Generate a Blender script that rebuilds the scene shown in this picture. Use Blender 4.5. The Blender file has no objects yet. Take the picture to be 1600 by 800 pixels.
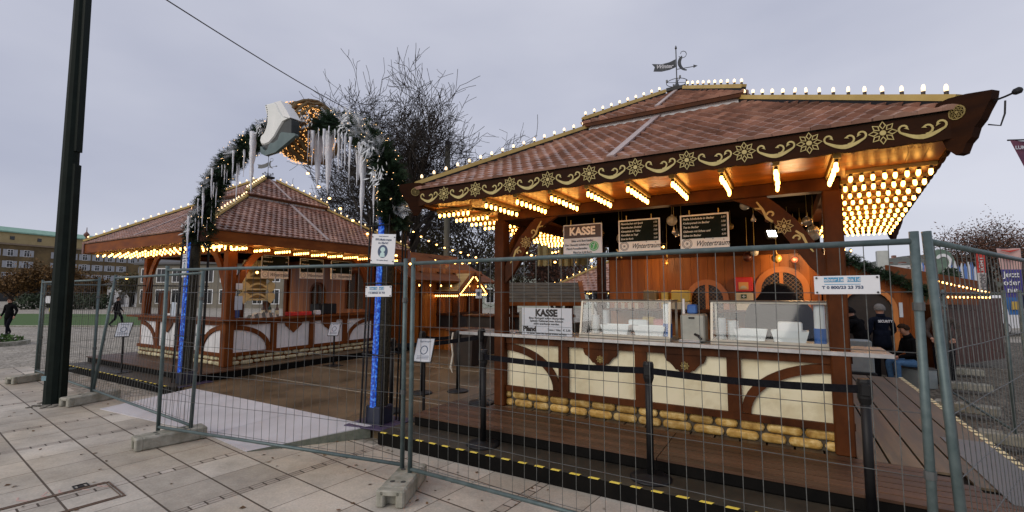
import bpy, math, random
from mathutils import Vector, Matrix, noise as mnoise
R=random.Random(7)
S=bpy.context.scene
COL=S.collection
pi=math.pi
F_PX=720.0; EYE=1.69; PITCH=math.atan(57/720); HEAD=math.radians(30.6)
def at(px,py,D):
    """world point seen at photo pixel (1600 wide) at camera depth D"""
    u=(px-800)/F_PX; v=(400-py)/F_PX
    d=math.cos(PITCH)-v*math.sin(PITCH); z=math.sin(PITCH)+v*math.cos(PITCH)
    x=math.cos(HEAD)*u-math.sin(HEAD)*d; y=math.sin(HEAD)*u+math.cos(HEAD)*d
    t=D/d
    return Vector((x*t,y*t,EYE+z*t))
# ---------------- materials
MATS={}
def M(name,c1,c2=None,scale=4,rough=.6,metal=0,bump=0,stretch=(1,1,1),island=0,emit=None,es=0,coat=0,trans=0,alpha=1,detail=4,spec=.5,c3=None):
    if name in MATS: return MATS[name]
    m=bpy.data.materials.new(name); m.use_nodes=True; nt=m.node_tree; N=nt.nodes; L=nt.links
    b=N['Principled BSDF']; b.inputs['Roughness'].default_value=rough; b.inputs['Metallic'].default_value=metal
    b.inputs['Specular IOR Level'].default_value=spec
    if coat: b.inputs['Coat Weight'].default_value=coat; b.inputs['Coat Roughness'].default_value=.12
    if trans: b.inputs['Transmission Weight'].default_value=trans
    b.inputs['Alpha'].default_value=alpha
    col=None
    b.inputs['Base Color'].default_value=(*c1,1)
    if c2 or bump:
        tc=N.new('ShaderNodeTexCoord'); mp=N.new('ShaderNodeMapping'); mp.inputs['Scale'].default_value=stretch
        L.new(tc.outputs['Object'],mp.inputs['Vector'])
        nz=N.new('ShaderNodeTexNoise'); nz.inputs['Scale'].default_value=scale; nz.inputs['Detail'].default_value=detail; nz.inputs['Roughness'].default_value=.62
        L.new(mp.outputs['Vector'],nz.inputs['Vector'])
    if c2:
        r=N.new('ShaderNodeValToRGB'); r.color_ramp.elements[0].position=.32; r.color_ramp.elements[1].position=.68
        r.color_ramp.elements[0].color=(*c1,1); r.color_ramp.elements[1].color=(*c2,1)
        if c3:
            e=r.color_ramp.elements.new(.5); e.color=(*c3,1)
        L.new(nz.outputs['Fac'],r.inputs['Fac']); col=r.outputs['Color']
        L.new(col,b.inputs['Base Color'])
        rr=N.new('ShaderNodeMapRange'); rr.inputs['To Min'].default_value=max(0,rough-.12); rr.inputs['To Max'].default_value=min(1,rough+.12)
        L.new(nz.outputs['Fac'],rr.inputs['Value']); L.new(rr.outputs['Result'],b.inputs['Roughness'])
    if island:
        g=N.new('ShaderNodeNewGeometry'); hs=N.new('ShaderNodeHueSaturation')
        mr=N.new('ShaderNodeMapRange'); mr.inputs['To Min'].default_value=1-island; mr.inputs['To Max'].default_value=1+island
        L.new(g.outputs['Random Per Island'],mr.inputs['Value']); L.new(mr.outputs['Result'],hs.inputs['Value'])
        if col: L.new(col,hs.inputs['Color'])
        else: hs.inputs['Color'].default_value=(*c1,1)
        L.new(hs.outputs['Color'],b.inputs['Base Color'])
    if bump:
        bp=N.new('ShaderNodeBump'); bp.inputs['Strength'].default_value=bump; bp.inputs['Distance'].default_value=.02
        L.new(nz.outputs['Fac'],bp.inputs['Height']); L.new(bp.outputs['Normal'],b.inputs['Normal'])
    if emit:
        b.inputs['Emission Color'].default_value=(*emit,1); b.inputs['Emission Strength'].default_value=es
    MATS[name]=m; return m
pine=M('pine_varnish',(.24,.066,.009),(.44,.145,.024),6,.4,stretch=(1,1,.12),island=.2,bump=.15,spec=.3)
pine_x=M('pine_soffit',(.30,.09,.012),(.52,.18,.028),6,.34,stretch=(.12,1,1),island=.16,bump=.15,spec=.4)
pine_y=M('pine_soffit_y',(.30,.09,.012),(.52,.18,.028),6,.34,stretch=(1,.12,1),island=.16,bump=.15,spec=.4)
brown=M('brown_stained_timber',(.034,.0105,.0032),(.10,.030,.008),7,.55,stretch=(.5,.5,.3),bump=.2,spec=.12)
brownl=M('reddish_timber',(.095,.026,.005),(.19,.057,.012),7,.55,stretch=(.5,.5,.3),bump=.2,spec=.12)
darkw=M('dark_fascia_paint',(.016,.006,.003),(.036,.012,.004),9,.7,stretch=(.3,.3,1),bump=.1,spec=.08)
orangef=M('orange_fascia',(.135,.034,.006),(.24,.072,.014),8,.55,stretch=(.3,.3,1),bump=.15,spec=.12)
gold=M('gold_paint',(.36,.28,.085),(.50,.40,.15),20,.5)
golddk=M('old_gold_board',(.40,.28,.075),(.52,.38,.12),5,.4)
cream=M('cream_panel',(.55,.47,.28),(.80,.74,.54),2.2,.6,detail=12,c3=(.74,.68,.47))
whitep=M('white_panel',(.64,.64,.65),(.80,.80,.81),3,.5,island=.06)
stoneY=M('ochre_stone',(.26,.13,.018),(.70,.52,.22),9,.6,bump=.8,island=.22,c3=(.46,.28,.065),detail=8)
stoneW=M('pale_stone',(.32,.28,.15),(.66,.60,.40),9,.75,bump=.6,island=.15)
mortar=M('dark_mortar',(.06,.045,.03),(.10,.08,.05),12,.9)
tile=M('roof_tile',(.165,.080,.054),(.385,.225,.165),2.2,.4,bump=.15,island=.3,spec=.6,c3=(.27,.138,.10),detail=7)
white=M('white_paint',(.72,.73,.74),(.80,.80,.81),4,.45)
greyf=M('grey_flashing',(.32,.25,.24),(.42,.34,.32),8,.45)
black=M('black_metal',(.005,.005,.006),(.01,.01,.011),8,.5,spec=.3)
blackp=M('black_plastic',(.006,.006,.007),(.012,.012,.012),8,.55,spec=.3)
fabricb=M('black_fabric',(.004,.004,.006),(.010,.010,.013),40,.9,bump=.3,spec=.15)
galv=M('galvanised_steel',(.075,.11,.112),(.125,.165,.168),14,.5,metal=.35,bump=.05,spec=.4)
wire=M('galvanised_wire',(.07,.075,.073),(.13,.135,.13),30,.5,metal=.4)
conc=M('concrete',(.15,.15,.11),(.40,.385,.33),7,.9,bump=.6,detail=8)
alu=M('aluminium_edge',(.50,.50,.50),(.60,.60,.60),12,.35,metal=.7)
bulbglass=M('bulb_glow',(1,.8,.5),emit=(1,.46,.085),es=15)
bulbfar=M('bulb_glow_far',(1,.8,.5),emit=(1,.50,.12),es=9)
bulbhip=M('bulb_glow_hip',(1,.9,.75),emit=(1,.66,.33),es=1.75)
socket=M('bulb_socket',(.03,.02,.015),rough=.5)
glass=M('clear_glass',(.9,.95,.95),rough=.02,trans=1,alpha=.35)
glass.node_tree.nodes['Principled BSDF'].inputs['IOR'].default_value=1.1
ink=M('black_ink',(.015,.012,.012),rough=.6)
paper=M('white_sign_board',(.50,.54,.60),(.57,.61,.67),3,.5)
chalk=M('chalk_lettering',(.62,.62,.56),rough=.8)
board=M('blackboard',(.006,.010,.008),(.014,.018,.015),5,.95,spec=.05)
skin=M('skin',(.42,.22,.15),rough=.5)
needle=M('fir_needles',(.007,.020,.010),(.028,.052,.024),6,.7,island=.4,spec=.2)
snow=M('artificial_snow',(.62,.66,.70),(.78,.80,.83),10,.7)
ice=M('icicle_plastic',(.70,.72,.80),(.90,.91,.96),40,.15,bump=.5,alpha=.78)
bark=M('bark',(.012,.009,.007),(.036,.028,.021),8,.9,bump=.4)
# ---------------- mesh builder
class MB:
    def __init__(s): s.v=[];s.f=[];s.mi=[];s.m=Matrix.Identity(4);s.k=0
    def add(s,vs,fs):
        n=len(s.v); m=s.m
        s.v.extend((m@Vector(v)) for v in vs); s.f.extend(tuple(n+i for i in f) for f in fs); s.mi.extend([s.k]*len(fs)); return s
    def box(s,a,b):
        x0,y0,z0=a;x1,y1,z1=b
        return s.add([(x0,y0,z0),(x1,y0,z0),(x1,y1,z0),(x0,y1,z0),(x0,y0,z1),(x1,y0,z1),(x1,y1,z1),(x0,y1,z1)],[(0,3,2,1),(4,5,6,7),(0,1,5,4),(1,2,6,5),(2,3,7,6),(3,0,4,7)])
    def cbox(s,a,b,c=.006):
        """box with chamfered vertical and horizontal edges"""
        x0,y0,z0=a;x1,y1,z1=b; c=min(c,(x1-x0)/3,(y1-y0)/3,(z1-z0)/3)
        vs=[];
        for z,i in((z0,c),(z0+c,0),(z1-c,0),(z1,c)):
            X0,X1,Y0,Y1=x0+i,x1-i,y0+i,y1-i
            vs+=[(X0+c,Y0,z),(X1-c,Y0,z),(X1,Y0+c,z),(X1,Y1-c,z),(X1-c,Y1,z),(X0+c,Y1,z),(X0,Y1-c,z),(X0,Y0+c,z)]
        fs=[tuple(range(7,-1,-1)),tuple(range(24,32))]
        for k in range(3):
            for i in range(8): j=(i+1)%8; fs.append((k*8+i,k*8+j,k*8+8+j,k*8+8+i))
        return s.add(vs,fs)
    def bar(s,p0,p1,w,h,up=(0,0,1)):
        p0=Vector(p0);p1=Vector(p1);d=(p1-p0).normalized();u=Vector(up);sd=d.cross(u)
        if sd.length<1e-4: sd=d.cross(Vector((1,0,0)))
        sd.normalize();u=sd.cross(d).normalized();sd*=w/2;u=u*h/2
        q=[p0-sd-u,p0+sd-u,p0+sd+u,p0-sd+u,p1-sd-u,p1+sd-u,p1+sd+u,p1-sd+u]
        return s.add(q,[(0,1,2,3),(7,6,5,4),(0,4,5,1),(1,5,6,2),(2,6,7,3),(3,7,4,0)])
    def tube(s,pts,r,n=8,caps=True,squash=None):
        pts=[Vector(p) for p in pts]; k=len(pts); rs=r if isinstance(r,(list,tuple)) else [r]*k
        vs=[];fs=[];a=None
        for i,p in enumerate(pts):
            d=(pts[min(i+1,k-1)]-pts[max(i-1,0)])
            if d.length<1e-9: d=Vector((0,0,1))
            d.normalize()
            if a is None:
                a=d.cross(Vector((0,0,1)))
                if a.length<.1: a=d.cross(Vector((1,0,0)))
            a=(a-d*a.dot(d))
            if a.length<1e-6: a=d.orthogonal()
            a.normalize(); b=d.cross(a)
            for j in range(n):
                t=2*pi*j/n; vs.append(p+(a*math.cos(t)+b*math.sin(t))*rs[i])
        for i in range(k-1):
            for j in range(n): q=(j+1)%n; fs.append((i*n+j,i*n+q,(i+1)*n+q,(i+1)*n+j))
        if caps and n>2: fs.append(tuple(range(n-1,-1,-1))); fs.append(tuple((k-1)*n+j for j in range(n)))
        return s.add(vs,fs)
    def lathe(s,prof,c=(0,0,0),n=16,rot=None):
        vs=[];fs=[];c=Vector(c)
        for (r,z) in prof:
            for j in range(n):
                t=2*pi*j/n; v=Vector((r*math.cos(t),r*math.sin(t),z))
                if rot: v=rot@v
                vs.append(c+v)
        for i in range(len(prof)-1):
            for j in range(n): q=(j+1)%n; fs.append((i*n+j,i*n+q,(i+1)*n+q,(i+1)*n+j))
        fs.append(tuple(range(n-1,-1,-1))); fs.append(tuple((len(prof)-1)*n+j for j in range(n)))
        return s.add(vs,fs)
    def ball(s,c,r,n=12,m=7,sc=(1,1,1)):
        vs=[];fs=[];c=Vector(c)
        for i in range(m+1):
            ph=pi*i/m
            for j in range(n):
                t=2*pi*j/n; vs.append((c.x+r*sc[0]*math.sin(ph)*math.cos(t),c.y+r*sc[1]*math.sin(ph)*math.sin(t),c.z+r*sc[2]*math.cos(ph)))
        for i in range(m):
            for j in range(n): q=(j+1)%n; fs.append((i*n+j,(i+1)*n+j,(i+1)*n+q,i*n+q))
        return s.add(vs,fs)
    def prism(s,poly,t0,t1,fr=None):
        n=len(poly); vs=[(a,b,t0) for a,b in poly]+[(a,b,t1) for a,b in poly]
        area=sum(poly[i][0]*poly[(i+1)%n][1]-poly[(i+1)%n][0]*poly[i][1] for i in range(n))
        if area<0: vs=[(a,b,t0) for a,b in poly[::-1]]+[(a,b,t1) for a,b in poly[::-1]]
        if fr is not None: vs=[fr@Vector(v) for v in vs]
        fs=[tuple(range(n-1,-1,-1)),tuple(range(n,2*n))]+[(i,(i+1)%n,n+(i+1)%n,n+i) for i in range(n)]
        return s.add(vs,fs)
    def ribbon(s,pts,w,t0,t1,fr=None,closed=False):
        pts=[Vector((p[0],p[1])) for p in pts]; k=len(pts); ws=w if isinstance(w,(list,tuple)) else [w]*k
        L=[];Rr=[]
        for i,p in enumerate(pts):
            a=pts[(i-1)%k] if closed or i>0 else p; b=pts[(i+1)%k] if closed or i<k-1 else p
            d=(b-a); d=d.normalized() if d.length>1e-9 else Vector((1,0)); nn=Vector((-d.y,d.x))*ws[i]/2
            L.append(p+nn);Rr.append(p-nn)
        vs=[];
        for i in range(k): vs+=[(Rr[i].x,Rr[i].y,t0),(L[i].x,L[i].y,t0),(L[i].x,L[i].y,t1),(Rr[i].x,Rr[i].y,t1)]
        if fr is not None: vs=[fr@Vector(v) for v in vs]
        fs=[]
        for i in range(k if closed else k-1):
            j=(i+1)%k
            for q in range(4): fs.append((i*4+q,i*4+(q+1)%4,j*4+(q+1)%4,j*4+q))
        if not closed: fs+=[(3,2,1,0),tuple((k-1)*4+q for q in range(4))]
        return s.add(vs,fs)
    def planks(s,fr,ulen,vlen,w,th=.018,gap=.004,jit=0):
        """boards running along v, stacked along u, thickness along +n"""
        n=max(1,round(ulen/w)); w=ulen/n
        for i in range(n):
            old=s.m; s.m=old@fr; s.box((i*w+gap/2,0,0),((i+1)*w-gap/2,vlen,th+R.random()*jit)); s.m=old
        return s
    def build(s,name,mat,parent=None,smooth=False,**pr):
        me=bpy.data.meshes.new(name)
        off=rootloc(parent)
        me.from_pydata([tuple(Vector(v)-off) for v in s.v],[],s.f)
        for m in (mat if isinstance(mat,(list,tuple)) else [mat]): me.materials.append(m)
        if any(s.mi): me.polygons.foreach_set('material_index',s.mi)
        if smooth: me.polygons.foreach_set('use_smooth',[True]*len(me.polygons))
        me.update()
        o=bpy.data.objects.new(name,me); COL.objects.link(o)
        if parent: o.parent=parent
        for k,v in pr.items(): o[k]=v
        return o
def rootloc(p):
    if p is None: return Vector((0,0,0))
    l=Vector(p.location)
    while p.parent: p=p.parent; l+=Vector(p.location)
    return l
def thing(name,label,cat,loc=(0,0,0),group=None):
    o=bpy.data.objects.new(name,None); COL.objects.link(o); o.location=loc; o.empty_display_size=.2
    o['label']=label;o['category']=cat
    if group:o['group']=group
    return o
def tag(o,label,cat,group=None):
    o['label']=label;o['category']=cat
    if group:o['group']=group
    return o
def struct(o): o['kind']='structure'; return o
def copy_tree(o,parent=None):
    c=o.copy(); COL.objects.link(c)
    if parent is not None: c.parent=parent
    for ch in list(o.children): copy_tree(ch,c)
    return c
def FR(o,u,v,n=None):
    u=Vector(u).normalized();v=Vector(v).normalized();n=u.cross(v) if n is None else Vector(n)
    return Matrix(((u.x,v.x,n.x,o[0]),(u.y,v.y,n.y,o[1]),(u.z,v.z,n.z,o[2]),(0,0,0,1)))
def text(body,size,fr,mat,parent,name='lettering',bold=0,align='CENTER',shear=0,ext=.001,sx=1,space=1):
    c=bpy.data.curves.new('t','FONT'); c.body=body; c.size=size; c.align_x=align; c.align_y='CENTER'; c.extrude=ext; c.offset=bold; c.shear=shear; c.space_line=space; c.resolution_u=3
    o=bpy.data.objects.new('t',c); COL.objects.link(o)
    dg=bpy.context.evaluated_depsgraph_get(); dg.update()
    me=bpy.data.meshes.new_from_object(o.evaluated_get(dg)); bpy.data.objects.remove(o)
    me.transform(fr@Matrix.Diagonal((sx,1,1,1))); me.transform(Matrix.Translation(-rootloc(parent)))
    me.materials.clear(); me.materials.append(mat); me.name=name
    o=bpy.data.objects.new(name,me); COL.objects.link(o); o.parent=parent
    return o
def sm(a,b,x): t=max(0,min(1,(x-a)/(b-a))); return t*t*(3-2*t)
def gz(x,y):
    return min(-.3*sm(14,20,-x), -.6*sm(14,20,y) if x>-14 else -.3, -.3*sm(1.63,1.72,x)*sm(4.6,5.4,y), -.3*sm(10.1,10.8,y)*sm(-3.8,-3.2,x))
# ================= SETTING =================
def ground_mat(kind):
    m=bpy.data.materials.new(kind); m.use_nodes=True; nt=m.node_tree;N=nt.nodes;L=nt.links;b=N['Principled BSDF']
    tc=N.new('ShaderNodeTexCoord'); mp=N.new('ShaderNodeMapping'); L.new(tc.outputs['Object'],mp.inputs['Vector'])
    nz=N.new('ShaderNodeTexNoise'); nz.inputs['Scale'].default_value=1.3; nz.inputs['Detail'].default_value=9; nz.inputs['Roughness'].default_value=.7
    L.new(tc.outputs['Object'],nz.inputs['Vector'])
    fine=N.new('ShaderNodeTexNoise'); fine.inputs['Scale'].default_value=60; fine.inputs['Detail'].default_value=6; L.new(tc.outputs['Object'],fine.inputs['Vector'])
    def mix(t,f,a,bb):
        x=N.new('ShaderNodeMix'); x.data_type='RGBA'; x.blend_type=t
        for i,vv in((0,f),(6,a),(7,bb)):
            if hasattr(vv,'links'): L.new(vv,x.inputs[i])
            elif i==0: x.inputs[0].default_value=vv
            else: x.inputs[i].default_value=(*vv,1)
        return x.outputs[2]
    def rng(src,a,b_,c,d):
        r=N.new('ShaderNodeMapRange'); L.new(src,r.inputs['Value'])
        for k,vv in zip(('From Min','From Max','To Min','To Max'),(a,b_,c,d)): r.inputs[k].default_value=vv
        return r.outputs['Result']
    if kind=='slab_paving':
        mp.inputs['Rotation'].default_value=(0,0,math.radians(5.5)); mp.inputs['Location'].default_value=(0,-.053,0)
        sep=N.new('ShaderNodeSeparateXYZ'); L.new(mp.outputs['Vector'],sep.inputs[0])
        def mt(op,a,b_=0,c_=None):
            x=N.new('ShaderNodeMath'); x.operation=op
            for k,vv in enumerate((a,b_) if c_ is None else (a,b_,c_)):
                if hasattr(vv,'links'): L.new(vv,x.inputs[k])
                else: x.inputs[k].default_value=vv
            return x.outputs[0]
        mm_=mt('FLOORED_MODULO',mt('ADD',sep.outputs[0],8.37+30.3),3.03)
        g2=mt('GREATER_THAN',mm_,1.085)
        x1=mt('SUBTRACT',mt('SUBTRACT',mm_,.09),mt('MULTIPLY',g2,.09))
        band=mt('ADD',mt('LESS_THAN',mm_,.09),mt('COMPARE',mm_,1.085,.045))
        cv=N.new('ShaderNodeCombineXYZ'); L.new(x1,cv.inputs[0]); L.new(sep.outputs[1],cv.inputs[1])
        def brick(w,h,ms,off,col1,col2,mor,src):
            t=N.new('ShaderNodeTexBrick'); t.offset=off; t.inputs['Scale'].default_value=1; t.inputs['Brick Width'].default_value=w; t.inputs['Row Height'].default_value=h
            t.inputs['Mortar Size'].default_value=ms; t.inputs['Mortar Smooth'].default_value=.15; t.inputs['Color1'].default_value=(*col1,1);t.inputs['Color2'].default_value=(*col2,1);t.inputs['Mortar'].default_value=(*mor,1)
            L.new(src,t.inputs['Vector']); return t
        s=brick(.475,.46,.0042,0,(.40,.362,.305),(.58,.535,.465),(.09,.065,.045),cv.outputs[0])
        cb=N.new('ShaderNodeCombineXYZ'); L.new(mt('MODULO',x1,.09),cb.inputs[0]); L.new(sep.outputs[1],cb.inputs[1])
        c=brick(.5,.115,.0075,.0,(.36,.32,.27),(.54,.49,.43),(.06,.042,.028),cb.outputs[0])
        e1=mt('ADD',mt('COMPARE',mm_,.004,.005),mt('ADD',mt('COMPARE',mm_,.088,.005),mt('ADD',mt('COMPARE',mm_,1.04,.005),mt('COMPARE',mm_,1.13,.005))))
        wide=brick(30,.46,.0085,0,(1,1,1),(1,1,1),(0,0,0),mp.outputs['Vector'])
        # some joints are washed out
        jn=N.new('ShaderNodeTexNoise'); jn.inputs['Scale'].default_value=2.2; jn.inputs['Detail'].default_value=3; L.new(tc.outputs['Object'],jn.inputs['Vector'])
        col=mix('MIX',band,s.outputs['Color'],c.outputs['Color'])
        col=mix('MIX',mt('MULTIPLY',mt('MINIMUM',e1,1),rng(jn.outputs['Fac'],.42,.55,.15,1)),col,(.07,.05,.035))
        col=mix('MIX',wide.outputs['Fac'],col,(.085,.062,.043))
        stain=rng(nz.outputs['Fac'],.32,.60,.62,1.05)
        v=N.new('ShaderNodeCombineColor'); [L.new(stain,v.inputs[i]) for i in range(3)]
        col=mix('MULTIPLY',1.0,col,v.outputs[0])
        f=rng(fine.outputs['Fac'],.3,.7,.88,1.1); v2=N.new('ShaderNodeCombineColor'); [L.new(f,v2.inputs[i]) for i in range(3)]
        col=mix('MULTIPLY',1.0,col,v2.outputs[0])
        warm=N.new('ShaderNodeTexNoise'); warm.inputs['Scale'].default_value=.55; warm.inputs['Detail'].default_value=5; L.new(tc.outputs['Object'],warm.inputs['Vector'])
        col=mix('MULTIPLY',rng(warm.outputs['Fac'],.45,.7,0,.75),col,(.94,.86,.72))
        L.new(col,b.inputs['Base Color']); b.inputs['Roughness'].default_value=.72
        bp=N.new('ShaderNodeBump'); bp.inputs['Distance'].default_value=.006; bp.inputs['Strength'].default_value=.6
        h=mix('MULTIPLY',1.0,col,col); L.new(h,bp.inputs['Height']); L.new(bp.outputs['Normal'],b.inputs['Normal'])
    else:
        a1,a2,mo,sc= {'plaza_gravel':((.33,.30,.25),(.46,.42,.36),(.20,.175,.135),7.5),'cobbles':((.085,.070,.048),(.21,.175,.13),(.022,.017,.012),9)}[kind]
        vo=N.new('ShaderNodeTexVoronoi'); vo.feature='DISTANCE_TO_EDGE'; vo.inputs['Scale'].default_value=sc; vo.inputs['Randomness'].default_value=.7; L.new(tc.outputs['Object'],vo.inputs['Vector'])
        vc=N.new('ShaderNodeTexVoronoi'); vc.inputs['Scale'].default_value=sc; vc.inputs['Randomness'].default_value=.7; L.new(tc.outputs['Object'],vc.inputs['Vector'])
        sp=N.new('ShaderNodeSeparateColor'); L.new(vc.outputs['Color'],sp.inputs[0])
        col=mix('MIX',sp.outputs[0],a1,a2)
        col=mix('MIX',rng(vo.outputs['Distance'],.02,.12,1,0),col,mo)
        st=rng(nz.outputs['Fac'],.3,.7,.62,1.15); v=N.new('ShaderNodeCombineColor'); [L.new(st,v.inputs[i]) for i in range(3)]
        col=mix('MULTIPLY',1.0,col,v.outputs[0])
        L.new(col,b.inputs['Base Color']); b.inputs['Roughness'].default_value=.85
        bp=N.new('ShaderNodeBump'); bp.inputs['Distance'].default_value=.02; bp.inputs['Strength'].default_value=.7 if kind=='cobbles' else .25
        L.new(rng(vo.outputs['Distance'],0,.2,0,1),bp.inputs['Height']); L.new(bp.outputs['Normal'],b.inputs['Normal'])
    return m
slab_m=ground_mat('slab_paving'); plaza_m=ground_mat('plaza_gravel'); cobble_m=ground_mat('cobbles')
def sheet(name,xs,ys,mat,dz=0,zf=gz):
    m=MB(); n=len(ys)
    m.add([(x,y,zf(x,y)+dz) for x in xs for y in ys],[((i)*n+j,(i+1)*n+j,(i+1)*n+j+1,i*n+j+1) for i in range(len(xs)-1) for j in range(n-1)])
    return struct(m.build(name,mat))
def seq(*a):
    o=[]
    for s,e,d in a:
        k=max(1,round((e-s)/d)); o+=[s+(e-s)*i/k for i in range(k)]
    return o+[a[-1][1]]
sheet('ground',seq((-700,-60,80),(-60,-24,6),(-24,-12,1),(-12,1.5,3),(1.5,1.8,.03),(1.8,2.3,.2),(2.3,30,5),(30,700,80)),seq((-300,-10,60),(-10,4,3),(4,5.6,.2),(5.6,13,1.5),(13,21,1),(21,60,8),(60,1000,90)),plaza_m)
# slab pavement in front, cut along the edge of the stage and turning at the gravel square
m=MB(); m.prism([(-13.6,-6),(6,-6),(6,3.95),(1.9,4.1),(1.5,3.9),(-4.0,3.85),(-4.0,3.75),(-8.9,3.75),(-9.6,3.0),(-13.2,3.45),(-15,3.6),(-15,-6)],-.2,.004)
struct(m.build('pavement',slab_m))
m=MB(); xs=seq((-3.8,-3.2,.2),(-3.2,1.6,.8),(1.6,1.8,.02),(1.8,26,4)); ys=seq((4.2,5.6,.2),(5.6,10,1.1),(10,10.9,.15),(10.9,30,1))
sheet('cobbled_path',xs,ys,cobble_m,.004)
# service cover with metal frame and red chalk scratches in the slabs
rust=M('rusty_cover_frame',(.09,.055,.035),(.15,.10,.07),12,.8)
cov=thing('manhole_cover','long slab filled service cover with brown metal frame and corner lifting slot','service cover',(-5.3,1.55,0))
CV=[(-5.36,.72),(-5.255,1.83),(-4.80,1.785),(-4.906,.68)]
m=MB(); m.ribbon(CV,.026,.005,.011); m.ribbon([(x-.02,y-.02) for x,y in CV],.008,.005,.013); m.build('cover_frame',rust,cov)
fr=FR((CV[1][0]-.10,CV[1][1]-.16,0.005),(math.cos(-.096),math.sin(-.096),0),(-math.sin(-.096),math.cos(-.096),0))
m=MB(); m.ribbon([(-.045,-.045),(.045,-.045),(.045,.045),(-.045,.045)],.012,.0,.007,fr,True); m.prism([(-.02,-.02),(.03,-.02),(.03,.02),(-.02,.02)],0,.006,fr); m.build('lifting_slot',black,cov)
red=M('faded_red_marking',(.50,.27,.23),(.54,.42,.37),40,.8)
m=MB(); rr=random.Random(3)
for i in range(7):
    p=at(28+i*15+rr.uniform(-3,3),789-i*3.3,3.55); x,y=p.x,p.y
    q=at(40+i*13,790-i*3.2,3.5)
for i,(x,y) in enumerate([(-5.42,1.32),(-5.36,1.45),(-5.33,1.55),(-5.27,1.66),(-5.22,1.77)]):
    m.ribbon([(x-.09,y+.03*(i%2)),(x-.02,y-.02),(x+.07,y+.02)],.012,.0045,.0065); 
tag(m.build('pavement_marking',red),'faded red chalk scratches on slabs beside the service cover','marking')
lv=MB(); rr=random.Random(31)
for i in range(150):
    x=rr.uniform(-9.5,-1.2); y=rr.uniform(1.2,3.6) if rr.random()<.6 else rr.uniform(2.9,3.7); s_=rr.uniform(.012,.028); a=rr.uniform(0,6.28)
    c_,n_=math.cos(a)*s_,math.sin(a)*s_; z=.007
    lv.add([(x-c_,y-n_,z),(x+n_*.6,y-c_*.6,z+rr.uniform(0,.012)),(x+c_,y+n_,z+rr.uniform(0,.01)),(x-n_*.6,y+c_*.6,z+.002)],[(0,1,2,3)])
o=lv.build('fallen_leaves',M('dead_leaf',(.07,.035,.015),(.16,.09,.035),30,.8,island=.5)); o['kind']='stuff'
# lawn, flower bed
grassm=M('grass_green',(.025,.068,.004),(.055,.12,.01),9,.9,bump=.6)
A=[at(-260,505,27),at(222,505,27),at(222,490,42),at(-260,490,45)]
m=MB(); m.add([(p.x,p.y,-.28) for p in A],[(0,1,2,3)])
lz=m.build('lawn',grassm); lz['kind']='stuff'
m=MB(); m.tube([(A[0].x,A[0].y,-.27),(A[1].x,A[1].y,-.27)],.07,6); struct(m.build('kerb',conc))
def leafball(m,c,r,n,rnd,size=.06,flat=.7):
    for _ in range(n):
        while 1:
            d=Vector((rnd.uniform(-1,1),rnd.uniform(-1,1),rnd.uniform(-1,1)))
            if d.length<=1: break
        p=Vector(c)+Vector((d.x*r,d.y*r,d.z*r*flat))
        a=Vector((rnd.gauss(0,1),rnd.gauss(0,1),rnd.gauss(0,1))).normalized(); b=a.orthogonal().normalized(); s=size*rnd.uniform(.6,1.3)
        m.add([p-a*s,p+b*s*.5,p+a*s,p-b*s*.5],[(0,1,2,3)])
bed=thing('flower_bed','round stone edged flower bed with green plants and white flowers on the square','flower bed',tuple(at(-12,541,17.6)[:2])+(-.28,))
bx,by=bed.location.x,bed.location.y
m=MB(); m.lathe([(1.0,-.05),(1.0,.13),(.86,.14),(.86,.02)],(bx,by,-.28),24); m.build('stone_ring',conc,bed)
m=MB(); rr=random.Random(5); leafball(m,(bx,by,-.08),.82,700,rr,.06,.25); m.build('foliage',M('bed_foliage',(.03,.08,.012),(.07,.14,.03),8,.8,island=.3),bed)
m=MB(); leafball(m,(bx,by,-.02),.7,90,rr,.03,.3); m.build('blossoms',M('pale_blossom',(.6,.6,.6),rough=.7),bed)

# ================= STAGE DECKS, GATE FLOOR, RAMP =================
deckm=M('deck_board',(.045,.021,.011),(.11,.055,.03),5,.5,stretch=(.25,3,1),island=.3,bump=.3,spec=.35)
deckmy=M('deck_board_side',(.075,.055,.034),(.15,.11,.07),5,.5,stretch=(3,.25,1),island=.25,bump=.3,spec=.35)
ply=M('platform_ply',(.014,.012,.008),(.055,.044,.028),3,.6,detail=8,bump=.2)
floorm=M('wet_floor_plate',(.06,.040,.018),(.19,.13,.072),1.8,.4,detail=8,bump=.08,island=.1)
riser=M('black_riser',(.003,.003,.003),(.008,.007,.006),5,.8,spec=.1)
yel=M('yellow_tape',(.72,.55,.06),(.80,.64,.12),20,.5)
cream_t=M('pale_yellow_tape',(.75,.65,.35),(.8,.72,.45),20,.5)
def stage(label,x0,x1,xb,y1,side=None):
    t=thing('wooden_stage',label,'stage',(x0,3.8,0))
    m=MB(); m.box((x0,3.8,0.0),(x1,4.19,.14)); m.build('lower_platform',ply,t)
    m=MB(); m.box((x0,3.788,0.004),(x1,3.799,.132)); m.build('black_riser',riser,t)
    m=MB(); k=int((x1-x0)/.175)
    for i in range(k):
        x=x0+.04+i*.175+R.uniform(-.01,.01); w_=R.uniform(.08,.095); m.add([(x,3.785,.134),(x+w_,3.785,.134),(x+w_+.01,3.785,.1435),(x+.01,3.785,.1435),(x+w_+.018,3.802,.1435),(x+.018,3.802,.1435)],[(0,1,2,3),(3,2,4,5)])
    m.build('yellow_stripe',yel,t)
    m=MB(); m.box((xb,4.21,.0),(x1-.02 if side is None else side,y1,.236)); m.box((xb+.05,4.19,.15),((side or x1)-.03,4.205,.235)); m.build('deck_frame',riser,t)
    return t
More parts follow.
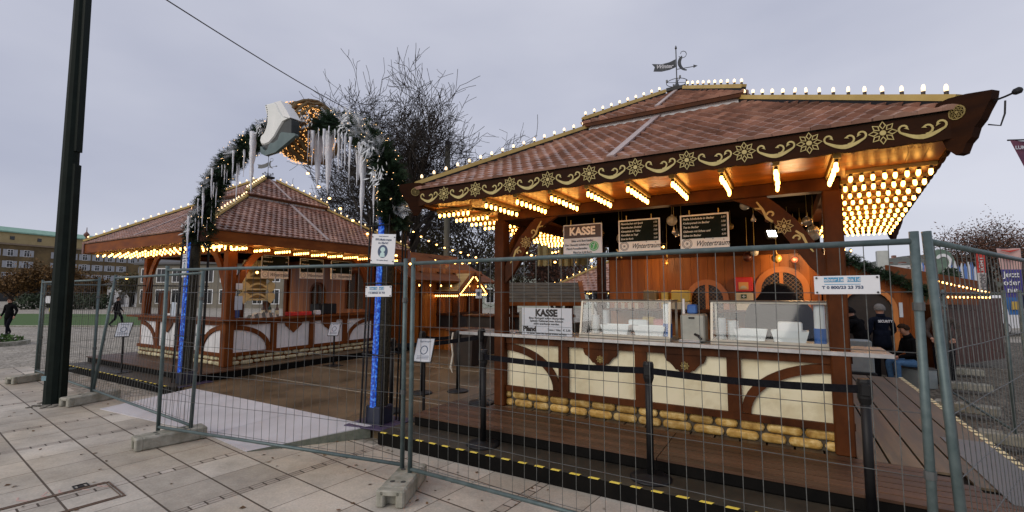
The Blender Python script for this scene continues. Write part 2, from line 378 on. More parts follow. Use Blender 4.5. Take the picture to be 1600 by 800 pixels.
tR=stage('dark plank stage with yellow tape edge under the menu board kiosk',-3.98,1.62,-3.82,10.1,1.6)
m=MB(); y=4.175
fr=FR((-3.84,4.175,.24),(0,1,0),(-1,0,0))  # boards along x
for i in range(7):
    yy=4.175+i*.125
    xe=1.62-.0*i
    for a,b in((-3.84,-1.02),(-1.015,1.62-(i*.125)*.9)):
        m.box((a,yy+.006,.24),(b-.003,yy+.117,.26))
m.build('front_boards',deckm,tR)
m=MB()
for i in range(24):
    a=-3.84+i*.227; 
    if a+.22>1.63: break
    y0=5.055 if a<.9 else 5.055-(a-.9)*1.05
    m.box((a+.008,max(4.3,y0),.24),(a+.217,10.1,.259))
m.build('cross_boards',deckmy,tR)
m=MB(); 
for i in range(38):
    y=4.5+i*.15; m.box((1.585,y,.262),(1.64,y+.085,.2655))
m.build('edge_stripe',cream_t,tR)
m=MB(); m.box((1.27,4.5,.2595),(1.584,6.2,.264)); m.box((1.262,4.5,.259),(1.27,6.2,.268))
m.build('metal_plate',M('grey_plate',(.10,.10,.105),(.16,.165,.17),3,.45,metal=.3),tR)
tL=stage('dark plank stage with yellow tape edge under the plain orange kiosk',-13.6,-8.72,-13.6,10.0,-8.9)
m=MB()
for i in range(13):
    yy=4.175+i*.145; m.box((-13.62,yy+.003,.24),(-8.88,yy+.141,.26)) if i<6 else None
m.build('front_boards',deckm,tL)
m=MB()
for i in range(24):
    a=-13.6+i*.196; m.box((a+.003,5.05,.24),(a+.192,10,.259))
m.build('cross_boards',deckmy,tL)
# passage floor: big dark plates with pale joints
m=MB()
for i in range(5):
    for j in range(8):
        a=-8.85+i*1.01; y=3.93+j*1.25
        if a>-3.9: continue
        m.box((a+.003,y+.003,-.1),(min(a+1.007,-3.86),y+1.247,.12))
struct(m.build('floor',floorm))
m=MB()
for j in range(1,8): m.box((-8.84,3.93+j*1.25-.012,.1),(-3.87,3.93+j*1.25+.012,.1235))
struct(m.build('floor_joint',M('pale_joint_tape',(.24,.22,.17),(.32,.29,.23),6,.6)))
# ramp
ramp=thing('ramp','pale tear plate aluminium ramp leading up to the gate','ramp',(-6.5,3.4,0))
rampm=M('tread_plate',(.50,.49,.51),(.62,.61,.64),2.5,.5,metal=.12,detail=8)
nt=rampm.node_tree; N=nt.nodes;L=nt.links; tc=N.new('ShaderNodeTexCoord'); vo=N.new('ShaderNodeTexBrick'); vo.inputs['Scale'].default_value=1; vo.inputs['Brick Width'].default_value=.05; vo.inputs['Row Height'].default_value=.022; vo.inputs['Mortar Size'].default_value=.006
vo.inputs['Mortar Smooth'].default_value=.6; L.new(tc.outputs['Object'],vo.inputs['Vector']); bp=N.new('ShaderNodeBump'); bp.inputs['Distance'].default_value=.004; bp.inputs['Strength'].default_value=.8; L.new(vo.outputs['Fac'],bp.inputs['Height']); L.new(bp.outputs['Normal'],N['Principled BSDF'].inputs['Normal'])
m=MB()
ed=[(-8.62,2.84),(-7.3,2.93),(-5.95,3.0),(-4.98,2.9)]; tp=[(-8.35,3.92),(-6.95,3.925),(-5.55,3.925),(-4.22,3.92)]
for i in range(3):
    a,b=ed[i],ed[i+1]; c,d=tp[i+1],tp[i]; g=.004
    vs=[(a[0]+g,a[1],.012),(b[0]-g,b[1],.012),(c[0]-g,c[1],.143),(d[0]+g,d[1],.143)]
    m.add(vs+[(x,y,z-.012) for x,y,z in vs],[(0,1,2,3),(7,6,5,4),(0,4,5,1),(1,5,6,2),(2,6,7,3),(3,7,4,0)])
m.build('ramp_plate',rampm,ramp)
m=MB(); m.add([(-4.98,2.9,.005),(-4.22,3.9,.005),(-4.22,3.9,.128),(-4.98,2.9,.012),(-5.01,2.92,.005),(-4.25,3.92,.005),(-4.25,3.92,.128),(-5.01,2.92,.0122)],[(0,1,2,3),(4,7,6,5),(0,3,7,4),(3,2,6,7)])
m.add([(-8.35,3.90,.0),(-4.25,3.90,.0),(-4.25,3.90,.126),(-8.35,3.90,.126)],[(0,1,2,3)])
m.build('ramp_side',M('green_grey_edge',(.10,.12,.09),(.18,.19,.15),18,.6),ramp)
# ================= KIOSKS =================
def bulb_mesh(nm,glow,r=.016):
    m=MB(); m.lathe([(.013,-.012),(.014,.024)],n=8); m.k=1
    m.lathe([(.012,.022),(r*.92,.038),(r,.050),(r*.75,.066),(.006,.074)],n=8)
    o=m.build(nm,[socket,glow],None,True); me=o.data; bpy.data.objects.remove(o); return me
BULB=bulb_mesh('light_bulb',bulbglass); BULBF=bulb_mesh('light_bulb_far',bulbfar,.0175); BULBH=bulb_mesh('light_bulb_hip',bulbhip,.0135)
def put_bulbs(root,pts,me,limit=100):
    """pts: (x,y,z,up?) nearest first; the 100 nearest stay separate, the rest is one mesh"""
    cam=Vector((0,0,EYE)); pts=sorted(pts,key=lambda p:(Vector(p[:3])-cam).length); off=rootloc(root)
    for p in pts[:limit]:
        o=bpy.data.objects.new('light_bulb',BULBH if p[3] else me); COL.objects.link(o); o.parent=root; o.location=Vector(p[:3])-off
        o.rotation_euler=((0 if p[3] else pi)+R.gauss(0,.07),R.gauss(0,.07),R.uniform(0,6))
    rest=pts[limit:]
    if rest:
        m=MB()
        for p in rest:
            m.m=Matrix.Translation(p[:3])@(Matrix.Identity(4) if p[3] else Matrix.Rotation(pi,4,'X'))
            m.k=0; m.lathe([(.013,-.012),(.014,.024)],n=6); m.k=2 if p[3] else 1
            m.lathe([(.012,.022),(.016,.036),(.0172,.048),(.013,.062),(.005,.070)],n=7)
        m.m=Matrix.Identity(4)
        o=m.build('light_bulb',[socket,me.materials[1],bulbhip],root,True); o['kind']='stuff'
def lerp(a,b,t): return Vector(a)*(1-t)+Vector(b)*t
def tiles(m,A,B,C,D,w=.125,h=.118):
    """pantiles on slope: eave A->B, top D->C"""
    A,B,C,D=map(Vector,(A,B,C,D)); U=(B-A).normalized(); mid=(D+C)/2
    V=(mid-A); V=(V-U*V.dot(U)); Ls=V.length; V.normalize(); Nn=U.cross(V)
    if Nn.z<0: Nn=-Nn
    EL=(B-A).length; la=(D-A).dot(U); lb=(C-A).dot(U)
    prof=[(0,.002),(.2,.013),(.42,.016),(.62,.008),(.82,.0),(1.0,.002)]
    rows=int(Ls/h+.5); h=Ls/rows
    for r in range(rows):
        s0=r*h-.02; s1=(r+1)*h+.012
        def lim(s):
            t=max(0,min(1,s/Ls)); return la*t, EL+(lb-EL)*t
        a0,b0=lim(s0);a1,b1=lim(s1)
        k0=int(math.floor(min(a0,a1)/w)); k1=int(math.ceil(max(b0,b1)/w))
        for k in range(k0-1,k1):
            dx=R.uniform(-.005,.005)+(.5*w if r%2 else 0); dz=R.uniform(0,.004)
            if (k+1)*w<a0 or k*w>b0: continue
            vs=[]
            for s,lift,(a,b) in ((s0,.027,(a0,b0)),(s1,.004,(a1,b1))):
                for (u,z) in prof:
                    x=min(max((k+u*1.03)*w+dx,a),b); vs.append(A+U*x+V*s+Nn*(z+lift+dz))
            for (u,z) in prof:
                x=min(max((k+u*1.03)*w+dx,a0),b0); vs.append(A+U*x+V*s0+Nn*(.008))
            n=len(prof); fs=[(i,i+1,n+i+1,n+i) for i in range(n-1)]+[(2*n+i,2*n+i+1,i+1,i) for i in range(n-1)]
            m.add(vs,fs)
def flower(m,c,r,fr,t=.006):
    for i in range(8):
        a=2*pi*i/8; ca,sa=math.cos(a),math.sin(a)
        def q(u,v): return (c[0]+u*ca-v*sa,c[1]+u*sa+v*ca)
        m.ribbon([q(r*.36,0),q(r*.66,r*.21),q(r*1.02,0),q(r*.66,-r*.21)],r*.10,0,t,fr,True)
    m.prism([(c[0]+r*.24*math.cos(2*pi*i/10),c[1]+r*.24*math.sin(2*pi*i/10)) for i in range(10)],0,t,fr)
def curl(cx,cy,r0,r1,a0,a1,n=10):
    return [(cx+(r0+(r1-r0)*i/n)*math.cos(a0+(a1-a0)*i/n),cy+(r0+(r1-r0)*i/n)*math.sin(a0+(a1-a0)*i/n)) for i in range(n+1)]
def scroll(m,c,w,h,fr,t=.006,half=0):
    """crescent with curled ends and an inner curl, w wide"""
    cx,cy=c; s=w/2; r1=h*.25; lx=cx-s+r1; ly=cy+h*.10
    L=curl(lx,ly,r1*.35,r1,-.4,pi*1.28,9); ws=[h*.24]+[h*.09]*9
    x0,y0=L[-1]; yb=cy-h*.44; A=[]
    for i in range(1,7):
        t=i/6; A.append((x0+(cx-x0)*t,y0+(yb-y0)*math.sin(t*pi/2)))
    L+=A; ws+=[h*(.10+.14*i/6) for i in range(1,7)]
    Rr_=[(2*cx-a,b) for a,b in L[:-1]][::-1]; pts=L+Rr_; ws=ws+ws[:-1][::-1]
    m.ribbon(pts,ws,0,.006,fr)
    m.ribbon(curl(cx+s*.18,cy-h*.02,h*.30,h*.10,-pi*.55,pi*.9,9),[h*.09]*9+[h*.22],0,.0062,fr)
def stones(m,fr,L,h,rows,irregular=False):
    old=m.m; m.m=old@fr
    y=0; 
    for r in range(rows):
        hh=h/rows; x=0 if r%2==0 else -.06
        while x<L-.04:
            w=R.uniform(.22,.31) if not irregular else R.uniform(.14,.3)
            x1=min(L,x+w); a=max(0,x)
            if L-x1<.1: x1=L
            g=.010; b=.035 if not irregular else .03
            X0,X1,Y0,Y1=a+g,x1-g,y+g*.6+(R.uniform(0,.012) if irregular else 0),y+hh-g*.6-(R.uniform(0,.014) if irregular else 0)
            def ring(i,z):
                c=min(.04,(X1-X0)/2.4,(Y1-Y0)/2.3); q=[]
                for (px,py,sa) in ((X1-c,Y1-c,0),(X0+c,Y1-c,pi/2),(X0+c,Y0+c,pi),(X1-c,Y0+c,1.5*pi)):
                    for k in range(3):
                        t=sa+k*pi/4; rr=c-i if c>i else .002; q.append((px+rr*math.cos(t),py+rr*math.sin(t),z))
                return q
            vs=ring(0,0)+ring(.0,.018)+ring(.012,.031)+ring(.026,.036); fs=[]
            for k in range(3):
                for i in range(12): j=(i+1)%12; fs.append((k*12+i,k*12+j,k*12+12+j,k*12+12+i))
            fs.append(tuple(36+i for i in range(12)))
            m.add(vs,fs); x=x1
            if x>=L: break
        y+=hh
    m.m=old
def counter_side(root,fr,L,style,z0=.26,n=4):
    """fr: u along the face, v up, n outward; origin at left end on deck"""
    tim=brown if style=='dark' else brownl
    pn=cream if style=='dark' else whitep; st=stoneY if style=='dark' else stoneW
    bk=MB(); bk.m=fr; bk.box((.0,.0,-.06),(L,.9,-.002)); bk.build('counter_back',mortar if style=='dark' else brownl,root)
    m=MB(); stones(m,fr,L,.19,2,style!='dark'); m.build('stone_base',st,root,False)
    m=MB(); m.m=fr; m.box((0,.19,0),(L,.255,.055)); m.build('lower_rail',tim,root)
    m=MB(); m.m=fr; m.box((0,.785,0),(L,.868,.06)); m.build('upper_rail',tim,root)
    e=.085; bw=(L-2*e-.125*(n-1))/n
    for i in range(n):
        x=e+i*(bw+.125)
        m=MB(); m.m=fr
        if style=='dark': m.box((x,.255,0),(x+bw,.785,.012))
        else: m.planks(FR((x,.255,0),(1,0,0),(0,1,0)),bw,.53,.105,.014,.004)
        m.build('panel',pn,root)
        if i<n-1:
            m=MB(); m.m=fr; m.box((x+bw,.2555,0),(x+bw+.125,.7845,.052)); m.build('upright',tim,root)
        cb=MB(); 
        if i==0 or i==n-1:
            pts=[]
            for k in range(13):
                t=k/12*pi/2; u=math.sin(t); v=math.cos(t)
                xx=x+.015+(bw-.05)*u if i==0 else x+bw-.015-(bw-.05)*u
                pts.append((xx,.262+.48*v))
            cb.m=fr; 
            # trim the ends into the frame
            cb.ribbon(pts,.085,.0125,.043); cb.build('arched_brace',tim,root)
        else:
            c=x+bw/2; s=bw*.27
            half=[(0,-.21),(.22,-.17),(.34,-.145),(.42,-.15),(.58,-.11),(.70,-.085),(.86,-.07),(.94,-.035),(.97,0)]
            poly=[(c+s*a,.7845+b*1.08) for a,b in half]+[(c-s*a,.7845+b*1.08) for a,b in half[::-1]]
            poly=poly[:len(half)]+poly[len(half):-1]
            cb.m=fr; cb.prism(poly,.0125,.045); k_=cb.build('keystone',tim,root)
            if style=='dark':
                g=MB(); flower(g,(c,.7845-.115),.042,fr@Matrix.Translation((0,0,.0455)),.01); g.build('rosette',gold,k_)
def kiosk(root,x0,x1,y0,y1,E,apex,zE,z1,z2,soff,style,faces,up=.4):
    """x0..y1 counter footprint; E: eave corners FL,FR,BR,BL (x,y); roof over it"""
    tim=brown if style=='dark' else brownl
    z0=.26; zb=soff-.12
    # posts
    P=[(x0+.07,y0+.07),(x1-.07,y0+.07),(x1-.07,y1-.07),(x0+.07,y1-.07)]
    for (px,py) in P:
        m=MB(); m.cbox((px-.075,py-.075,z0),(px+.075,py+.075,zb),.012); m.build('post',tim,root)
    # beams on the posts
    for a,b in ((0,1),(1,2),(2,3),(3,0)):
        m=MB(); m.bar((P[a][0],P[a][1],soff-.062),(P[b][0],P[b][1],soff-.062),.13 if a%2 else .134,.12 if a%2 else .117); m.build('beam',tim,root)
    # soffit boards
    In=[(x0+.0,y0+.0),(x1,y0),(x1,y1),(x0,y1)]
    for i in range(4):
        j=(i+1)%4
        a=Vector((*E[i],soff));b=Vector((*E[j],soff));c=Vector((*In[j],soff));d=Vector((*In[i],soff))
        m=MB(); U=(b-a).normalized(); Vv=(d-a)-U*(d-a).dot(U); W=Vv.length; Vv.normalize(); k=max(3,round(W/.105))
        la=(d-a).dot(U); EL=(b-a).length; lb=(c-a).dot(U)
        for q in range(k):
            s0=W*q/k+.0015; s1=W*(q+1)/k-.0015
            f=lambda s:(la*s/W, EL+(lb-EL)*s/W)
            n_=max(1,round(EL/1.6))
            l0,r0=f(s0);l1,r1=f(s1)
            vs=[a+U*l0+Vv*s0,a+U*r0+Vv*s0,a+U*r1+Vv*s1,a+U*l1+Vv*s1]
            m.add(vs+[v+Vector((0,0,.015)) for v in vs],[(0,3,2,1),(4,5,6,7),(0,1,5,4),(1,2,6,5),(2,3,7,6),(3,0,4,7)])
        m.build('soffit',pine_x if i%2==0 else pine_y,root)
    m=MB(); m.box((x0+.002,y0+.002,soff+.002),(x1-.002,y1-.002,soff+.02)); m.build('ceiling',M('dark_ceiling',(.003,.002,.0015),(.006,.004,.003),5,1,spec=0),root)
    # fascia boards
    for i in range(4):
        j=(i+1)%4; a=Vector((*E[i],0));b=Vector((*E[j],0)); U=(b-a).normalized(); out=U.cross(Vector((0,0,1)))
        L=(b-a).length; fr=FR((a.x,a.y,soff),U,(0,0,1),out); hF=zE-soff-.01
        poly=[(0,hF)];N_=int(L/.111)
        if style=='dark':
            for k in range(N_*2+1):
                t=k/(N_*2); x=L*t; poly.append((x,-.012-.013*abs(math.sin(pi*x/.222+pi/2))**.6))
        else: poly+=[(0,-.02),(L,-.02)]
        poly.append((L,hF))
        m=MB(); m.prism(poly,.0,.028,fr); f=m.build('fascia',darkw if style=='dark' else orangef,root)
        if style=='dark' and i in (0,1,3):
            g=MB(); fz=hF*.5; fo=fr@Matrix.Translation((0,0,.029))
            n=round((L-.4)/.444); st=.41
            for k in range(n):
                x=st+k*.444
                if x>L-.2: break
                q=MB(); flower(q,(x,fz),.080,fo); q.build('flower_ornament',gold,f)
                mx=x-.222; hf=0
                q=MB(); scroll(q,(mx,fz-.005),.26,.138,fo); q.build('scroll_ornament',gold,f)
            q=MB(); scroll(q,(min(x+.222,L-.17) if x<=L-.2 else x-.222+.05,fz-.005),.26,.138,fo); q.build('scroll_ornament',gold,f)
    # roof shell, tiles
    A3=Vector(apex); zs=z1
    Ee=[Vector((e[0]+(.03 if e[0]>A3.x else -.03),e[1]+(.03 if e[1]>A3.y else -.03),zE)) for e in E]
    br=[Vector((A3.x+(e[0]-A3.x)*up,A3.y+(e[1]-A3.y)*up,z1)) for e in E]
    tp=[Vector((A3.x+(e[0]-A3.x)*(up+.02),A3.y+(e[1]-A3.y)*(up+.02),z2)) for e in E]
    for i in range(4):
        j=(i+1)%4
        m=MB(); dn=Vector((0,0,-.012)); m.add([Ee[i]+dn,Ee[j]+dn,br[j]+dn,br[i]+dn],[(0,1,2,3)])
        rs=m.build('roof_slope',mortar,root)
        m=MB(); tiles(m,Ee[i],Ee[j],br[j],br[i]); m.build('roof_tiles',tile,rs)
        t2=lerp(tp[i],A3,.97); t3=lerp(tp[j],A3,.97)
        m=MB(); m.add([tp[i]+dn,tp[j]+dn,A3+dn],[(0,1,2)]); rs=m.build('upper_roof_slope',mortar,root)
        m=MB(); tiles(m,tp[i],tp[j],t3,t2); m.build('roof_tiles',tile,rs)
        # pale flashing strip with gap below the upper roof, dark eave board
        m=MB(); m.bar(br[i]+Vector((0,0,.035)),br[j]+Vector((0,0,.035)),.03,.05); m.build('flashing',white,root)
        m=MB(); m.bar(lerp(br[i],A3,.05)+Vector((0,0,.07)),lerp(br[j],A3,.05)+Vector((0,0,.07)),.03,.16); m.build('vent_slot',black,root)
        m=MB(); m.bar(tp[i]+Vector((0,0,-.025)),tp[j]+Vector((0,0,-.025)),.025,.05); m.build('eave_board',brown,root)
        # grey cover strip on the middle seam
        a=lerp(Ee[i],Ee[j],.5); b=lerp(br[i],br[j],.5); nn=Vector((0,0,.045))
        m=MB(); m.bar(a+nn,b+nn,.075,.02); m.build('seam_cover',greyf,root)
        a=lerp(tp[i],tp[j],.5); m=MB(); m.bar(a+nn,lerp(a,A3,.93)+nn,.055,.02); m.build('seam_cover',greyf,root)
    pts=[]
    for i in range(4):
        a=Ee[i]; b=br[i]; up_=Vector((0,0,.075))
        m=MB(); m.bar(lerp(a,b,.0)+up_,b+up_,.07,.045); m.k=0; m.build('hip_board',golddk,root)
        m=MB(); m.bar(lerp(a,b,.0)+Vector((0,0,.04)),b+Vector((0,0,.04)),.05,.045); m.build('hip_underboard',black,root)
        a2=tp[i]; b2=lerp(a2,A3,.86)
        m=MB(); m.bar(a2+up_,b2+up_,.065,.045); m.build('hip_board',golddk,root)
        m=MB(); m.bar(a2+Vector((0,0,.04)),b2+Vector((0,0,.04)),.045,.045); m.build('hip_underboard',black,root)
        n=max(2,int((b-a).length/.16))
        for k in range(n): p=lerp(a,b,(k+.5)/n); pts.append((p.x,p.y,p.z+.097,1))
        n=max(2,int((b2-a2).length/.15))
        for k in range(n): p=lerp(a2,b2,(k+.3)/n); pts.append((p.x,p.y,p.z+.097,1))
    m=MB(); m.bar(A3+Vector((-.14,0,.03)),A3+Vector((.14,0,.03)),.2,.05); m.build('ridge_cap',black,root)
    # corner horns along the diagonals
    for i in range(4):
        c=Vector((E[i][0],E[i][1],0)); d=Vector((1 if c.x>A3.x else -1,1 if c.y>A3.y else -1,0)).normalized()
        side=d.cross(Vector((0,0,1)))
        fr=FR((c.x,c.y,0),d,(0,0,1),side)
        if style=='dark':
            poly=[(-.09,zE+.04),(-.07,zE+.075),(0,zE+.085),(.1,zE+.075),(.235,zE+.045),(.225,zE-.01),(.19,zE-.07),(.165,zE-.12),(.13,zE-.16),(.11,zE-.22),(.08,zE-.25),(.055,zE-.31),(.02,zE-.315),(-.03,zE-.26),(-.06,zE-.17)]
            m=MB(); m.prism(poly,-.035,.035,fr); h=m.build('corner_horn',darkw,root)
            for s_ in (1,-1):
                g=MB(); f2=FR((c.x,c.y,0),d,(0,0,1),side*s_)@Matrix.Translation((0,0,.036))
                flower(g,(.045,zE-.03),.042,f2,.008); g.ribbon(curl(.045,zE-.03,.046,.046,0,2*pi,12),.008,0,.006,f2); g.build('rosette',M('dark_gold',(.2,.15,.04),(.3,.22,.07),20,.5),h)
        else:
            m=MB(); m.lathe([(.045,-.1),(.05,0),(.035,.02),(.02,.09),(.018,.13),(.05,.17),(.055,.2),(.03,.235),(.01,.26),(.006,.36)],(c.x,c.y,zE+.03),10)
            m.box((c.x-.05,c.y-.05,soff-.04),(c.x+.05,c.y+.05,zE+.04)); m.build('corner_finial',M('dull_red_wood',(.10,.04,.03),(.16,.07,.05),9,.5),root)
    return pts,P
def battens(root,rows,out_pts,lo=.09,side=.07):
    """rows: list of (p0,p1) along the soffit underside; bulbs hang below"""
    for a,b in rows:
        a=Vector(a);b=Vector(b)
        m=MB(); m.bar(a+Vector((0,0,-.018)),b+Vector((0,0,-.018)),.05,.03); m.build('light_batten',golddk,root)
        n=max(1,int((b-a).length/(side if abs(b.y-a.y)<.01 else lo)))
        for k in range(n): p=lerp(a,b,(k+.5)/n); out_pts.append((p.x,p.y,p.z-.034,0))
def vane(root,c,s=1,full=True):
    x,y,z=c
    m=MB(); m.lathe([(.085*s,0),(.05*s,.05*s),(.02*s,.12*s),(.012*s,.2*s)],c,12); m.lathe([(.009*s,.1*s),(.008*s,.66*s),(.018*s,.67*s),(.012*s,.70*s),(.002,.72*s)],c,8); m.build('spire',M('weathered_iron',(.05,.055,.06),(.10,.105,.11),12,.5,metal=.4),root)
    ir=MATS['weathered_iron']
    m=MB(); m.tube([(x+.15*s*math.cos(t*pi/12),y+.15*s*math.sin(t*pi/12),z+.13*s) for t in range(25)],.005*s,6)
    for k in range(4):
        a=k*pi/2+.5; m.bar((x,y,z+.13*s),(x+.15*s*math.cos(a),y+.15*s*math.sin(a),z+.13*s),.006*s,.006*s)
        q=Vector((x+.15*s*math.cos(a),y+.15*s*math.sin(a),z+.15*s)); m.box(q-Vector((.012,.012,.02))*s,q+Vector((.012,.012,.02))*s)
    m.build('compass_ring',ir,root)
    U=Vector((math.cos(HEAD-.15),math.sin(HEAD-.15),.0)); fr=FR((x,y,z),U,(0,0,1))
    poly=[(-.01,.50),(-.10,.46),(-.22,.435),(-.36,.45),(-.32,.40),(-.34,.33),(-.22,.32),(-.10,.34),(-.01,.375)]
    m=MB(); m.prism([(a*s,b*s) for a,b in poly],-.004,.004,fr); fl=m.build('vane_flag',ir,root)
    if full:
        text('Winter',.085*s,fr@Matrix.Translation((-.18*s,.395*s,.005)),M('cut_letter_sky',(.55,.56,.6),rough=.6),fl,shear=.35,bold=.002)
    m=MB(); 
    out=[(.15+.13*math.cos(t),.44+.13*math.sin(t)) for t in [math.radians(q) for q in range(120,271,15)]]
    inn=[(.17+.10*math.cos(t),.44+.115*math.sin(t)) for t in [math.radians(q) for q in range(260,129,-15)]]
    m.prism([(a*s,b*s) for a,b in out+inn],-.004,.004,fr)
    m.ribbon([(p[0]*s,p[1]*s) for p in curl(.1,.58,.07,.03,-2.6,3.2,14)],.008*s,-.003,.003,fr)
    m.ribbon([(0.01*s,.34*s),(.28*s,.37*s)],.01*s,-.003,.003,fr); m.prism([(.25*s,.345*s),(.31*s,.375*s),(.25*s,.395*s)],-.004,.004,fr)
    m.build('vane_ornament',ir,root)

# ---- K1: the menu board kiosk
K1=thing('market_kiosk','large brown timber kiosk with gold scroll fascia and hanging KASSE and menu boards','kiosk',(-1.4,7.0,.26))
E1=[(-3.76,4.15),(1.03,4.15),(1.62,10.15),(-4.35,10.15)]
X0,X1,Y0,Y1=-3.25,.47,5.05,9.0
pts,PP=kiosk(K1,X0,X1,Y0,Y1,E1,(-1.3,7.15,4.74),2.92,3.93,4.03,2.745,'dark',(0,))
rows=[((-2.86+.405*k,4.22,2.744),(-2.86+.405*k,5.0,2.744)) for k in range(9)]
rows+=[((-3.80-.05*k,4.55+.42*k,2.744),(-3.28,4.55+.42*k,2.744)) for k in range(11)]
rows+=[((.49,4.86+.43*k,2.744),(.49+.60+.042*k,4.86+.43*k,2.744)) for k in range(12)]
battens(K1,rows,pts)
put_bulbs(K1,pts,BULB)
# counters: front, sides
L=X1-X0
counter_side(K1,FR((X0,Y0+.1,.26),(1,0,0),(0,0,1)),L,'dark')
counter_side(K1,FR((X1-.03,Y0+.16,.26),(0,1,0),(0,0,1)),Y1-Y0-.3,'dark')
counter_side(K1,FR((X0+.03,Y1-.14,.26),(0,-1,0),(0,0,1)),Y1-Y0-.3,'dark')
# the corner posts run to the floor in front of the counter
m=MB(); m.cbox((X0-.55,Y0-.0,1.135),(X1+.3,Y0+.62,1.165),.006); m.build('counter_top',M('counter_laminate',(.15,.145,.135),(.22,.215,.2),7,.45),K1)
m=MB(); m.cbox((X0-.555,Y0-.012,1.128),(X1+.305,Y0-.0015,1.168),.003); m.build('counter_edge',alu,K1)
# back wall with two lattice arches
wy=7.2
m=MB(); m.planks(FR((-2.43,wy,.26),(1,0,0),(0,0,1)),2.83,1.96,.115,.02,.003); bw_=m.build('back_wall',pine,K1)
m=MB(); m.box((-2.45,wy+.03,.26),(.42,wy+.08,2.74)); m.build('interior_shade_board',MATS['dark_ceiling'],K1)  # near-black board rising above the wall; the dark interior's shade is in its colour
m=MB(); m.bar((-2.45,wy-.04,2.235),(.42,wy-.04,2.235),.05,.06); m.build('wall_beam',brown,K1)
def arch_window(cx,hw,zb,zt,y,parent,fl=1,mt=None):
    mt=mt or M('orange_trim',(.42,.13,.025),(.58,.21,.045),7,.35,stretch=(.4,.4,.3))
    sp=zt-hw
    A=[(cx-hw,zb)]+[(cx+hw*math.cos(t),sp+hw*math.sin(t)) for t in [pi-pi*i/14 for i in range(15)]]+[(cx+hw,zb)]
    fr=FR((0,y,0),(1,0,0),(0,0,1))
    m=MB(); m.prism(A,-.0,.003,fr); p=m.build('window',M('dark_window_glass',(.012,.014,.016),rough=.15),parent)
    m=MB(); m.ribbon(A,.075,.0035,.04,fr); m.build('window_frame',mt,p)
    m=MB(); m.ribbon([(cx,zb),(cx,zt)],.045,.0035,.032,fr); m.build('mullion',mt,p)
    m=MB(); st=.055
    k=-int(2*hw/st)
    while k<int((2*hw+zt-zb)/st)+2:
        for sg in (1,-1):
            seg=[]
            for i in range(30):
                u=cx-hw+2*hw*i/29; v=zb+(k*st)+ (u-cx+hw)*sg - (0 if sg==1 else 0)
                ins= v>zb and (v<sp or (u-cx)**2+(v-sp)**2<(hw*.97)**2)
                if ins: seg.append((u,v))
            if len(seg)>2: m.ribbon([seg[0],seg[-1]],.008,.004 if sg==1 else .009,.008 if sg==1 else .013,fr)
        k+=1
    m.build('lattice',M('lattice_wood',(.12,.06,.02),(.18,.1,.035),9,.5),p)
arch_window(-.97,.25,1.16,1.84,wy-.022,bw_); arch_window(-.04,.28,1.16,2.0,wy-.022,bw_)
# curved braces with gold vines
def brace(root,P0,sgn,axis,out,zc=2.62,orn=True,mt=None,w=.62):
    """P0 post face point at beam level; sgn along axis"""
    ax=Vector(axis)*sgn; o=Vector(out); fr=FR((P0[0],P0[1],0),ax,(0,0,1),o)
    top=[];bot=[]
    for i in range(9):
        t=i/8; x=w*t; z=zc-.62*(1-t)
        top.append((x*1.0,z+.05*math.sin(pi*t))); bot.append((x+.16-.02*math.sin(pi*t),z-.06-.05*math.sin(pi*t)*-1*.4))
    b2=[(0.0,zc-.82)]+[(w*.18,zc-.70),(w*.42,zc-.47),(w*.62,zc-.27),(w*.9,zc-.10),(w*1.2,zc)]
    poly=[(0,zc-.60),(w*.12,zc-.46),(w*.34,zc-.24),(w*.55,zc-.10),(w*.72,zc)]+b2[::-1]
    m=MB(); m.prism(poly,-.03,.03,fr); b=m.build('brace',mt or brown,root)
    if orn:
        for s_ in (1,-1):
            f2=FR((P0[0],P0[1],0),ax,(0,0,1),o*s_)@Matrix.Translation((0,0,.031)); g=MB(); cx,cz=w*.50,zc-.30
            flower(g,(cx,cz),.075,f2); 
            for dd in (1,-1):
                ux,uz=.70*dd,.71*dd
                g.ribbon([(cx+ux*.1+uz*.03,cz+uz*.1-ux*.03),(cx+ux*.17+uz*.035,cz+uz*.17-ux*.035),(cx+ux*.25,cz+uz*.25),(cx+ux*.34-uz*.02,cz+uz*.34+ux*.02)],[.016,.024,.021,.012],0,.006,f2)
                g.ribbon(curl(cx+ux*.16-uz*.012,cz+uz*.16+ux*.012,.036,.012,0,4.4,8),.016,0,.0055,f2)
                g.ribbon([(cx+ux*.26,cz+uz*.26),(cx+ux*.31+uz*.04,cz+uz*.31-ux*.04)],[.02,.010],0,.0058,f2)
            g.build('vine_ornament',gold,b)
brace(K1,(X0+.145,Y0+.05),1,(1,0,0),(0,-1,0)); brace(K1,(X1-.145,Y0+.05),-1,(1,0,0),(0,-1,0))
brace(K1,(X0+.05,Y0+.145),1,(0,1,0),(-1,0,0),orn=False); brace(K1,(X1-.05,Y0+.145),1,(0,1,0),(1,0,0),orn=False)
m=MB(); m.tube([(1.16,4.02,2.76),(1.20,3.97,2.73),(1.22,3.96,2.80),(1.225,3.955,2.88)],.005,6); m.tube([(1.18,4.0,2.90),(1.225,3.955,2.905),(1.26,3.93,2.915)],.006,6)
m.lathe([(.012,-.022),(.02,-.012),(.021,.012),(.012,.022)],(1.27,3.92,2.918),10,Matrix.Rotation(1.2,3,'Y')); m.build('spotlight',black,K1)
vane(K1,(-1.3,7.15,4.76),1.0)
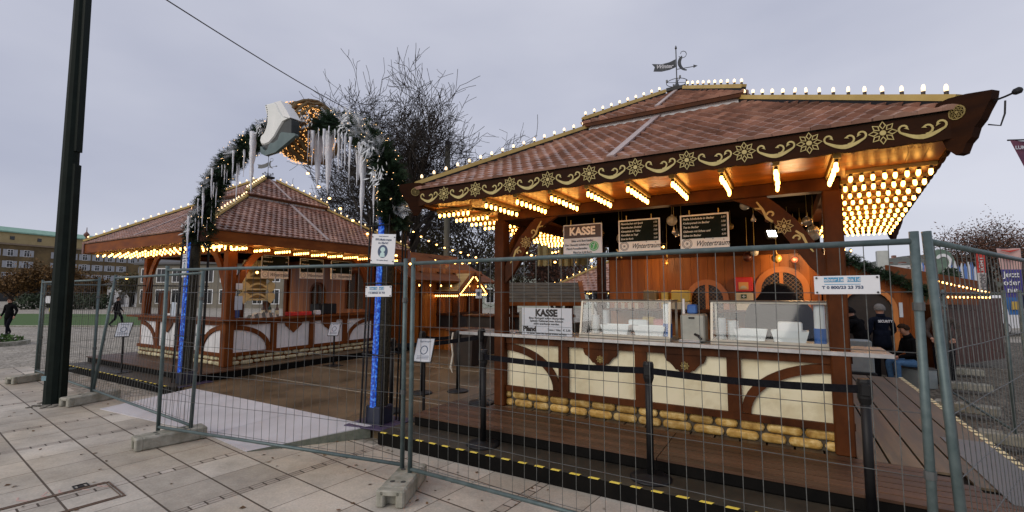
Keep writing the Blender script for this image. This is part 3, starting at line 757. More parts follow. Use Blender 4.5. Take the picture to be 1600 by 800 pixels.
# ---- K2
K2=thing('market_kiosk','plain orange timber kiosk with white plank counter standing beyond the arch','kiosk',(-11.2,6.9,.26))
E2=[(-13.85,4.1),(-8.65,4.1),(-8.65,9.15),(-13.85,9.15)]
A0,A1,B0,B1=-13.05,-9.35,4.95,8.65
pts2,PP2=kiosk(K2,A0,A1,B0,B1,E2,(-11.2,6.75,4.56),2.80,3.78,3.87,2.61,'light',(0,))
rows=[((-13.6+.40*k,4.2,2.609),(-13.6+.40*k,4.92,2.609)) for k in range(13)]
rows+=[((-8.75,4.5+.44*k,2.609),(-9.3,4.5+.44*k,2.609)) for k in range(11)]
battens(K2,rows,pts2,.1)
put_bulbs(K2,pts2,BULBF)
counter_side(K2,FR((A0,B0,.26),(1,0,0),(0,0,1)),A1-A0,'light')
counter_side(K2,FR((A1,B0,.26),(0,1,0),(0,0,1)),B1-B0,'light')
m=MB(); m.box((A0-.35,B0-.16,1.13),(A1+.16,B0+.35,1.17)); m.box((A1-.35,B0+.3502,1.13),(A1+.16,B1+.1,1.17)); m.build('counter_top',brownl,K2)
m=MB(); m.cbox((A1-.1,B0-.075,.26),(A1+.078,B0+.1,2.49),.01); m.build('post',brownl,K2)
m=MB(); m.planks(FR((A0,B1-.05,.26),(1,0,0),(0,0,1)),A1-A0,2.3,.12,.02,.003); bw2=m.build('back_wall',pine,K2)
arch_window(-9.95,.36,1.25,2.25,B1-.071,bw2,mt=brownl); arch_window(-11.55,.27,.35,1.95,B1-.071,bw2,mt=brownl)
for (p,sg,ax,o) in (((A1-.0,B0+.1),1,(0,1,0),(1,0,0)),((A1,B1-.15),-1,(0,1,0),(1,0,0)),((A1-.1,B0),-1,(1,0,0),(0,-1,0)),((A0+.15,B0+.03),1,(1,0,0),(0,-1,0))):
    brace(K2,p,sg,ax,o,2.50,False,brownl,.5)
vane(K2,(-11.2,6.75,4.57),.85,False)
# low wooden screen on the left counter end
m=MB(); m.planks(FR((A0+.12,B0+.3,1.17),(1,0,0),(0,0,1)),.55,.55,.1,.02); m.build('counter_screen',brownl,K2)
# ================= wares and boards =================
logo=ink
def menu_board(loc,w,h,label,lines,kind='menu',rz=0,u=(1,0,0),hang=.3,group=None):
    t=thing('menu_board' if kind=='menu' else 'hanging_sign',label,'sign',loc,group)
    fr=FR(loc,u,(0,0,1)); n=Vector((fr[0][2],fr[1][2],fr[2][2]))
    m=MB(); m.m=fr; m.box((-w/2,-h/2,-.012),(w/2,h/2,0)); m.build('panel',paper if kind=='kasse' else M('cream_sign_board',(.60,.57,.52),(.68,.65,.60),4,.5),t)
    for s_ in (-1,1):
        m=MB(); m.m=fr; m.tube([(s_*w*.3,h/2,-.006),(s_*w*.3,h/2+hang,-.006)],.005,5); m.build('hanging_chain',M('old_gold_board',(.4,.28,.075)),t)
    if kind=='kasse':
        m=MB(); m.m=fr; m.box((-w/2+.012,h/2-.165,.0),(w/2-.012,h/2-.012,.003)); m.build('dark_field',M('dark_brown_print',(.03,.012,.01),rough=.5),t)
        text('KASSE',.13,fr@Matrix.Translation((0,h/2-.088,.0045)),M('cream_letters',(.72,.68,.62),rough=.5),t,bold=.005,sx=.92)
        for i,(s,x) in enumerate([('Bitte erst Bon kaufen',0),('Der Umwelt zuliebe ist',-.07),('Pfand-Porzellanteller',-.07),('Pfand je 3,50 Euro',0)]):
            text(s,.036,fr@Matrix.Translation((x,h/2-.2-i*.046,.002)),ink,t,bold=.0004,sx=.9)
        m=MB(); m.m=fr; m.prism([(.145+.057*math.cos(2*pi*i/24),-.075+.057*math.sin(2*pi*i/24)) for i in range(24)],0,.004); b=m.build('green_badge',M('badge_green',(.02,.28,.05),rough=.4),t)
        g=MB(); g.m=fr; g.ribbon([(.145+.045*math.cos(2*pi*i/24),-.075+.045*math.sin(2*pi*i/24)) for i in range(24)],.004,.004,.0055,None,True); g.ribbon([(.13,-.11),(.15,-.07),(.16,-.04)],.006,.004,.0055); g.ribbon([(.15,-.07),(.13,-.055)],.006,.004,.0056); g.build('badge_leaf',paper,b)
    else:
        bh=h*.64
        m=MB(); m.m=fr; m.box((-w/2+.016,h/2-.018-bh,0),(w/2-.016,h/2-.016,.004)); m.build('chalkboard',board,t)
        for i,(a,b_) in enumerate(lines):
            y=h/2-.045-i*bh/ (len(lines)+.35)
            text(a,bh*.13,fr@Matrix.Translation((-w/2+.03,y,.0045)),chalk,t,align='LEFT',shear=.25,sx=.85,bold=.0006)
            if b_: text(b_,bh*.115,fr@Matrix.Translation((w/2-.03,y,.0045)),chalk,t,align='RIGHT',shear=.25,sx=.9)
        yb=-h/2+h*.16
        text('Wintertraum',h*.215,fr@Matrix.Translation((.07*w/.46,yb,.001)),logo,t,shear=.45,sx=.75,bold=.0008)
        g=MB(); g.m=fr; c=(-w/2+.065*w/.46,yb+.005)
        for r_ in (.048,.036): g.ribbon([(c[0]+r_*w/.46*math.cos(2*pi*i/20),c[1]+r_*w/.46*math.sin(2*pi*i/20)) for i in range(20)],.005,0,.0015,None,True)
        for k in range(3): g.ribbon([(c[0]-.018*math.cos(k*pi/3),c[1]-.018*math.sin(k*pi/3)),(c[0]+.018*math.cos(k*pi/3),c[1]+.018*math.sin(k*pi/3))],.004,0,.0012+.0004*k)
        for (sx_,sy_) in ((.0,.055),(.08,.045),(.15,.06),(.18,.035),(-.02,-.025)):
            for k in range(3): g.ribbon([(sx_*w/.46-.007*math.cos(k*pi/3),yb+sy_-.007*math.sin(k*pi/3)),(sx_*w/.46+.007*math.cos(k*pi/3),yb+sy_+.007*math.sin(k*pi/3))],.002,0,.0012+.0003*k)
        g.build('emblem',logo,t)
    return t
by=5.13
menu_board((-2.06,by,2.31),.49,.39,'hanging KASSE sign with dark title field and round green badge',None,'kasse',hang=.06)
menu_board((-1.385,by,2.33),.465,.36,'narrower hanging chalk menu board between KASSE sign and wide menu board',[('Flammkuchen mit Speck','7,50'),('Flammkuchen Zwiebel','7,00'),('Käsespätzle im Teller','7,50'),('Kartoffeln im Topf','4,50'),('Brot im Korb','2,00')],hang=.05)
menu_board((-.705,by,2.325),.475,.37,'wider hanging chalk menu board near the middle of the front opening',[('Heiße Schokolade im Becher','3,50'),('Kinderpunsch im Becher','3,50'),('Tee im Becher','3,00'),('Glühwein mit Schuss und','4,50'),('Sahne im Becher','4,00')],hang=.05)
# KASSE / Pfand panel standing on the counter
t=thing('price_sign','white KASSE and Pfand price board standing on the counter of the scroll kiosk','sign',(-2.54,5.13,1.166))
m=MB(); m.box((-2.88,5.12,1.166),(-2.2,5.135,1.5)); m.box((-2.80,5.136,1.166),(-2.78,5.25,1.3)); m.box((-2.3,5.136,1.166),(-2.28,5.25,1.3)); m.build('panel',paper,t)
fr=FR((-2.54,5.1185,1.33),(1,0,0),(0,0,1))
text('KASSE',.115,fr@Matrix.Translation((0,.105,0)),ink,t,bold=.006,sx=.95)
for i,s in enumerate(['Bitte Rückgeld sofort überprüfen','Spätere Reklamationen können','nicht anerkannt werden']): text(s,.036,fr@Matrix.Translation((0,.043-i*.034,0)),ink,t,bold=.0006)
m=MB(); m.m=fr; m.box((-.34,-.058,-.0005),(.34,-.056,.0015)); m.build('dividing_line',ink,t)
text('Pfand',.085,fr@Matrix.Translation((-.325,-.093,0)),ink,t,align='LEFT',bold=.005)
text('Tasse / Glas   € 3,50',.036,fr@Matrix.Translation((.32,-.095,0)),ink,t,align='RIGHT',bold=.0004)
text('für Becher, Gläser und Flaschen erheben wir Pfand',.026,fr@Matrix.Translation((0,-.145,0)),ink,t,bold=.0004)
# glass display cases
frm=M('case_frame',(.42,.40,.33),(.5,.48,.42),8,.4,metal=.2)
panew=M('white_plastic',(.66,.68,.70),(.74,.75,.77),6,.4)
def case(x0,x1,y,label,extra):
    t=thing('display_case',label,'display case',((x0+x1)/2,y,1.166)); z=1.1665; h=.42; d=.45
    m=MB(); m.box((x0,y,z),(x1,y+d,z+.03)); m.build('tray_base',frm,t)
    m=MB(); 
    for x in (x0+.012,x1-.012):
        m.bar((x,y+.02,z+.03),(x+(.0),y+.1,z+h),.024,.02,(0,1,0)); m.bar((x,y+d-.02,z+.03),(x,y+d-.02,z+h),.024,.02,(0,1,0)); m.bar((x,y+.1,z+h),(x,y+d-.02,z+h),.02,.02)
    m.bar((x0+.012,y+.1,z+h),(x1-.012,y+.1,z+h),.018,.018); m.bar((x0+.012,y+.02,z+.04),(x1-.012,y+.02,z+.04),.018,.018); m.build('case_rim',frm,t)
    m=MB(); m.box((x0-.01,y+.08,z+h+.01),(x1+.01,y+d,z+h+.02)); m.build('top_plate',M('case_top_dark',(.05,.045,.04),(.09,.08,.07),7,.4),t)
    m=MB(); m.add([(x0+.024,y+.02,z+.03),(x1-.024,y+.02,z+.03),(x1-.024,y+.1,z+h),(x0+.024,y+.1,z+h)],[(0,1,2,3)]); m.build('front_pane',glass_pane,t)
    return t
glass_pane=bpy.data.materials.new('case_pane'); glass_pane.use_nodes=True
nt=glass_pane.node_tree;nt.nodes.clear(); o_=nt.nodes.new('ShaderNodeOutputMaterial'); mx=nt.nodes.new('ShaderNodeMixShader'); tr=nt.nodes.new('ShaderNodeBsdfTransparent'); tr.inputs['Color'].default_value=(.9,.95,.95,1); gl=nt.nodes.new('ShaderNodeBsdfGlossy'); gl.inputs['Roughness'].default_value=.04; gl.inputs['Color'].default_value=(.95,.97,1,1)
mx.inputs[0].default_value=.05; nt.links.new(tr.outputs[0],mx.inputs[1]); nt.links.new(gl.outputs[0],mx.inputs[2]); nt.links.new(mx.outputs[0],o_.inputs[0])
case(-2.12,-1.08,5.14,'glass display case beside the KASSE price board holding napkins and trays',0)
case(-.68,.36,5.14,'glass display case next to the corner post with white tubs in front of wall',0)
def tub(x,y,w,d,h,label,z=1.197,m_=None):
    m=MB(); a=.8
    for (o,i,zz0,zz1) in ((0,0,0,h),):
        vs=[(x-w/2*a,y-d/2*a,z),(x+w/2*a,y-d/2*a,z),(x+w/2*a,y+d/2*a,z),(x-w/2*a,y+d/2*a,z),(x-w/2,y-d/2,z+h),(x+w/2,y-d/2,z+h),(x+w/2,y+d/2,z+h),(x-w/2,y+d/2,z+h)]
        vi=[(x-w/2*a*.9,y-d/2*a*.9,z+.01),(x+w/2*a*.9,y-d/2*a*.9,z+.01),(x+w/2*a*.9,y+d/2*a*.9,z+.01),(x-w/2*a*.9,y+d/2*a*.9,z+.01),(x-w/2*.93,y-d/2*.93,z+h),(x+w/2*.93,y-d/2*.93,z+h),(x+w/2*.93,y+d/2*.93,z+h),(x-w/2*.93,y+d/2*.93,z+h)]
        m.add(vs+vi,[(0,3,2,1),(0,1,5,4),(1,2,6,5),(2,3,7,6),(3,0,4,7),(8,9,10,11),(8,12,13,9),(9,13,14,10),(10,14,15,11),(11,15,12,8),(4,5,13,12),(5,6,14,13),(6,7,15,14),(7,4,12,15)])
    return tag(m.build('plastic_tub',m_ or panew),label,'tub')
tub(-1.72,5.33,.34,.2,.12,'white tub in the napkin display case, the one nearer the KASSE board')
tub(-1.33,5.33,.36,.2,.12,'white tub in the napkin display case, beside the tall white roll')
tub(-.32,5.35,.3,.2,.12,'white tub in the corner post display case, in front of the red and cream cabinet')
tub(.02,5.35,.32,.2,.12,'white tub in the corner post display case holding a stack of paper sheets')
def stackcups(x,y,label,n,r=.045,h=.028,z=1.197,mm=None):
    m=MB()
    for i in range(n): m.lathe([(r*.9,i*h),(r,(i+1)*h-.004),(r*1.06,(i+1)*h-.002),(r*1.06,(i+1)*h)],(x,y,z),14)
    return tag(m.build('cup_stack',mm or panew,None,True),label,'cups')
stackcups(-1.99,5.36,'white paper cup stack at the glass edge beside the KASSE price board',8); stackcups(-1.9,5.46,'taller white paper cup stack standing behind the first stack in the napkin case',10)
stackcups(-.6,5.36,'white cup stack at the near edge of the corner post display case',8,.05); stackcups(-.49,5.42,'wide white cup stack next to the edge stack in the corner post case',7,.055)
def softbox(name,a,b,mm,label,cat,tilt=0,c=.012):
    m=MB(); cx,cy,cz=[(a[i]+b[i])/2 for i in range(3)]
    m.m=Matrix.Translation((cx,cy,a[2]))@Matrix.Rotation(tilt,4,'Z')@Matrix.Translation((-cx,-cy,-a[2])); m.cbox(a,b,c); return tag(m.build(name,mm),label,cat)
bluep=M('blue_print',(.02,.09,.34),(.04,.14,.42),8,.5)
softbox('paper_stack',(-1.62,5.44,1.23),(-1.4,5.54,1.37),panew,'slanted white napkin block behind the two white tubs','napkins',.2)
softbox('paper_stack',(-.08,5.30,1.285),(.13,5.42,1.40),M('white_paper',(.72,.72,.74),rough=.8),'stack of white paper sheets lying on a tub in the corner post case','paper')
softbox('red_carton',(-1.34,5.5,1.20),(-1.16,5.6,1.38),M('pink_red_carton',(.45,.08,.10),(.5,.2,.2),9,.6),'pinkish red carton behind the glass beside the tall roll','carton')
softbox('yellow_carton',(-1.5,5.62,1.20),(-1.36,5.7,1.40),M('yellow_carton',(.55,.36,.06),(.6,.42,.1),9,.6),'yellow carton behind the glass next to the red carton','carton')
def roll(x,y,label):
    t=thing('paper_roll',label,'paper roll',(x,y,1.197)); m=MB(); m.lathe([(.05,0),(.05,.15)],(x,y,1.197),14); m.build('blue_wrapper',bluep,t); m=MB(); m.lathe([(.046,.15),(.046,.37),(.02,.375)],(x,y,1.197),14); m.build('white_roll',panew,t)
roll(-1.135,5.3,'tall white roll with blue wrapper in the napkin case corner'); roll(.27,5.32,'tall white roll with blue wrapper beside the corner post')
# card reader / water boiler machine
t=thing('water_boiler','grey metal box boiler standing on counter between the two glass cases','boiler',(-.87,5.3,1.166))
m=MB(); m.cbox((-.985,5.22,1.167),(-.74,5.45,1.46),.015); m.build('housing',M('grey_enamel',(.30,.31,.28),(.40,.41,.37),6,.35,metal=.3),t)
m=MB(); m.box((-.9,5.214,1.41),(-.84,5.219,1.43)); m.build('badge_plate',ink,t)
m=MB(); m.tube([(-.84,5.215,1.25),(-.80,5.17,1.24),(-.77,5.16,1.2)],.013,8); m.build('tap',black,t)
t=thing('blue_canister','blue capped canister standing on the grey boiler','canister',(-.9,5.36,1.46)); m=MB(); m.cbox((-.93,5.31,1.46),(-.83,5.41,1.56),.012); m.build('canister_body',bluep,t); m=MB(); m.lathe([(.015,0),(.012,.16)],(-.96,5.3,1.461),8); m.build('spout',panew,t)
softbox('receipt_pile',(-1.0,5.16,1.167),(-.78,5.21,1.19),MATS['white_paper'],'crumpled white receipts lying in front of the grey boiler','receipts')
softbox('cash_register',(-3.02,5.28,1.167),(-2.9,5.5,1.45),M('grey_register',(.25,.27,.26),(.33,.35,.33),6,.5),'grey cash register behind the KASSE price board','cash register')
softbox('paper_pad',(-3.25,5.2,1.167),(-3.03,5.35,1.178),MATS['white_paper'],'flat white paper pad on the counter end by the corner post','paper pad')
# things on the back shelf
shelf=thing('wall_shelf','dark shelf along the plank wall carrying boxes and cups','shelf',(-1,6.75,.26))
m=MB(); m.box((-2.35,6.65,1.42),(.40,7.17,1.45)); m.build('shelf_board',brown,shelf)
for x in (-2.3,-.95,.35): m=MB(); m.box((x-.03,6.7,.26),(x+.03,6.76,1.42)); m.build('leg',brown,shelf)
for i in range(4): softbox('card_holder',(-2.2+i*.10,6.7,1.45),(-2.15+i*.10,6.76,1.54),M('pale_card',(.5,.46,.36),rough=.6),['pale card holder at the far end of the row of four above the glass case','second pale card holder in the row of four above the glass case','third pale card holder in the row of four above the glass case','pale card holder closest to the brown box in the row of four'][i],'card holder',.3,.004)
softbox('cardboard_box',(-1.78,6.75,1.45),(-1.60,6.95,1.72),M('cardboard',(.22,.16,.08),(.28,.2,.11),7,.8),'upright brown cardboard box on the back shelf','box')
softbox('yellow_box',(-1.54,6.8,1.45),(-1.44,6.95,1.70),M('yellow_plastic',(.60,.42,.06),(.66,.48,.1),6,.5),'narrow yellow box on the back shelf','box')
softbox('yellow_box',(-1.40,6.8,1.56),(-1.15,6.95,1.72),M('yellow_plastic',(.60,.42,.06)),'wide yellow box standing on the shelf beside the narrow yellow one','box'); softbox('white_box',(-1.40,6.8,1.45),(-1.15,6.95,1.558),M('cream_box',(.55,.5,.36),rough=.6),'cream box under the wide yellow box','box')
t=thing('first_aid_cabinet','red fire blanket cabinet over cream first aid box on the plank wall','first aid cabinet',(-.48,7.1,1.4))
m=MB(); m.cbox((-.60,7.06,1.70),(-.38,7.175,1.90),.01); m.build('red_case',M('signal_red',(.55,.02,.015),(.62,.03,.02),6,.4),t)
m=MB(); m.cbox((-.60,7.05,1.42),(-.38,7.175,1.685),.01); m.build('cream_case',M('cream_box',(.55,.5,.36)),t)
m=MB(); m.box((-.525,7.043,1.61),(-.455,7.0495,1.665)); m.box((-.50,7.04,1.62),(-.48,7.0425,1.655)); m.build('cross_plate',M('sign_green_dark',(.01,.06,.03),rough=.5),t)
m=MB(); m.box((-.495,7.0385,1.615),(-.485,7.0415,1.66)); m.box((-.513,7.038,1.632),(-.467,7.0392,1.643)); m.build('white_cross',paper,t)
m=MB(); m.box((-.55,7.053,1.73),(-.43,7.0595,1.83)); m.build('instruction_label',M('label_orange',(.7,.35,.1),rough=.5),t)
m=MB(); m.prism([(-.49+.04*math.cos(pi*i/8),1.745+.04*math.sin(pi*i/8)) for i in range(9)],0,.004,FR((0,7.052,0),(1,0,0),(0,0,1))); m.build('dome_symbol',M('cream_box',(.5,.5,.4)),t)
# covered machine: black draped bulk
m=MB(); prof=[(.36,0),(.37,.32),(.35,.46),(.29,.56),(.22,.62),(.17,.69),(.12,.77),(.04,.80)]
m.lathe(prof,(-.08,6.35,1.0),22)
for i,v in enumerate(m.v):
    a=math.atan2(v.y-6.35,v.x+.08); m.v[i]=Vector((-.08+(v.x+.08)*(1+.05*math.sin(5*a+v.z*6)),6.35+(v.y-6.35)*.8*(1+.05*math.cos(4*a)),v.z))
t=thing('covered_machine','bulky machine under a black cover behind the corner post display case','covered machine',(-.08,6.35,.26)); m.build('cover',fabricb,t,True)
m=MB(); m.box((-.4,6.1,.26),(.24,6.6,1.0)); m.build('stand',black,t)
# baubles and stars hanging under the beam
def hang(x,y,z,kind,c,label,r=.05,top=2.70):
    nm={'ball':'bauble','pear':'glass_drop','star':'hanging_star','lantern':'lantern','disc':'wooden_disc'}[kind]
    t=thing(nm,label,'bauble' if kind in('ball','pear') else 'hanging ornament',(x,y,z))
    m=MB(); m.tube([(x,y,z+r*.9),(x,y,top)],.0022,4); m.build('thread',MATS['old_gold_board'],t)
    m=MB()
    if kind=='ball': m.ball((x,y,z),r,14,8); m.lathe([(r*.2,r*.95),(r*.2,r*1.15)],(x,y,z),8)
    elif kind=='pear': m.lathe([(.004,-r),(r*.7,-r*.7),(r*.75,-.2*r),(r*.35,.5*r),(r*.12,r*1.3),(.004,r*1.5)],(x,y,z),12)
    elif kind=='disc': m.lathe([(r,-.01),(r,.01)],(x,y,z),18,Matrix.Rotation(pi/2,3,'X'))
    elif kind=='star':
        for k in range(3): m.m=Matrix.Translation((x,y,z))@Matrix.Rotation(k*pi/3,4,'Y'); m.box((-r,-.006-k*.001,-.008),(r,.006+k*.001,.008))
    m.build('ornament_body',c,t,kind!='star')
pearl=M('pearl_bauble',(.55,.52,.42),rough=.3); amber=M('amber_glass',(.45,.25,.06),rough=.15,metal=.3); clear=M('smoky_glass',(.5,.45,.35),rough=.08,metal=.5); rb=M('brown_bauble',(.10,.03,.02),rough=.4)
H=[(-2.42,5.5,2.50,'ball',pearl,'matt cream bauble hanging between curved brace and KASSE sign',.055),
(-1.72,5.6,2.36,'disc',pearl,'round cream lamp disc hanging between KASSE sign and first menu board',.07),
(-1.68,5.35,2.15,'star',amber,'glowing straw star beside the lower corner of the KASSE sign',.06),
(-1.10,5.5,2.52,'ball',pearl,'cream bauble behind the upper corner of the narrower menu board',.06),
(-1.02,5.2,2.36,'pear',clear,'clear glass drop between the menu boards, the higher one',.035),
(-.98,5.4,2.24,'pear',amber,'amber glass drop between the menu boards, the lower one',.035),
(-.33,5.35,2.60,'ball',pearl,'cream bauble above the corner of the wider menu board',.05),
(-.25,5.25,2.44,'pear',clear,'clear glass drop near wider menu board and the scrolled brace',.035),
(-.13,5.5,2.46,'pear',rb,'dark pine shaped drop in front of the scrolled brace',.035),
(.22,5.6,2.42,'ball',clear,'shiny glass bauble between scrolled brace and corner post',.05),
(.28,5.7,2.28,'ball',pearl,'cream bauble low beside the corner post',.05),
(-.42,6.9,2.16,'ball',rb,'dark bauble beside a cream one over the first aid cabinet',.06),
(-.33,6.85,2.22,'ball',pearl,'cream bauble hanging over the first aid cabinet',.05),
(-.08,6.85,2.13,'ball',amber,'amber bauble hanging over the larger arched window',.06),
(.12,6.85,2.10,'ball',rb,'brown bauble by the upper edge of larger arched window',.045),
(.28,6.85,2.24,'star',rb,'small dark wooden star on the plank wall beside the corner post',.05),
(-1.45,6.85,2.12,'pear',amber,'amber drop on the plank wall below the narrower menu board',.04)]
H+=[(-2.2,6.2,2.52,'star',MATS['old_gold_board'] if 0 else amber,'thin gilt star in the dark roof above the KASSE sign',.04),
(-1.9,6.4,2.50,'ball',rb,'small dark bauble in the roof shade above the KASSE sign',.04),(-1.2,6.3,2.47,'pear',clear,'smoky glass drop deep in the roof shade between the menu boards',.05),
(-.55,6.2,2.50,'ball',amber,'amber bauble deep in the roof shade above the wider menu board',.04),(.05,6.3,2.52,'star',clear,'silvery star in the roof shade behind the scrolled brace',.06),(.3,6.3,2.40,'ball',clear,'mirror bauble in the dark corner beside the corner post',.06),(.18,6.45,2.52,'pear',amber,'amber drop in the dark corner behind the mirror bauble',.05)]
for h in H: hang(*h[:6],r=h[6])
# wooden curved arm silhouettes and dark lamp battens inside roof
t=thing('work_light','small bright white square floodlight hanging behind the scrolled brace','floodlight',(-.12,6.3,2.35))
m=MB(); m.m=Matrix.Translation((-.12,6.3,2.38))@Matrix.Rotation(.5,4,'Z')@Matrix.Rotation(-.5,4,'X'); m.box((-.055,-.02,-.05),(.055,.02,.05)); m.build('housing',black,t)
m=MB(); m.m=Matrix.Translation((-.12,6.3,2.38))@Matrix.Rotation(.5,4,'Z')@Matrix.Rotation(-.5,4,'X'); m.box((-.048,-.026,-.043),(.048,-.021,.043)); m.build('lamp_glass',M('flood_glow',(1,1,1),emit=(1,.93,.82),es=14),t)
m=MB(); m.tube([(-.12,6.3,2.42),(-.12,6.3,2.74)],.006,5); m.build('bracket',black,t)
def lamp(name,loc,e,r,c):
    l=bpy.data.lights.new(name,'POINT'); l.energy=e; l.color=c; l.shadow_soft_size=r
    o=bpy.data.objects.new(name,l); COL.objects.link(o); o.location=loc; return o
def lantern(x,y,z,label,e=6,s=1):
    t=thing('lantern',label,'lantern',(x,y,z)); m=MB(); m.lathe([(.05*s,0),(.055*s,.01)],(x,y,z),8); m.lathe([(.06*s,.14*s),(.03*s,.18*s),(.008,.21*s)],(x,y,z),8)
    for k in range(4): a=k*pi/2; m.tube([(x+.05*s*math.cos(a),y+.05*s*math.sin(a),z),(x+.055*s*math.cos(a),y+.055*s*math.sin(a),z+.14*s)],.004,4)
    m.tube([(x,y,z+.2*s),(x+.0,y,z+.2*s+.15)],.006,5); m.build('lantern_frame',black,t)
    m=MB(); m.ball((x,y,z+.07*s),.026*s,10,6); m.build('flame_bulb',bulbfar,t)
    lamp('lantern_light',(x,y-(.18 if y>6.8 and x>-2 else 0),z-.16 if y>6.8 and x>-2 else z+.07*s+.12),e,.06,(1,.6,.28))
lantern(-13.25,4.7,1.95,'lit wall lantern at the far corner post of the orange kiosk',3)
lantern(-9.1,5.35,2.02,'lit wall lantern by the near corner post of the orange kiosk',5)
lantern(-9.6,7.2,2.0,'small lit lantern hanging between the menu boards of the orange kiosk',5,.7)
lantern(.12,6.9,2.28,'lit glass lantern above the larger arched window of the scroll kiosk',15,.8)
lantern(-1.5,6.85,2.3,'lit glass lantern above the plank wall behind the narrower menu board',6,.7)
# K2 wares
house=M('cream_facade',(.58,.46,.20),(.68,.56,.28),8,.5); 
t=thing('model_house','three tiered cream model house facade with arches and gable ends in the orange kiosk','model house',(-9.75,5.75,1.17))
y0,y1=5.42,6.05
m=MB(); m.box((-9.92,y0,1.17),(-9.74,y0+.06,1.5)); m.box((-9.92,y1-.06,1.17),(-9.74,y1,1.5)); m.build('stand',brown,t)
for k,zz in enumerate((1.52,1.74,1.98)):
    m=MB(); m.box((-9.9,y0-.03,zz),(-9.72,y1+.03,zz+.035)); 
    fr=FR((-9.715,0,0),(0,1,0),(0,0,1))
    for yy in (y0+.03,y1-.03): m.prism([(yy-.09,zz+.03),(yy-.11,zz+.12),(yy,zz+.2),(yy+.11,zz+.12),(yy+.09,zz+.03),(yy,zz-.07)],0,.02,fr)
    A=[(y0+.1+(y1-y0-.2)*i/10,zz+.04+.10*math.sin(pi*i/10)) for i in range(11)]; m.ribbon(A,.035,0,.018,fr)
    m.build('tier',house,t)
m=MB(); m.box((-9.9,y0+.08,2.2),(-9.76,y1-.08,2.32)); 
for i in range(5): m.box((-9.9,y0+.1+i*.1,2.32),(-9.76,y0+.15+i*.1,2.38))
m.build('tier',house,t)
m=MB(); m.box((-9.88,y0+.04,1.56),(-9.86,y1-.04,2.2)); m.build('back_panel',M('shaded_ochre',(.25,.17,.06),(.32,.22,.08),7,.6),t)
def bottle(x,y,c,label,h=.3,z=1.1705):
    t=thing('bottle',label,'bottle',(x,y,z)); m=MB(); m.lathe([(.036,0),(.038,.02),(.038,h*.58),(.015,h*.76),(.013,h),(.016,h+.001)],(x,y,z),12); m.build('glass_body',c,t,True)
    m=MB(); m.lathe([(.0385,h*.15),(.0385,h*.5)],(x,y,z),12); m.build('bottle_label',M('pale_label',(.6,.55,.38),rough=.6),t)
bb=M('brown_bottle',(.06,.02,.008),rough=.12); gb=M('green_bottle',(.01,.03,.012),rough=.12)
bottle(-9.55,5.78,bb,'brown bottle with pale label in front of the model house, the nearer of two'); bottle(-9.55,5.92,gb,'green bottle with pale label in front of the model house next to a brown one'); bottle(-9.6,6.12,bb,'plain brown bottle standing apart from the labelled pair',.27)
t=thing('draped_cloth','checked grey and cream cloth bundle on the counter of the orange kiosk','cloth',(-9.42,5.75,1.17))
m=MB(); k=16
for i in range(k): 
    a=5.40+.62*i/k; b=5.40+.62*(i+1)/k; ha=.10*math.sin(pi*i/k)**.4*(1+.2*math.sin(i*2)); hb=.10*math.sin(pi*(i+1)/k)**.4*(1+.2*math.sin(i*2+2)); m.k=i//2%2
    m.add([(-9.32,a,1.171),(-9.32,b,1.171),(-9.36,b,1.171+hb),(-9.36,a,1.171+ha)],[(0,1,2,3)]); m.k=1-m.k; m.add([(-9.36,a,1.171+ha),(-9.36,b,1.171+hb),(-9.5,b,1.171+hb),(-9.5,a,1.171+ha)],[(0,1,2,3)])
m.build('cloth_surface',[M('cloth_cream',(.5,.48,.42),rough=.9),M('cloth_grey',(.12,.13,.13),rough=.9)],t)
softbox('red_tray',(-9.6,6.3,1.171),(-9.4,6.85,1.26),M('signal_red',(.55,.02,.015)),'long red tray with goods on the orange kiosk counter','tray')
softbox('chest_freezer_black',(-9.9,7.15,1.171),(-9.55,7.65,1.42),black,'black box shaped machine at the end of the orange kiosk counter','machine') .name='coffee_machine'
softbox('white_dispenser',(-9.5,6.95,1.171),(-9.38,7.08,1.28),panew,'small white dispenser with dark hole on the orange kiosk counter','dispenser')
softbox('blue_crate',(-9.85,5.12,1.171),(-9.6,5.32,1.33),M('blue_plastic',(.02,.06,.28),rough=.4),'small blue crate beside the near corner post of the orange kiosk','crate')
softbox('notice_card',(-9.255,5.02,1.35),(-9.25,5.17,1.62),M('pale_blue_notice',(.42,.5,.6),(.5,.58,.68),9,.5),'pale blue price notice on the near corner post','notice',0,.001); softbox('notice_card',(-9.255,5.03,1.75),(-9.25,5.16,1.87),paper,'small white notice above the pale blue one on the near corner post','notice',0,.001)
for i,(yy,w,h) in enumerate([(5.98,.62,.5),(6.88,.62,.46),(7.72,.62,.46)]):
    menu_board((-9.5,yy,2.24),w,h,['menu board hanging above the model house in the orange kiosk','middle menu board of the orange kiosk, above the red tray','menu board of the orange kiosk hanging above the black machine'][i],[('Glühwein rot','3,50'),('Glühwein weiß','3,50'),('Punsch','3,50')],u=(0,1,0),hang=.03)
# telephone-like white thing and papers at front counter
softbox('white_scale',(-12.1,5.0,1.171),(-11.85,5.25,1.22),panew,'white kitchen scale on the front counter of the orange kiosk','scale',.2)
for i,(x,lab) in enumerate([(-11.5,'pale blue notice standing upright on the front counter of the orange kiosk')]): softbox('notice_card',(x,4.9,1.171),(x+.18,4.91,1.48),MATS['pale_blue_notice'],lab,'notice',.1,.002)
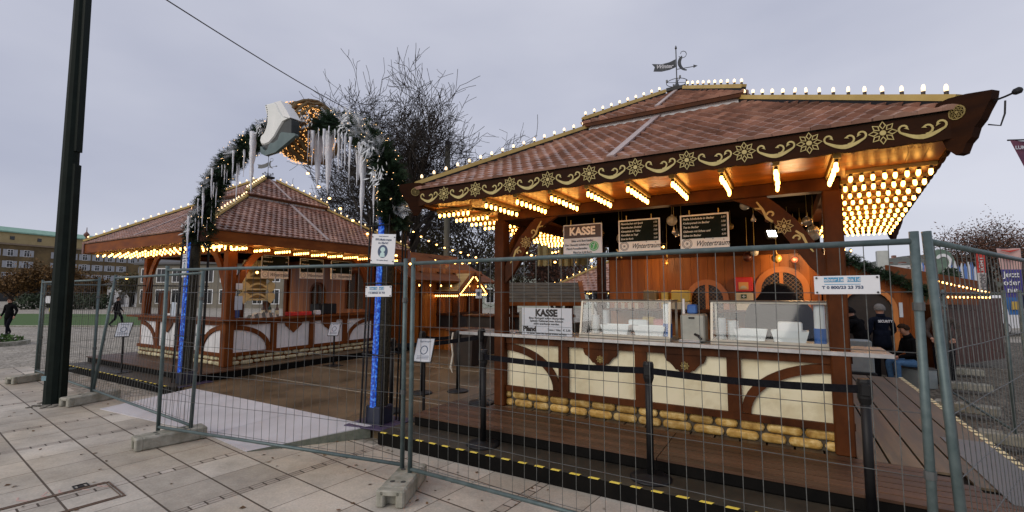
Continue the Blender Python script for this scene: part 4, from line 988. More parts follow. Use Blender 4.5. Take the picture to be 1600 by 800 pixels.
# ================= GATE ARCH =================
gate=thing('gate_arch','fir garland entrance arch on two lit truss legs with icicles and fairy lights','arch',(-6.5,4.1,.12))
blue=bpy.data.materials.new('blue_led_tube'); blue.use_nodes=True
nt=blue.node_tree;N=nt.nodes;L_=nt.links;b=N['Principled BSDF']; tc=N.new('ShaderNodeTexCoord'); vo=N.new('ShaderNodeTexNoise'); vo.inputs['Scale'].default_value=34; vo.inputs['Detail'].default_value=3; L_.new(tc.outputs['Object'],vo.inputs['Vector'])
r=N.new('ShaderNodeValToRGB'); r.color_ramp.elements[0].position=.42; r.color_ramp.elements[0].color=(.004,.03,.30,1); r.color_ramp.elements[1].position=.62; r.color_ramp.elements[1].color=(.12,.36,1,1)
e_=r.color_ramp.elements.new(.54); e_.color=(.01,.12,.75,1); L_.new(vo.outputs['Fac'],r.inputs['Fac']); L_.new(r.outputs['Color'],b.inputs['Emission Color']); b.inputs['Emission Strength'].default_value=.6; b.inputs['Base Color'].default_value=(.02,.05,.2,1)
meshm=M('dark_net_wrap',(.006,.007,.006),(.05,.045,.03),45,.7,spec=.2)
def leg(cx,cy,lean):
    z0=.125; z1=2.62
    for dx,dy in((-.17,-.15),(-.17,.15),(.17,-.15),(.17,.15),(-.10,-.16),(.11,.16)):
        m=MB(); m.tube([(cx+dx,cy+dy,z0),(cx+dx*.95+lean,cy+dy*.95,z1)],.0115,6); m.build('truss_bar',black,gate)
    for z in (.95,1.8,2.5):
        m=MB(); f=(z-z0)/(z1-z0)*lean; m.tube([(cx+f+.18*a,cy+.16*b_,z) for a,b_ in((-1,-1),(1,-1),(1,1),(-1,1),(-1,-1))],.01,5); m.build('truss_ring',black,gate)
    m=MB(); m.tube([(cx+.03,cy-.02,.30),(cx+lean+.03,cy-.02,z1)],.085,12); m.build('wrapped_column',meshm,gate)
    m=MB(); m.tube([(cx-.0,cy-.115,.33),(cx+lean-.0,cy-.115,z1-.02)],.036,10); m.build('light_tube',blue,gate)
    m=MB(); m.cbox((cx-.11,cy-.13,.13),(cx+.13,cy+.1,.34),.01); m.build('column_foot',M('blue_black_foot',(.01,.014,.03),(.02,.025,.05),8,.5),gate)
    m=MB(); m.m=Matrix.Translation((cx,cy,0))@Matrix.Rotation(.12,4,'Z'); m.cbox((-.30,-.28,.121),(.30,.28,.135),.004); m.build('base_plate',M('purple_steel',(.04,.03,.07),(.08,.06,.12),7,.5),gate)
leg(-4.28,4.1,.08); leg(-8.98,4.12,.08)
arch_px=[(-8.80,2.55),(-8.74,2.85),(-8.62,3.1),(-8.42,3.42),(-8.12,3.76),(-7.72,3.96),(-7.25,4.09),(-6.75,4.16),(-6.1,4.16),(-5.45,4.06),(-4.95,3.92),(-4.62,3.71),(-4.37,3.45),(-4.20,3.12),(-4.12,2.8),(-4.13,2.5)]
AP=[Vector((x,4.1,z)) for x,z in arch_px]
def along(P,t):
    n=len(P)-1; f=max(0,min(n-1e-6,t*n)); i=int(f); return P[i].lerp(P[i+1],f-i)
m=MB(); m.tube([p for p in AP],.06,8); m.build('arch_core',black,gate)
rr=random.Random(11)
nm=MB(); sn=MB()
def sprig(mb,p,d,l,w,rnd):
    """fir sprig: a stem with short needles left and right"""
    d=d.normalized(); s=d.orthogonal().normalized(); s.rotate(Matrix.Rotation(rnd.uniform(0,6.28),3,d)); 
    for k in range(5):
        q=p+d*l*(k+.5)/5; 
        for sg in (1,-1):
            e=q+s*sg*w*(1-k*.12)+d*l*.22; o=d*.010
            mb.add([q-o,q+o,e+o*.4,e-o*.4],[(0,1,2,3)])
for i in range(4300):
    t=rr.random(); c=along(AP,t)
    if -6.62<c.x<-5.62 and rr.random()<.93: continue
    big=.148+.02*math.sin(t*30)+(.03 if t>.72 else 0)+(.07 if t<.08 else 0)
    th=rr.uniform(0,2*pi); tg=(along(AP,min(1,t+.02))-along(AP,max(0,t-.02))).normalized()
    a=tg.cross(Vector((0,1,0))).normalized(); o=a*math.cos(th)+Vector((0,1,0))*math.sin(th)
    rad=big*rr.uniform(.25,.8)
    d=(o*1.1+tg*rr.uniform(-.7,.7)+Vector((0,0,-.25))).normalized()
    issnow=mnoise.noise(c*3.1+o*.6)>.16 and rr.random()<.6
    sprig(sn if issnow else nm,c+o*rad*.75,d,rr.uniform(.09,.17),rr.uniform(.028,.05),rr)
g=nm.build('fir_garland',needle,gate); sn.build('frosted_sprigs',snow,g)
# bulbs in the garland
fl=MB()
for i in range(260):
    t=rr.random(); c=along(AP,t); th=rr.uniform(0,2*pi); tg=(along(AP,min(1,t+.02))-along(AP,max(0,t-.02))).normalized(); a=tg.cross(Vector((0,1,0))).normalized()
    p=c+(a*math.cos(th)+Vector((0,1,0))*math.sin(th))*.2; fl.ball(p,.0042,4,3)
o=fl.build('fairy_lights',M('fairy_glow',(1,.6,.3),emit=(1,.62,.28),es=5),gate); o['kind']='stuff'
# big snowy poinsettia clumps
for (x,z,s) in ((-5.62,4.08,.12),(-4.8,3.9,.13),(-4.4,3.5,.14),(-4.2,3.1,.14),(-8.72,2.8,.14),(-6.72,4.15,.12)):
    m=MB()
    for k in range(34):
        a=rr.uniform(0,2*pi); e=Vector((math.cos(a),-.35,math.sin(a)-.35))*s*rr.uniform(.35,.75); q=Vector((x+rr.gauss(0,s*.5),3.9+rr.uniform(-.04,.04),z+rr.gauss(0,s*.5))); n_=Vector((-e.z,0,e.x)).normalized()*.010
        m.add([q,q+e*.5+n_,q+e,q+e*.5-n_],[(0,1,2,3)]); m.add([q,q+e*.5-n_,q+e*1.02+Vector((0,-.01,0)),q+e*.5+n_],[(0,1,2,3)])
    m.build('frosted_fronds',snow,gate)
# icicles
ics=[(-8.68,2.98,.95,.035),(-8.60,3.1,.62,.03),(-8.45,3.3,.45,.02),(-8.36,3.45,.75,.04),(-8.2,3.55,.5,.025),(-8.0,3.72,.55,.03),(-7.85,3.8,.4,.02),(-7.7,3.85,.8,.035),(-7.5,3.95,.55,.03),(-7.18,4.08,.95,.085),(-6.86,4.12,.9,.095),(-7.3,3.95,.5,.03),
(-5.64,4.0,.85,.12),(-5.52,4.0,.6,.04),(-5.33,3.98,1.0,.115),(-5.2,3.95,.55,.035),(-5.05,3.92,.62,.04),(-4.98,3.92,.8,.035),(-4.85,3.85,.55,.03),(-4.75,3.8,.75,.045),(-4.68,3.75,.5,.03),(-4.58,3.68,1.25,.085),(-4.42,3.5,.5,.03),(-4.3,3.3,.8,.035),(-4.36,3.2,.5,.03)]
rr=random.Random(19)
for q in range(16):
    x=-5.75+1.35*rr.random(); ics.append((x,4.02-.38*sm(-5.3,-4.4,x),rr.uniform(.25,.6),rr.uniform(.012,.022)))
for q in range(8):
    t_=.12+.25*rr.random(); c=along(AP,t_); ics.append((c.x+.05,c.z-.12,rr.uniform(.2,.45),rr.uniform(.012,.02)))
for i,(x,z,l,w) in enumerate(ics):
    y=4.0+.12*((i*37)%5-2)/2; z-=.09 if x>-6 else 0; l*=.88; w*=.85; m=MB(); n=9; pts=[];rs=[]
    for k in range(n+1):
        t=k/n; pts.append((x+.004*math.sin(k*1.3+i),y,z-l*t)); rs.append(max(.003,w*.72*(1-t)**.7*(1+.2*math.sin(k*2.1+i)+.1*math.sin(k*4.7+i*2))))
    m.tube(pts,rs,7); m.build('icicle',ice,gate,True)
# ice skate, a boot outline with depth, boot, sole, blade
skt=thing('ice_skate','giant white ice skate with dark sole and grey green blade mounted on the fir arch','ice skate',(-6.35,3.85,3.7))
fr=FR((0,3.66,0),(1,0,0),(0,0,1))
boot=[(-6.22, 4.34), (-6.02, 4.33), (-5.95, 4.29), (-5.88, 4.18), (-5.78, 4.07), (-5.65, 4.03), (-5.78, 4.01), (-5.86, 3.94), (-5.97, 3.83), (-6.09, 3.76), (-6.2, 3.75), (-6.28, 3.77), (-6.31, 3.82), (-6.29, 3.88), (-6.22, 3.91), (-6.17, 3.98), (-6.14, 4.07), (-6.16, 4.18), (-6.2, 4.27)]
m=MB(); 
def puff(m,poly,fr,t0,t1,ins):
    n=len(poly); cx=sum(p[0] for p in poly)/n; cy=sum(p[1] for p in poly)/n
    m.prism(poly,t0+ins,t1-ins,fr)
    for (ta,tb) in ((t1-ins,t1),(t0+ins,t0)):
        inner=[(cx+(a-cx)*.93,cy+(b_-cy)*.94) for a,b_ in poly]
        vs=[fr@Vector((a,b_,ta+(.0005 if tb>ta else -.0005))) for a,b_ in poly]+[fr@Vector((a,b_,tb)) for a,b_ in inner]
        m.add(vs,[(i,(i+1)%n,n+(i+1)%n,n+i) for i in range(n)]+[tuple(range(n,2*n))])
puff(m,boot,fr,-.15,.0,.02); m.build('boot',M('boot_white',(.66,.68,.66),(.76,.77,.75),5,.5),skt)
m=MB(); m.prism([(-6.02,4.325),(-5.87,4.32),(-5.73,4.16),(-5.63,4.035),(-5.66,4.035),(-5.79,4.08),(-5.88,4.185),(-5.95,4.29)],-.17,-.01,fr); m.build('tongue',M('boot_panel_white',(.68,.69,.69),(.74,.74,.74),5,.5),skt)
m=MB(); m.prism([(-5.65, 4.03), (-5.62, 4.0), (-5.61, 3.81), (-5.76, 3.82), (-5.97, 3.71), (-6.18, 3.67), (-6.26, 3.73), (-6.28, 3.77), (-6.2, 3.75), (-6.09, 3.76), (-5.97, 3.83), (-5.86, 3.94), (-5.78, 4.01)],-.14,-.02,fr); m.build('sole',M('sole_black',(.014,.018,.018),(.03,.035,.034),8,.5),skt)
m=MB(); bl=[(-6.25, 3.73), (-6.24, 3.63), (-6.13, 3.58), (-5.89, 3.59), (-5.46, 3.75), (-5.48, 3.78), (-5.61, 3.81), (-5.77, 3.85), (-5.81, 3.83), (-5.85, 3.76), (-5.95, 3.73), (-6.0, 3.74), (-6.05, 3.72), (-6.08, 3.66), (-6.13, 3.65), (-6.18, 3.68), (-6.21, 3.72)]
m.prism(bl,-.03,.02,fr); m.build('blade',M('blade_greygreen',(.06,.10,.10),(.10,.145,.145),6,.45),skt)
m=MB()
for k in range(13):
    t=k/12; x=-6.205+.065*math.sin(min(1,t*1.15)*pi)-.05*t; z=4.31-.40*t
    m.tube([fr@Vector((x-.02,z,-.02)),fr@Vector((x+.028,z+.004,.006))],.006,5)
m.build('lacing',M('lace_grey',(.12,.13,.13),rough=.6),skt)
# light wrapped drum
dr=thing('light_drum','brown bundle wrapped in hundreds of warm fairy lights behind the ice skate','light bundle',(-6.2,4.15,3.6))
DC=Vector((-6.02,4.2,4.05))
prof=[(.02,-.50),(.30,-.50),(.43,-.46),(.485,-.38),(.50,-.26),(.47,-.12),(.43,-.02),(.455,.08),(.40,.16),(.41,.26),(.36,.34),(.28,.42),(.20,.47),(.02,.50)]
ax=Matrix.Rotation(pi/2,3,'Y')@Matrix.Rotation(0,3,'Z'); tilt=Matrix.Rotation(.13,3,'Y')
m=MB(); m.lathe(prof,(0,0,0),26,tilt@ax)
for i,v in enumerate(m.v):
    n_=mnoise.noise(v*6)*.03; m.v[i]=DC+Vector((v.x*.68,v.y,v.z))*(1+n_)*.88
m.build('wicker_core',M('wicker_brown',(.035,.02,.008),(.12,.07,.03),26,.8,bump=.8),dr)
fl=MB(); 
for i in range(1700):
    k=rr.uniform(1.2,12); j=int(k); f=k-j; rd=prof[j][0]*(1-f)+prof[min(j+1,13)][0]*f; z=prof[j][1]*(1-f)+prof[min(j+1,13)][1]*f; a=rr.uniform(0,2*pi); rd*=.9; z*=.9
    v=tilt@ax@Vector(((rd+.012)*math.cos(a),(rd+.012)*math.sin(a),z)); p=DC+Vector((v.x*.68,v.y,v.z))
    fl.ball(p,rr.uniform(.005,.0085),4,3)
o=fl.build('fairy_lights',M('fairy_glow_amber',(1,.5,.2),emit=(1,.50,.14),es=1.5),dr); o['kind']='stuff'
m=MB()
for k in range(5):
    x=.05+.06*k; rd=.40+.06*math.sin(k); 
    m.tube([DC+tilt@ax@Vector((rd*(1+.04*math.sin(j*3+k))*math.cos(j*2*pi/24),rd*(1+.04*math.cos(j*2+k))*math.sin(j*2*pi/24),x)) for j in range(25)],.022,5)
m.build('coiled_rope',M('straw_rope',(.10,.065,.025),(.22,.15,.07),30,.9,bump=.6),dr)

# ================= SITE FENCE =================
def fence(p0,p1,label,z0=.1,z1=2.0,top0=(0,0),top1=(0,0),gp=0,cat='fence panel',wr=.0024):
    p0=Vector((*p0,0));p1=Vector((*p1,0)); U=(p1-p0).normalized(); L=(p1-p0).length
    t=thing('site_fence',label,'fence',(p0.x,p0.y,z0),'temporary site fence panels')
    T0=p0+Vector((top0[0],top0[1],z1));T1=p1+Vector((top1[0],top1[1],z1)); B0_=p0+Vector((0,0,z0));B1_=p1+Vector((0,0,z0)); rr_=.0205
    for a,b in((B0_,T0),(B1_,T1)):
        m=MB(); m.tube([a,b],rr_,10); m.build('post',galv,t,True)
    m=MB(); f0=(z1-.05-z0)/(z1-z0); m.tube([B0_.lerp(T0,f0),B1_.lerp(T1,f0)],.0165,9); m.build('top_rail',galv,t,True)
    f1=.035; m=MB(); m.tube([B0_.lerp(T0,f1),B1_.lerp(T1,f1)],.0165,9); m.build('bottom_rail',galv,t,True)
    m=MB(); n=int(L/.102)
    for i in range(1,n):
        s=i/n; a=B0_.lerp(B1_,s);b=T0.lerp(T1,s); w=.004*math.sin(i*12.9)
        m.tube([a.lerp(b,f1)+U*w,a.lerp(b,f0)+U*w*.2],wr,3,False)
    for z in (1.69,1.39,1.09,.785,.48,.2):
        f=(z-z0)/(z1-z0)*(1 if z1>1.9 else .85)
        k=8; m.tube([B0_.lerp(T0,f).lerp(B1_.lerp(T1,f),j/k)+Vector((0,0,.003*math.sin(j*2.2+z*9))) for j in range(k+1)],wr*1.1,3,False)
    m.build('wire_mesh',wire,t)
    for zz in (1.62,.8): 
        m=MB(); q=B1_.lerp(T1,(zz-z0)/(z1-z0)); m.lathe([(.026,-.02),(.026,.02)],q,10); m.build('clamp',M('dark_galv',(.08,.09,.09),(.13,.14,.14),9,.5,metal=.5),t)
    return t
J1=(-2.93,3.12); J0=(.575,3.05); J2=(-6.2,2.58)
fence((-2.86,3.10),J0,'site fence panel in front of the scroll kiosk counter')
fence(J2,(-2.99,3.14),'site fence panel crossing in front of the metal ramp and arch',top0=(-.0,.0))
fence((-9.42,3.0),(-5.95,2.80),'site fence panel between dark lamp pole and the ramp',top1=(.0,.05),z1=1.97,top0=(.22,.12))
fence((-12.7,3.15),(-9.52,3.02),'site fence panel behind the dark lamp pole',z1=1.94)
fence((-13.0,5.9),(-12.75,3.2),'site fence panel running back beside the plank stage at the edge of the gravel square',z1=1.9,z0=.05)
fence((.69,3.02),(2.1,6.25),'site fence panel turning back beside the deck towards the cobbles',wr=.0026,top0=(-.06,.06))
fence((2.42,8.35),(2.45,11.6),'site fence panel standing on cobbles beside the seated man',z0=-.12,z1=1.72)
fence((2.75,12.5),(3.4,15.6),'site fence panel far along the cobbles by the dark red wall',z0=-.15,z1=1.75)
fence((2.55,8.3),(5.6,9.4),'site fence panel turning off across the cobbles toward the white van',z0=-.12,z1=1.72)
# concrete feet
def foot(c,ang,label,z=0,l=.62):
    t=thing('concrete_block',label,'fence block',(c[0],c[1],z),'concrete feet of the site fence')
    m=MB(); m.m=Matrix.Translation((c[0],c[1],z+.004))@Matrix.Rotation(ang,4,'Z')
    w=.115; h=.135
    # body with a recess in both ends: three slabs plus cap
    P=lambda a,b,zz0,zz1,x0,x1: m.cbox((a,x0,zz0),(b,x1,zz1),.012)
    m.cbox((-w,-l/2+.06,0),(w,l/2-.06,h),.014)
    for s_ in (-1,1):
        y0_,y1_=(-l/2,-l/2+.075) if s_<0 else (l/2-.075,l/2)
        m.cbox((-w,y0_,0),(-w+.07,y1_,h-.001),.012); m.cbox((w-.07,y0_,0),(w,y1_,h-.001),.012); m.cbox((-w+.03,y0_,h-.045),(w-.03,y1_,h-.002),.008)
    m.build('concrete_body',conc,t)
    m=MB(); m.m=Matrix.Translation((c[0],c[1],z+.004))@Matrix.Rotation(ang,4,'Z')
    for a,b in((-.045,-.13),(.045,-.13),(-.045,.13),(.045,.13)): m.lathe([(.022,h-.02),(.022,h+.0015)],(a,b,0),12)
    m.build('post_hole',M('hole_dark',(.05,.05,.045),rough=.9),t)
foot((-2.86,3.02),.42,'concrete foot under the fence joint nearest the camera, in front of the stage')
foot((-6.02,2.63),-.2,'concrete foot beside the near corner of the metal ramp',l=.66)
foot((-9.3,2.95),.22,'concrete foot beside the base of the dark lamp pole',l=.7)
foot((-12.45,3.05),.3,'concrete foot at the edge of the gravel square behind the lamp pole',l=.7)
foot((.62,3.0),.1,'concrete foot of the tall fence joint at the corner of the stage')
foot((2.45,8.3),1.35,'mossy concrete foot on the cobbles where two far fence panels meet',-.22,.75)
foot((2.42,10.2),1.2,'concrete foot on the cobbles close to the seated man',-.22,.75)
foot((3.0,12.5),1.45,'concrete foot on the cobbles at the second far fence joint',-.22,.7); foot((3.55,15.0),1.45,'most distant concrete foot on the cobbles by the dark red wall',-.25,.7)
# boards on the fence
def fence_sign(c,w,h,u,label,kind,tilt=0):
    t=thing('fence_sign',label,'sign',c); fr=FR(c,u,(0,0,1))@Matrix.Rotation(tilt,4,'Z')
    m=MB(); m.m=fr; m.cbox((-w/2,-h/2,0),(w/2,h/2,.005),.0015); m.build('panel',M('fence_board_white',(.62,.63,.66),(.70,.71,.74),3,.45),t)
    if kind=='hire':
        n=11; word='eberle hald'; lw=w*.44/n*1.28
        m=MB(); m.m=fr
        for i,ch in enumerate(word):
            if ch==' ': continue
            x=-w*.06+(i-5)*lw; m.box((x-lw*.46,h*.16,.0052),(x+lw*.46,h*.42,.0065))
        m.build('blue_letter_tiles',M('tile_blue',(.02,.22,.42),(.03,.28,.48),9,.5),t)
        for i,ch in enumerate(word):
            if ch==' ': continue
            x=-w*.06+(i-5)*lw; text(ch,h*.27,fr@Matrix.Translation((x,h*.285,.007)),paper,t,bold=.0008)
        m=MB(); m.m=fr; m.box((-w*.06-5.4*lw,h*.02,.0052),(-w*.06+5.4*lw,h*.05,.006)); m.build('blue_line',MATS['tile_blue'],t)
        text('\u260e 0 800/23 23 753' if False else 'T 0 800/23 23 753',h*.22,fr@Matrix.Translation((-w*.06,-h*.14,.0055)),M('navy_print',(.03,.06,.13),rough=.5),t,bold=.0008,sx=1.12)
    elif kind=='mask':
        nv=M('navy_print',(.03,.06,.13),rough=.5)
        text('MARKTORDNUNG',h*.045,fr@Matrix.Translation((0,h*.42,.0055)),nv,t); text('FFP2-Maske tragen',h*.10,fr@Matrix.Translation((0,h*.31,.0055)),nv,t,bold=.0006,sx=.85); text('im Markt!',h*.10,fr@Matrix.Translation((0,h*.20,.0055)),nv,t,bold=.0005)
        E_=lambda rx,ry,cx,cy,n=22:[(cx+rx*math.cos(2*pi*i/n),cy+ry*math.sin(2*pi*i/n)) for i in range(n)]
        m=MB(); m.m=fr; m.prism(E_(w*.21,h*.22,0,-h*.08),.005,.0065); q=m.build('oval_symbol',nv,t)
        m=MB(); m.m=fr; m.prism(E_(w*.10,h*.085,w*.0,-h*.02),.0065,.0075); m.prism([(-w*.13,-h*.27),(w*.10,-h*.27),(w*.08,-h*.13),(0,-h*.09),(-w*.08,-h*.13)],.0065,.0078); m.build('masked_head',M('pale_teal_print',(.45,.62,.62),rough=.5),q)
        text('Wir danken Ihnen!',h*.06,fr@Matrix.Translation((0,-h*.38,.0055)),nv,t)
    m=MB(); m.m=fr
    for a in(-w*.46,w*.46):
        for b_ in(-h*.4,h*.4): m.tube([(a,b_,.003),(a,b_,.012)],.005,6)
    m.build('cable_tie',black,t); return t
fu=Vector((J0[0]+2.86,J0[1]-3.10,0)).normalized()
fence_sign((.28,3.02,1.73),.285,.098,fu,'white hire board with blue letter tiles near the tall fence joint','hire',.005)
fu2=Vector((-2.99+6.2,3.14-2.58,0)).normalized()
fence_sign((-3.25,3.062,1.70),.29,.10,fu2,'small white hire board with blue print below the mask notice on the fence','hire',.01)
fence_sign((-3.22,3.08,2.095),.265,.28,fu2,'white mask notice with oval face symbol standing above the fence rail','mask',-.06)
fence_sign((-8.86,3.94,2.15),.20,.40,(1,-.1,0),'white mask notice with oval symbol tied to the far leg of the arch','mask')
fence_sign((-12.5,3.2,1.55),.22,.14,(1,.1,0),'small pale notice on the fence behind the dark lamp pole','plain')
# ================= STANCHIONS, SIGN STANDS =================
def stanchion(x,y,z,label,h=.96,belt=None):
    t=thing('stanchion',label,'stanchion',(x,y,z),'black belt stanchions on the stage')
    m=MB(); m.lathe([(.17,.0),(.17,.012),(.15,.024),(.04,.032),(.034,.04)],(x,y,z),28); m.build('base',black,t,True)
    m=MB(); m.lathe([(.030,.03),(.030,h-.1)],(x,y,z),14); m.build('post',black,t,True)
    m=MB(); m.lathe([(.032,h-.17),(.045,h-.13),(.045,h-.02),(.038,h)],(x,y,z),14); m.cbox((x-.028,y-.055,z+h-.11),(x+.028,y+.055,z+h-.03),.006); m.build('belt_head',blackp,t)
    return t
st=[(-2.72,4.02,.14,'stanchion on the lower step nearest the arch with belt starting'),(-1.03,4.02,.14,'middle stanchion on the lower step in front of the counter'),(.44,4.0,.14,'stanchion on the lower step near the tall fence joint'),
(-3.45,5.05,.26,'stanchion beside the counter end behind the first belt post'),(-4.55,4.55,.12,'stanchion standing behind the lit leg of the arch'),(-4.55,6.0,.12,'stanchion with hanging white cord in the passage between the kiosks'),(-4.95,5.6,.12,'slim stanchion in the passage, the one farther from the white cord')]
for s_ in st: stanchion(*s_)
def belt(a,b,label,sag=.02):
    a=Vector(a);b=Vector(b); t=MB(); k=10; d=(b-a).normalized(); n=d.cross(Vector((0,0,1))).normalized()*.0015
    for i in range(k):
        p=a.lerp(b,i/k)-Vector((0,0,sag*math.sin(pi*i/k)));q=a.lerp(b,(i+1)/k)-Vector((0,0,sag*math.sin(pi*(i+1)/k))); u=Vector((0,0,.027))
        t.add([p-n-u,q-n-u,q-n+u,p-n+u,p+n-u,q+n-u,q+n+u,p+n+u],[(0,1,2,3),(7,6,5,4),(3,2,6,7),(0,4,5,1)])
    return tag(t.build('barrier_belt',fabricb),label,'barrier belt')
belt((-2.69,3.99,1.03),(-1.06,3.99,1.03),'black barrier belt between the arch side stanchion and the middle one')
belt((-1.0,3.99,1.03),(.41,3.98,1.03),'black barrier belt between the middle stanchion and the tall fence joint')
belt((-4.5,4.6,.98),(-3.5,5.05,1.1),'black barrier belt from behind the arch leg to the counter end')
belt((-4.6,5.95,.98),(-4.9,5.62,.98),'short black belt between the two stanchions in the passage')
m=MB(); m.tube([(-4.6,5.93,1.05),(-4.62,5.92,.9),(-4.60,5.93,.7),(-4.63,5.92,.5),(-4.6,5.92,.42)],[.014,.02,.017,.022,.008],7); tag(m.build('knotted_rope',M('rope_white',(.5,.48,.42),(.6,.58,.52),30,.8,bump=.5)),'knotted white cord hanging from a stanchion in the passage','cord')
def sign_stand(x,y,z,h,u,tilt,label,w=.22,hh=.30):
    t=thing('sign_stand',label,'sign stand',(x,y,z))
    m=MB(); m.cbox((x-.17,y-.13,z),(x+.17,y+.13,z+.012),.004); m.build('base',black,t); m=MB(); m.tube([(x,y,z+.012),(x,y,z+h)],.018,10); m.build('pole',black,t)
    u=Vector(u).normalized(); back=Vector((0,0,1)).cross(u); v=(Vector((0,0,1))*math.cos(tilt)+back*math.sin(tilt)).normalized()
    fr=FR((x,y,z+h),u,v); m=MB(); m.m=fr; m.cbox((-w/2-.012,-hh/2-.012,0),(w/2+.012,hh/2+.012,.012),.003); m.build('sign_frame',black,t)
    m=MB(); m.m=fr; m.box((-w/2,-hh/2,.0121),(w/2,hh/2,.0135)); m.build('sign_sheet',paper,t)
    nv=MATS['navy_print']; text('Hygieneregeln',hh*.1,fr@Matrix.Translation((0,hh*.38,.014)),nv,t,sx=.85)
    m=MB(); m.m=fr; m.ribbon([(w*.2*math.cos(2*pi*i/16),hh*.18*math.sin(2*pi*i/16)) for i in range(16)],.012,.0136,.0142,None,True)
    for i in range(3): m.box((-w*.35,-hh*(.27+i*.06),.0136),(w*.35,-hh*(.25+i*.06),.0141))
    m.build('sign_print',nv,t)
sign_stand(-11.2,3.98,.14,.82,(.6,.8,0),.6,'black sign stand with tilted notice on the step of the orange kiosk')
sign_stand(-8.42,6.7,.12,.78,(.9,.45,0),.5,'black sign stand with notice in front of the white plank counter')
sign_stand(-3.9,4.45,.12,.85,(.95,.35,0),.5,'black sign stand with tilted notice between the arch leg and the fence joint')
# ================= DARK LAMP POLE =================
lp=thing('lamp_pole','tall dark green steel pole with notch and stickers standing in the paving','pole',(-9.62,2.62,0))
b0=Vector((-9.66,2.62,0)); t0=Vector((-9.98+.15,2.62,8.6))
pm=M('pole_green_black',(.004,.008,.006),(.010,.016,.013),5,.6,spec=.12)
m=MB(); n=12; 
def polesec(m,z0,z1,r0,r1):
    m.tube([b0.lerp(t0,z0/8.6),b0.lerp(t0,z1/8.6)],[r0,r1],12)
polesec(m,-.05,8.6,.128,.085); m.build('shaft',pm,lp)
side=Vector((math.cos(HEAD),math.sin(HEAD),0))
def rib(z0,z1):
    m=MB(); a=b0.lerp(t0,z0/8.6)+side*(.128-.005*z0-.004);c=b0.lerp(t0,z1/8.6)+side*(.128-.005*z1-.004); m.bar(a,c,.11,.05,tuple(side)); m.build('side_rail',pm,lp)
rib(0.0,3.72); rib(3.93,8.6)
m=MB(); m.m=FR(b0.lerp(t0,.4/8.6)+Vector((0,-.1285,0))+side*.02,side,(0,0,1)); m.box((-.05,-.035,.006),(.035,.035,.009)); m.build('sticker',M('worn_blue_sticker',(.10,.2,.24),(.22,.33,.36),20,.6),lp)
m=MB(); fr=FR(b0.lerp(t0,1.42/8.6)-side*.123,(math.sin(HEAD)*-1,math.cos(HEAD),0),(0,0,1)); m.m=fr; m.prism([(.045*math.cos(2*pi*i/20),.07*math.sin(2*pi*i/20)) for i in range(20)],-.004,.004); m.build('round_sticker',M('sticker_yellow',(.55,.5,.05),rough=.5),lp)
m=MB(); 
for i in range(46):
    a=R.uniform(0,2*pi); q=R.uniform(.15,.33); s_=R.uniform(.02,.05); x,y=b0.x+q*math.cos(a),b0.y+q*math.sin(a)
    m.m=Matrix.Translation((x,y,.004))@Matrix.Rotation(a,4,'Z'); m.cbox((-s_,-s_*.7,0),(s_,s_*.7,R.uniform(.008,.02)),.006)
m.build('broken_setts',M('broken_stone',(.09,.08,.065),(.26,.24,.2),9,.9,island=.4),lp)
# ================= TREES =================
def branches(m,p,d,r,L,depth,rnd,maxd,tips=None,spread=.55,up=.12,minr=.004,kids=(2,4)):
    n=4 if depth<2 else 3; pts=[Vector(p)]; rs=[r]; d=Vector(d).normalized(); q=Vector(p)
    for i in range(n):
        d=(d+Vector((rnd.gauss(0,.14),rnd.gauss(0,.14),rnd.gauss(0,.10)+up*(.5 if depth else .2)))).normalized()
        q=q+d*(L/n); pts.append(q.copy()); rs.append(max(minr,r*(1-.42*(i+1)/n)))
    m.tube(pts,rs,7 if depth==0 else 5 if depth<3 else 3,False)
    if tips is not None and depth>=maxd-2: tips.append(q)
    if depth>=maxd: return
    k=rnd.randint(*kids)
    for j in range(k):
        t=rnd.uniform(.45,1) if j else 1.0
        i=min(n,int(t*n)); base=pts[i]; a=d.orthogonal(); a.rotate(Matrix.Rotation(rnd.uniform(0,6.283),3,d))
        nd=(d+a*rnd.uniform(spread*.6,spread*1.5)).normalized()
        branches(m,base,nd,max(minr,rs[i]*rnd.uniform(.55,.78)),L*rnd.uniform(.62,.86),depth+1,rnd,maxd,tips,spread,up,minr,kids)
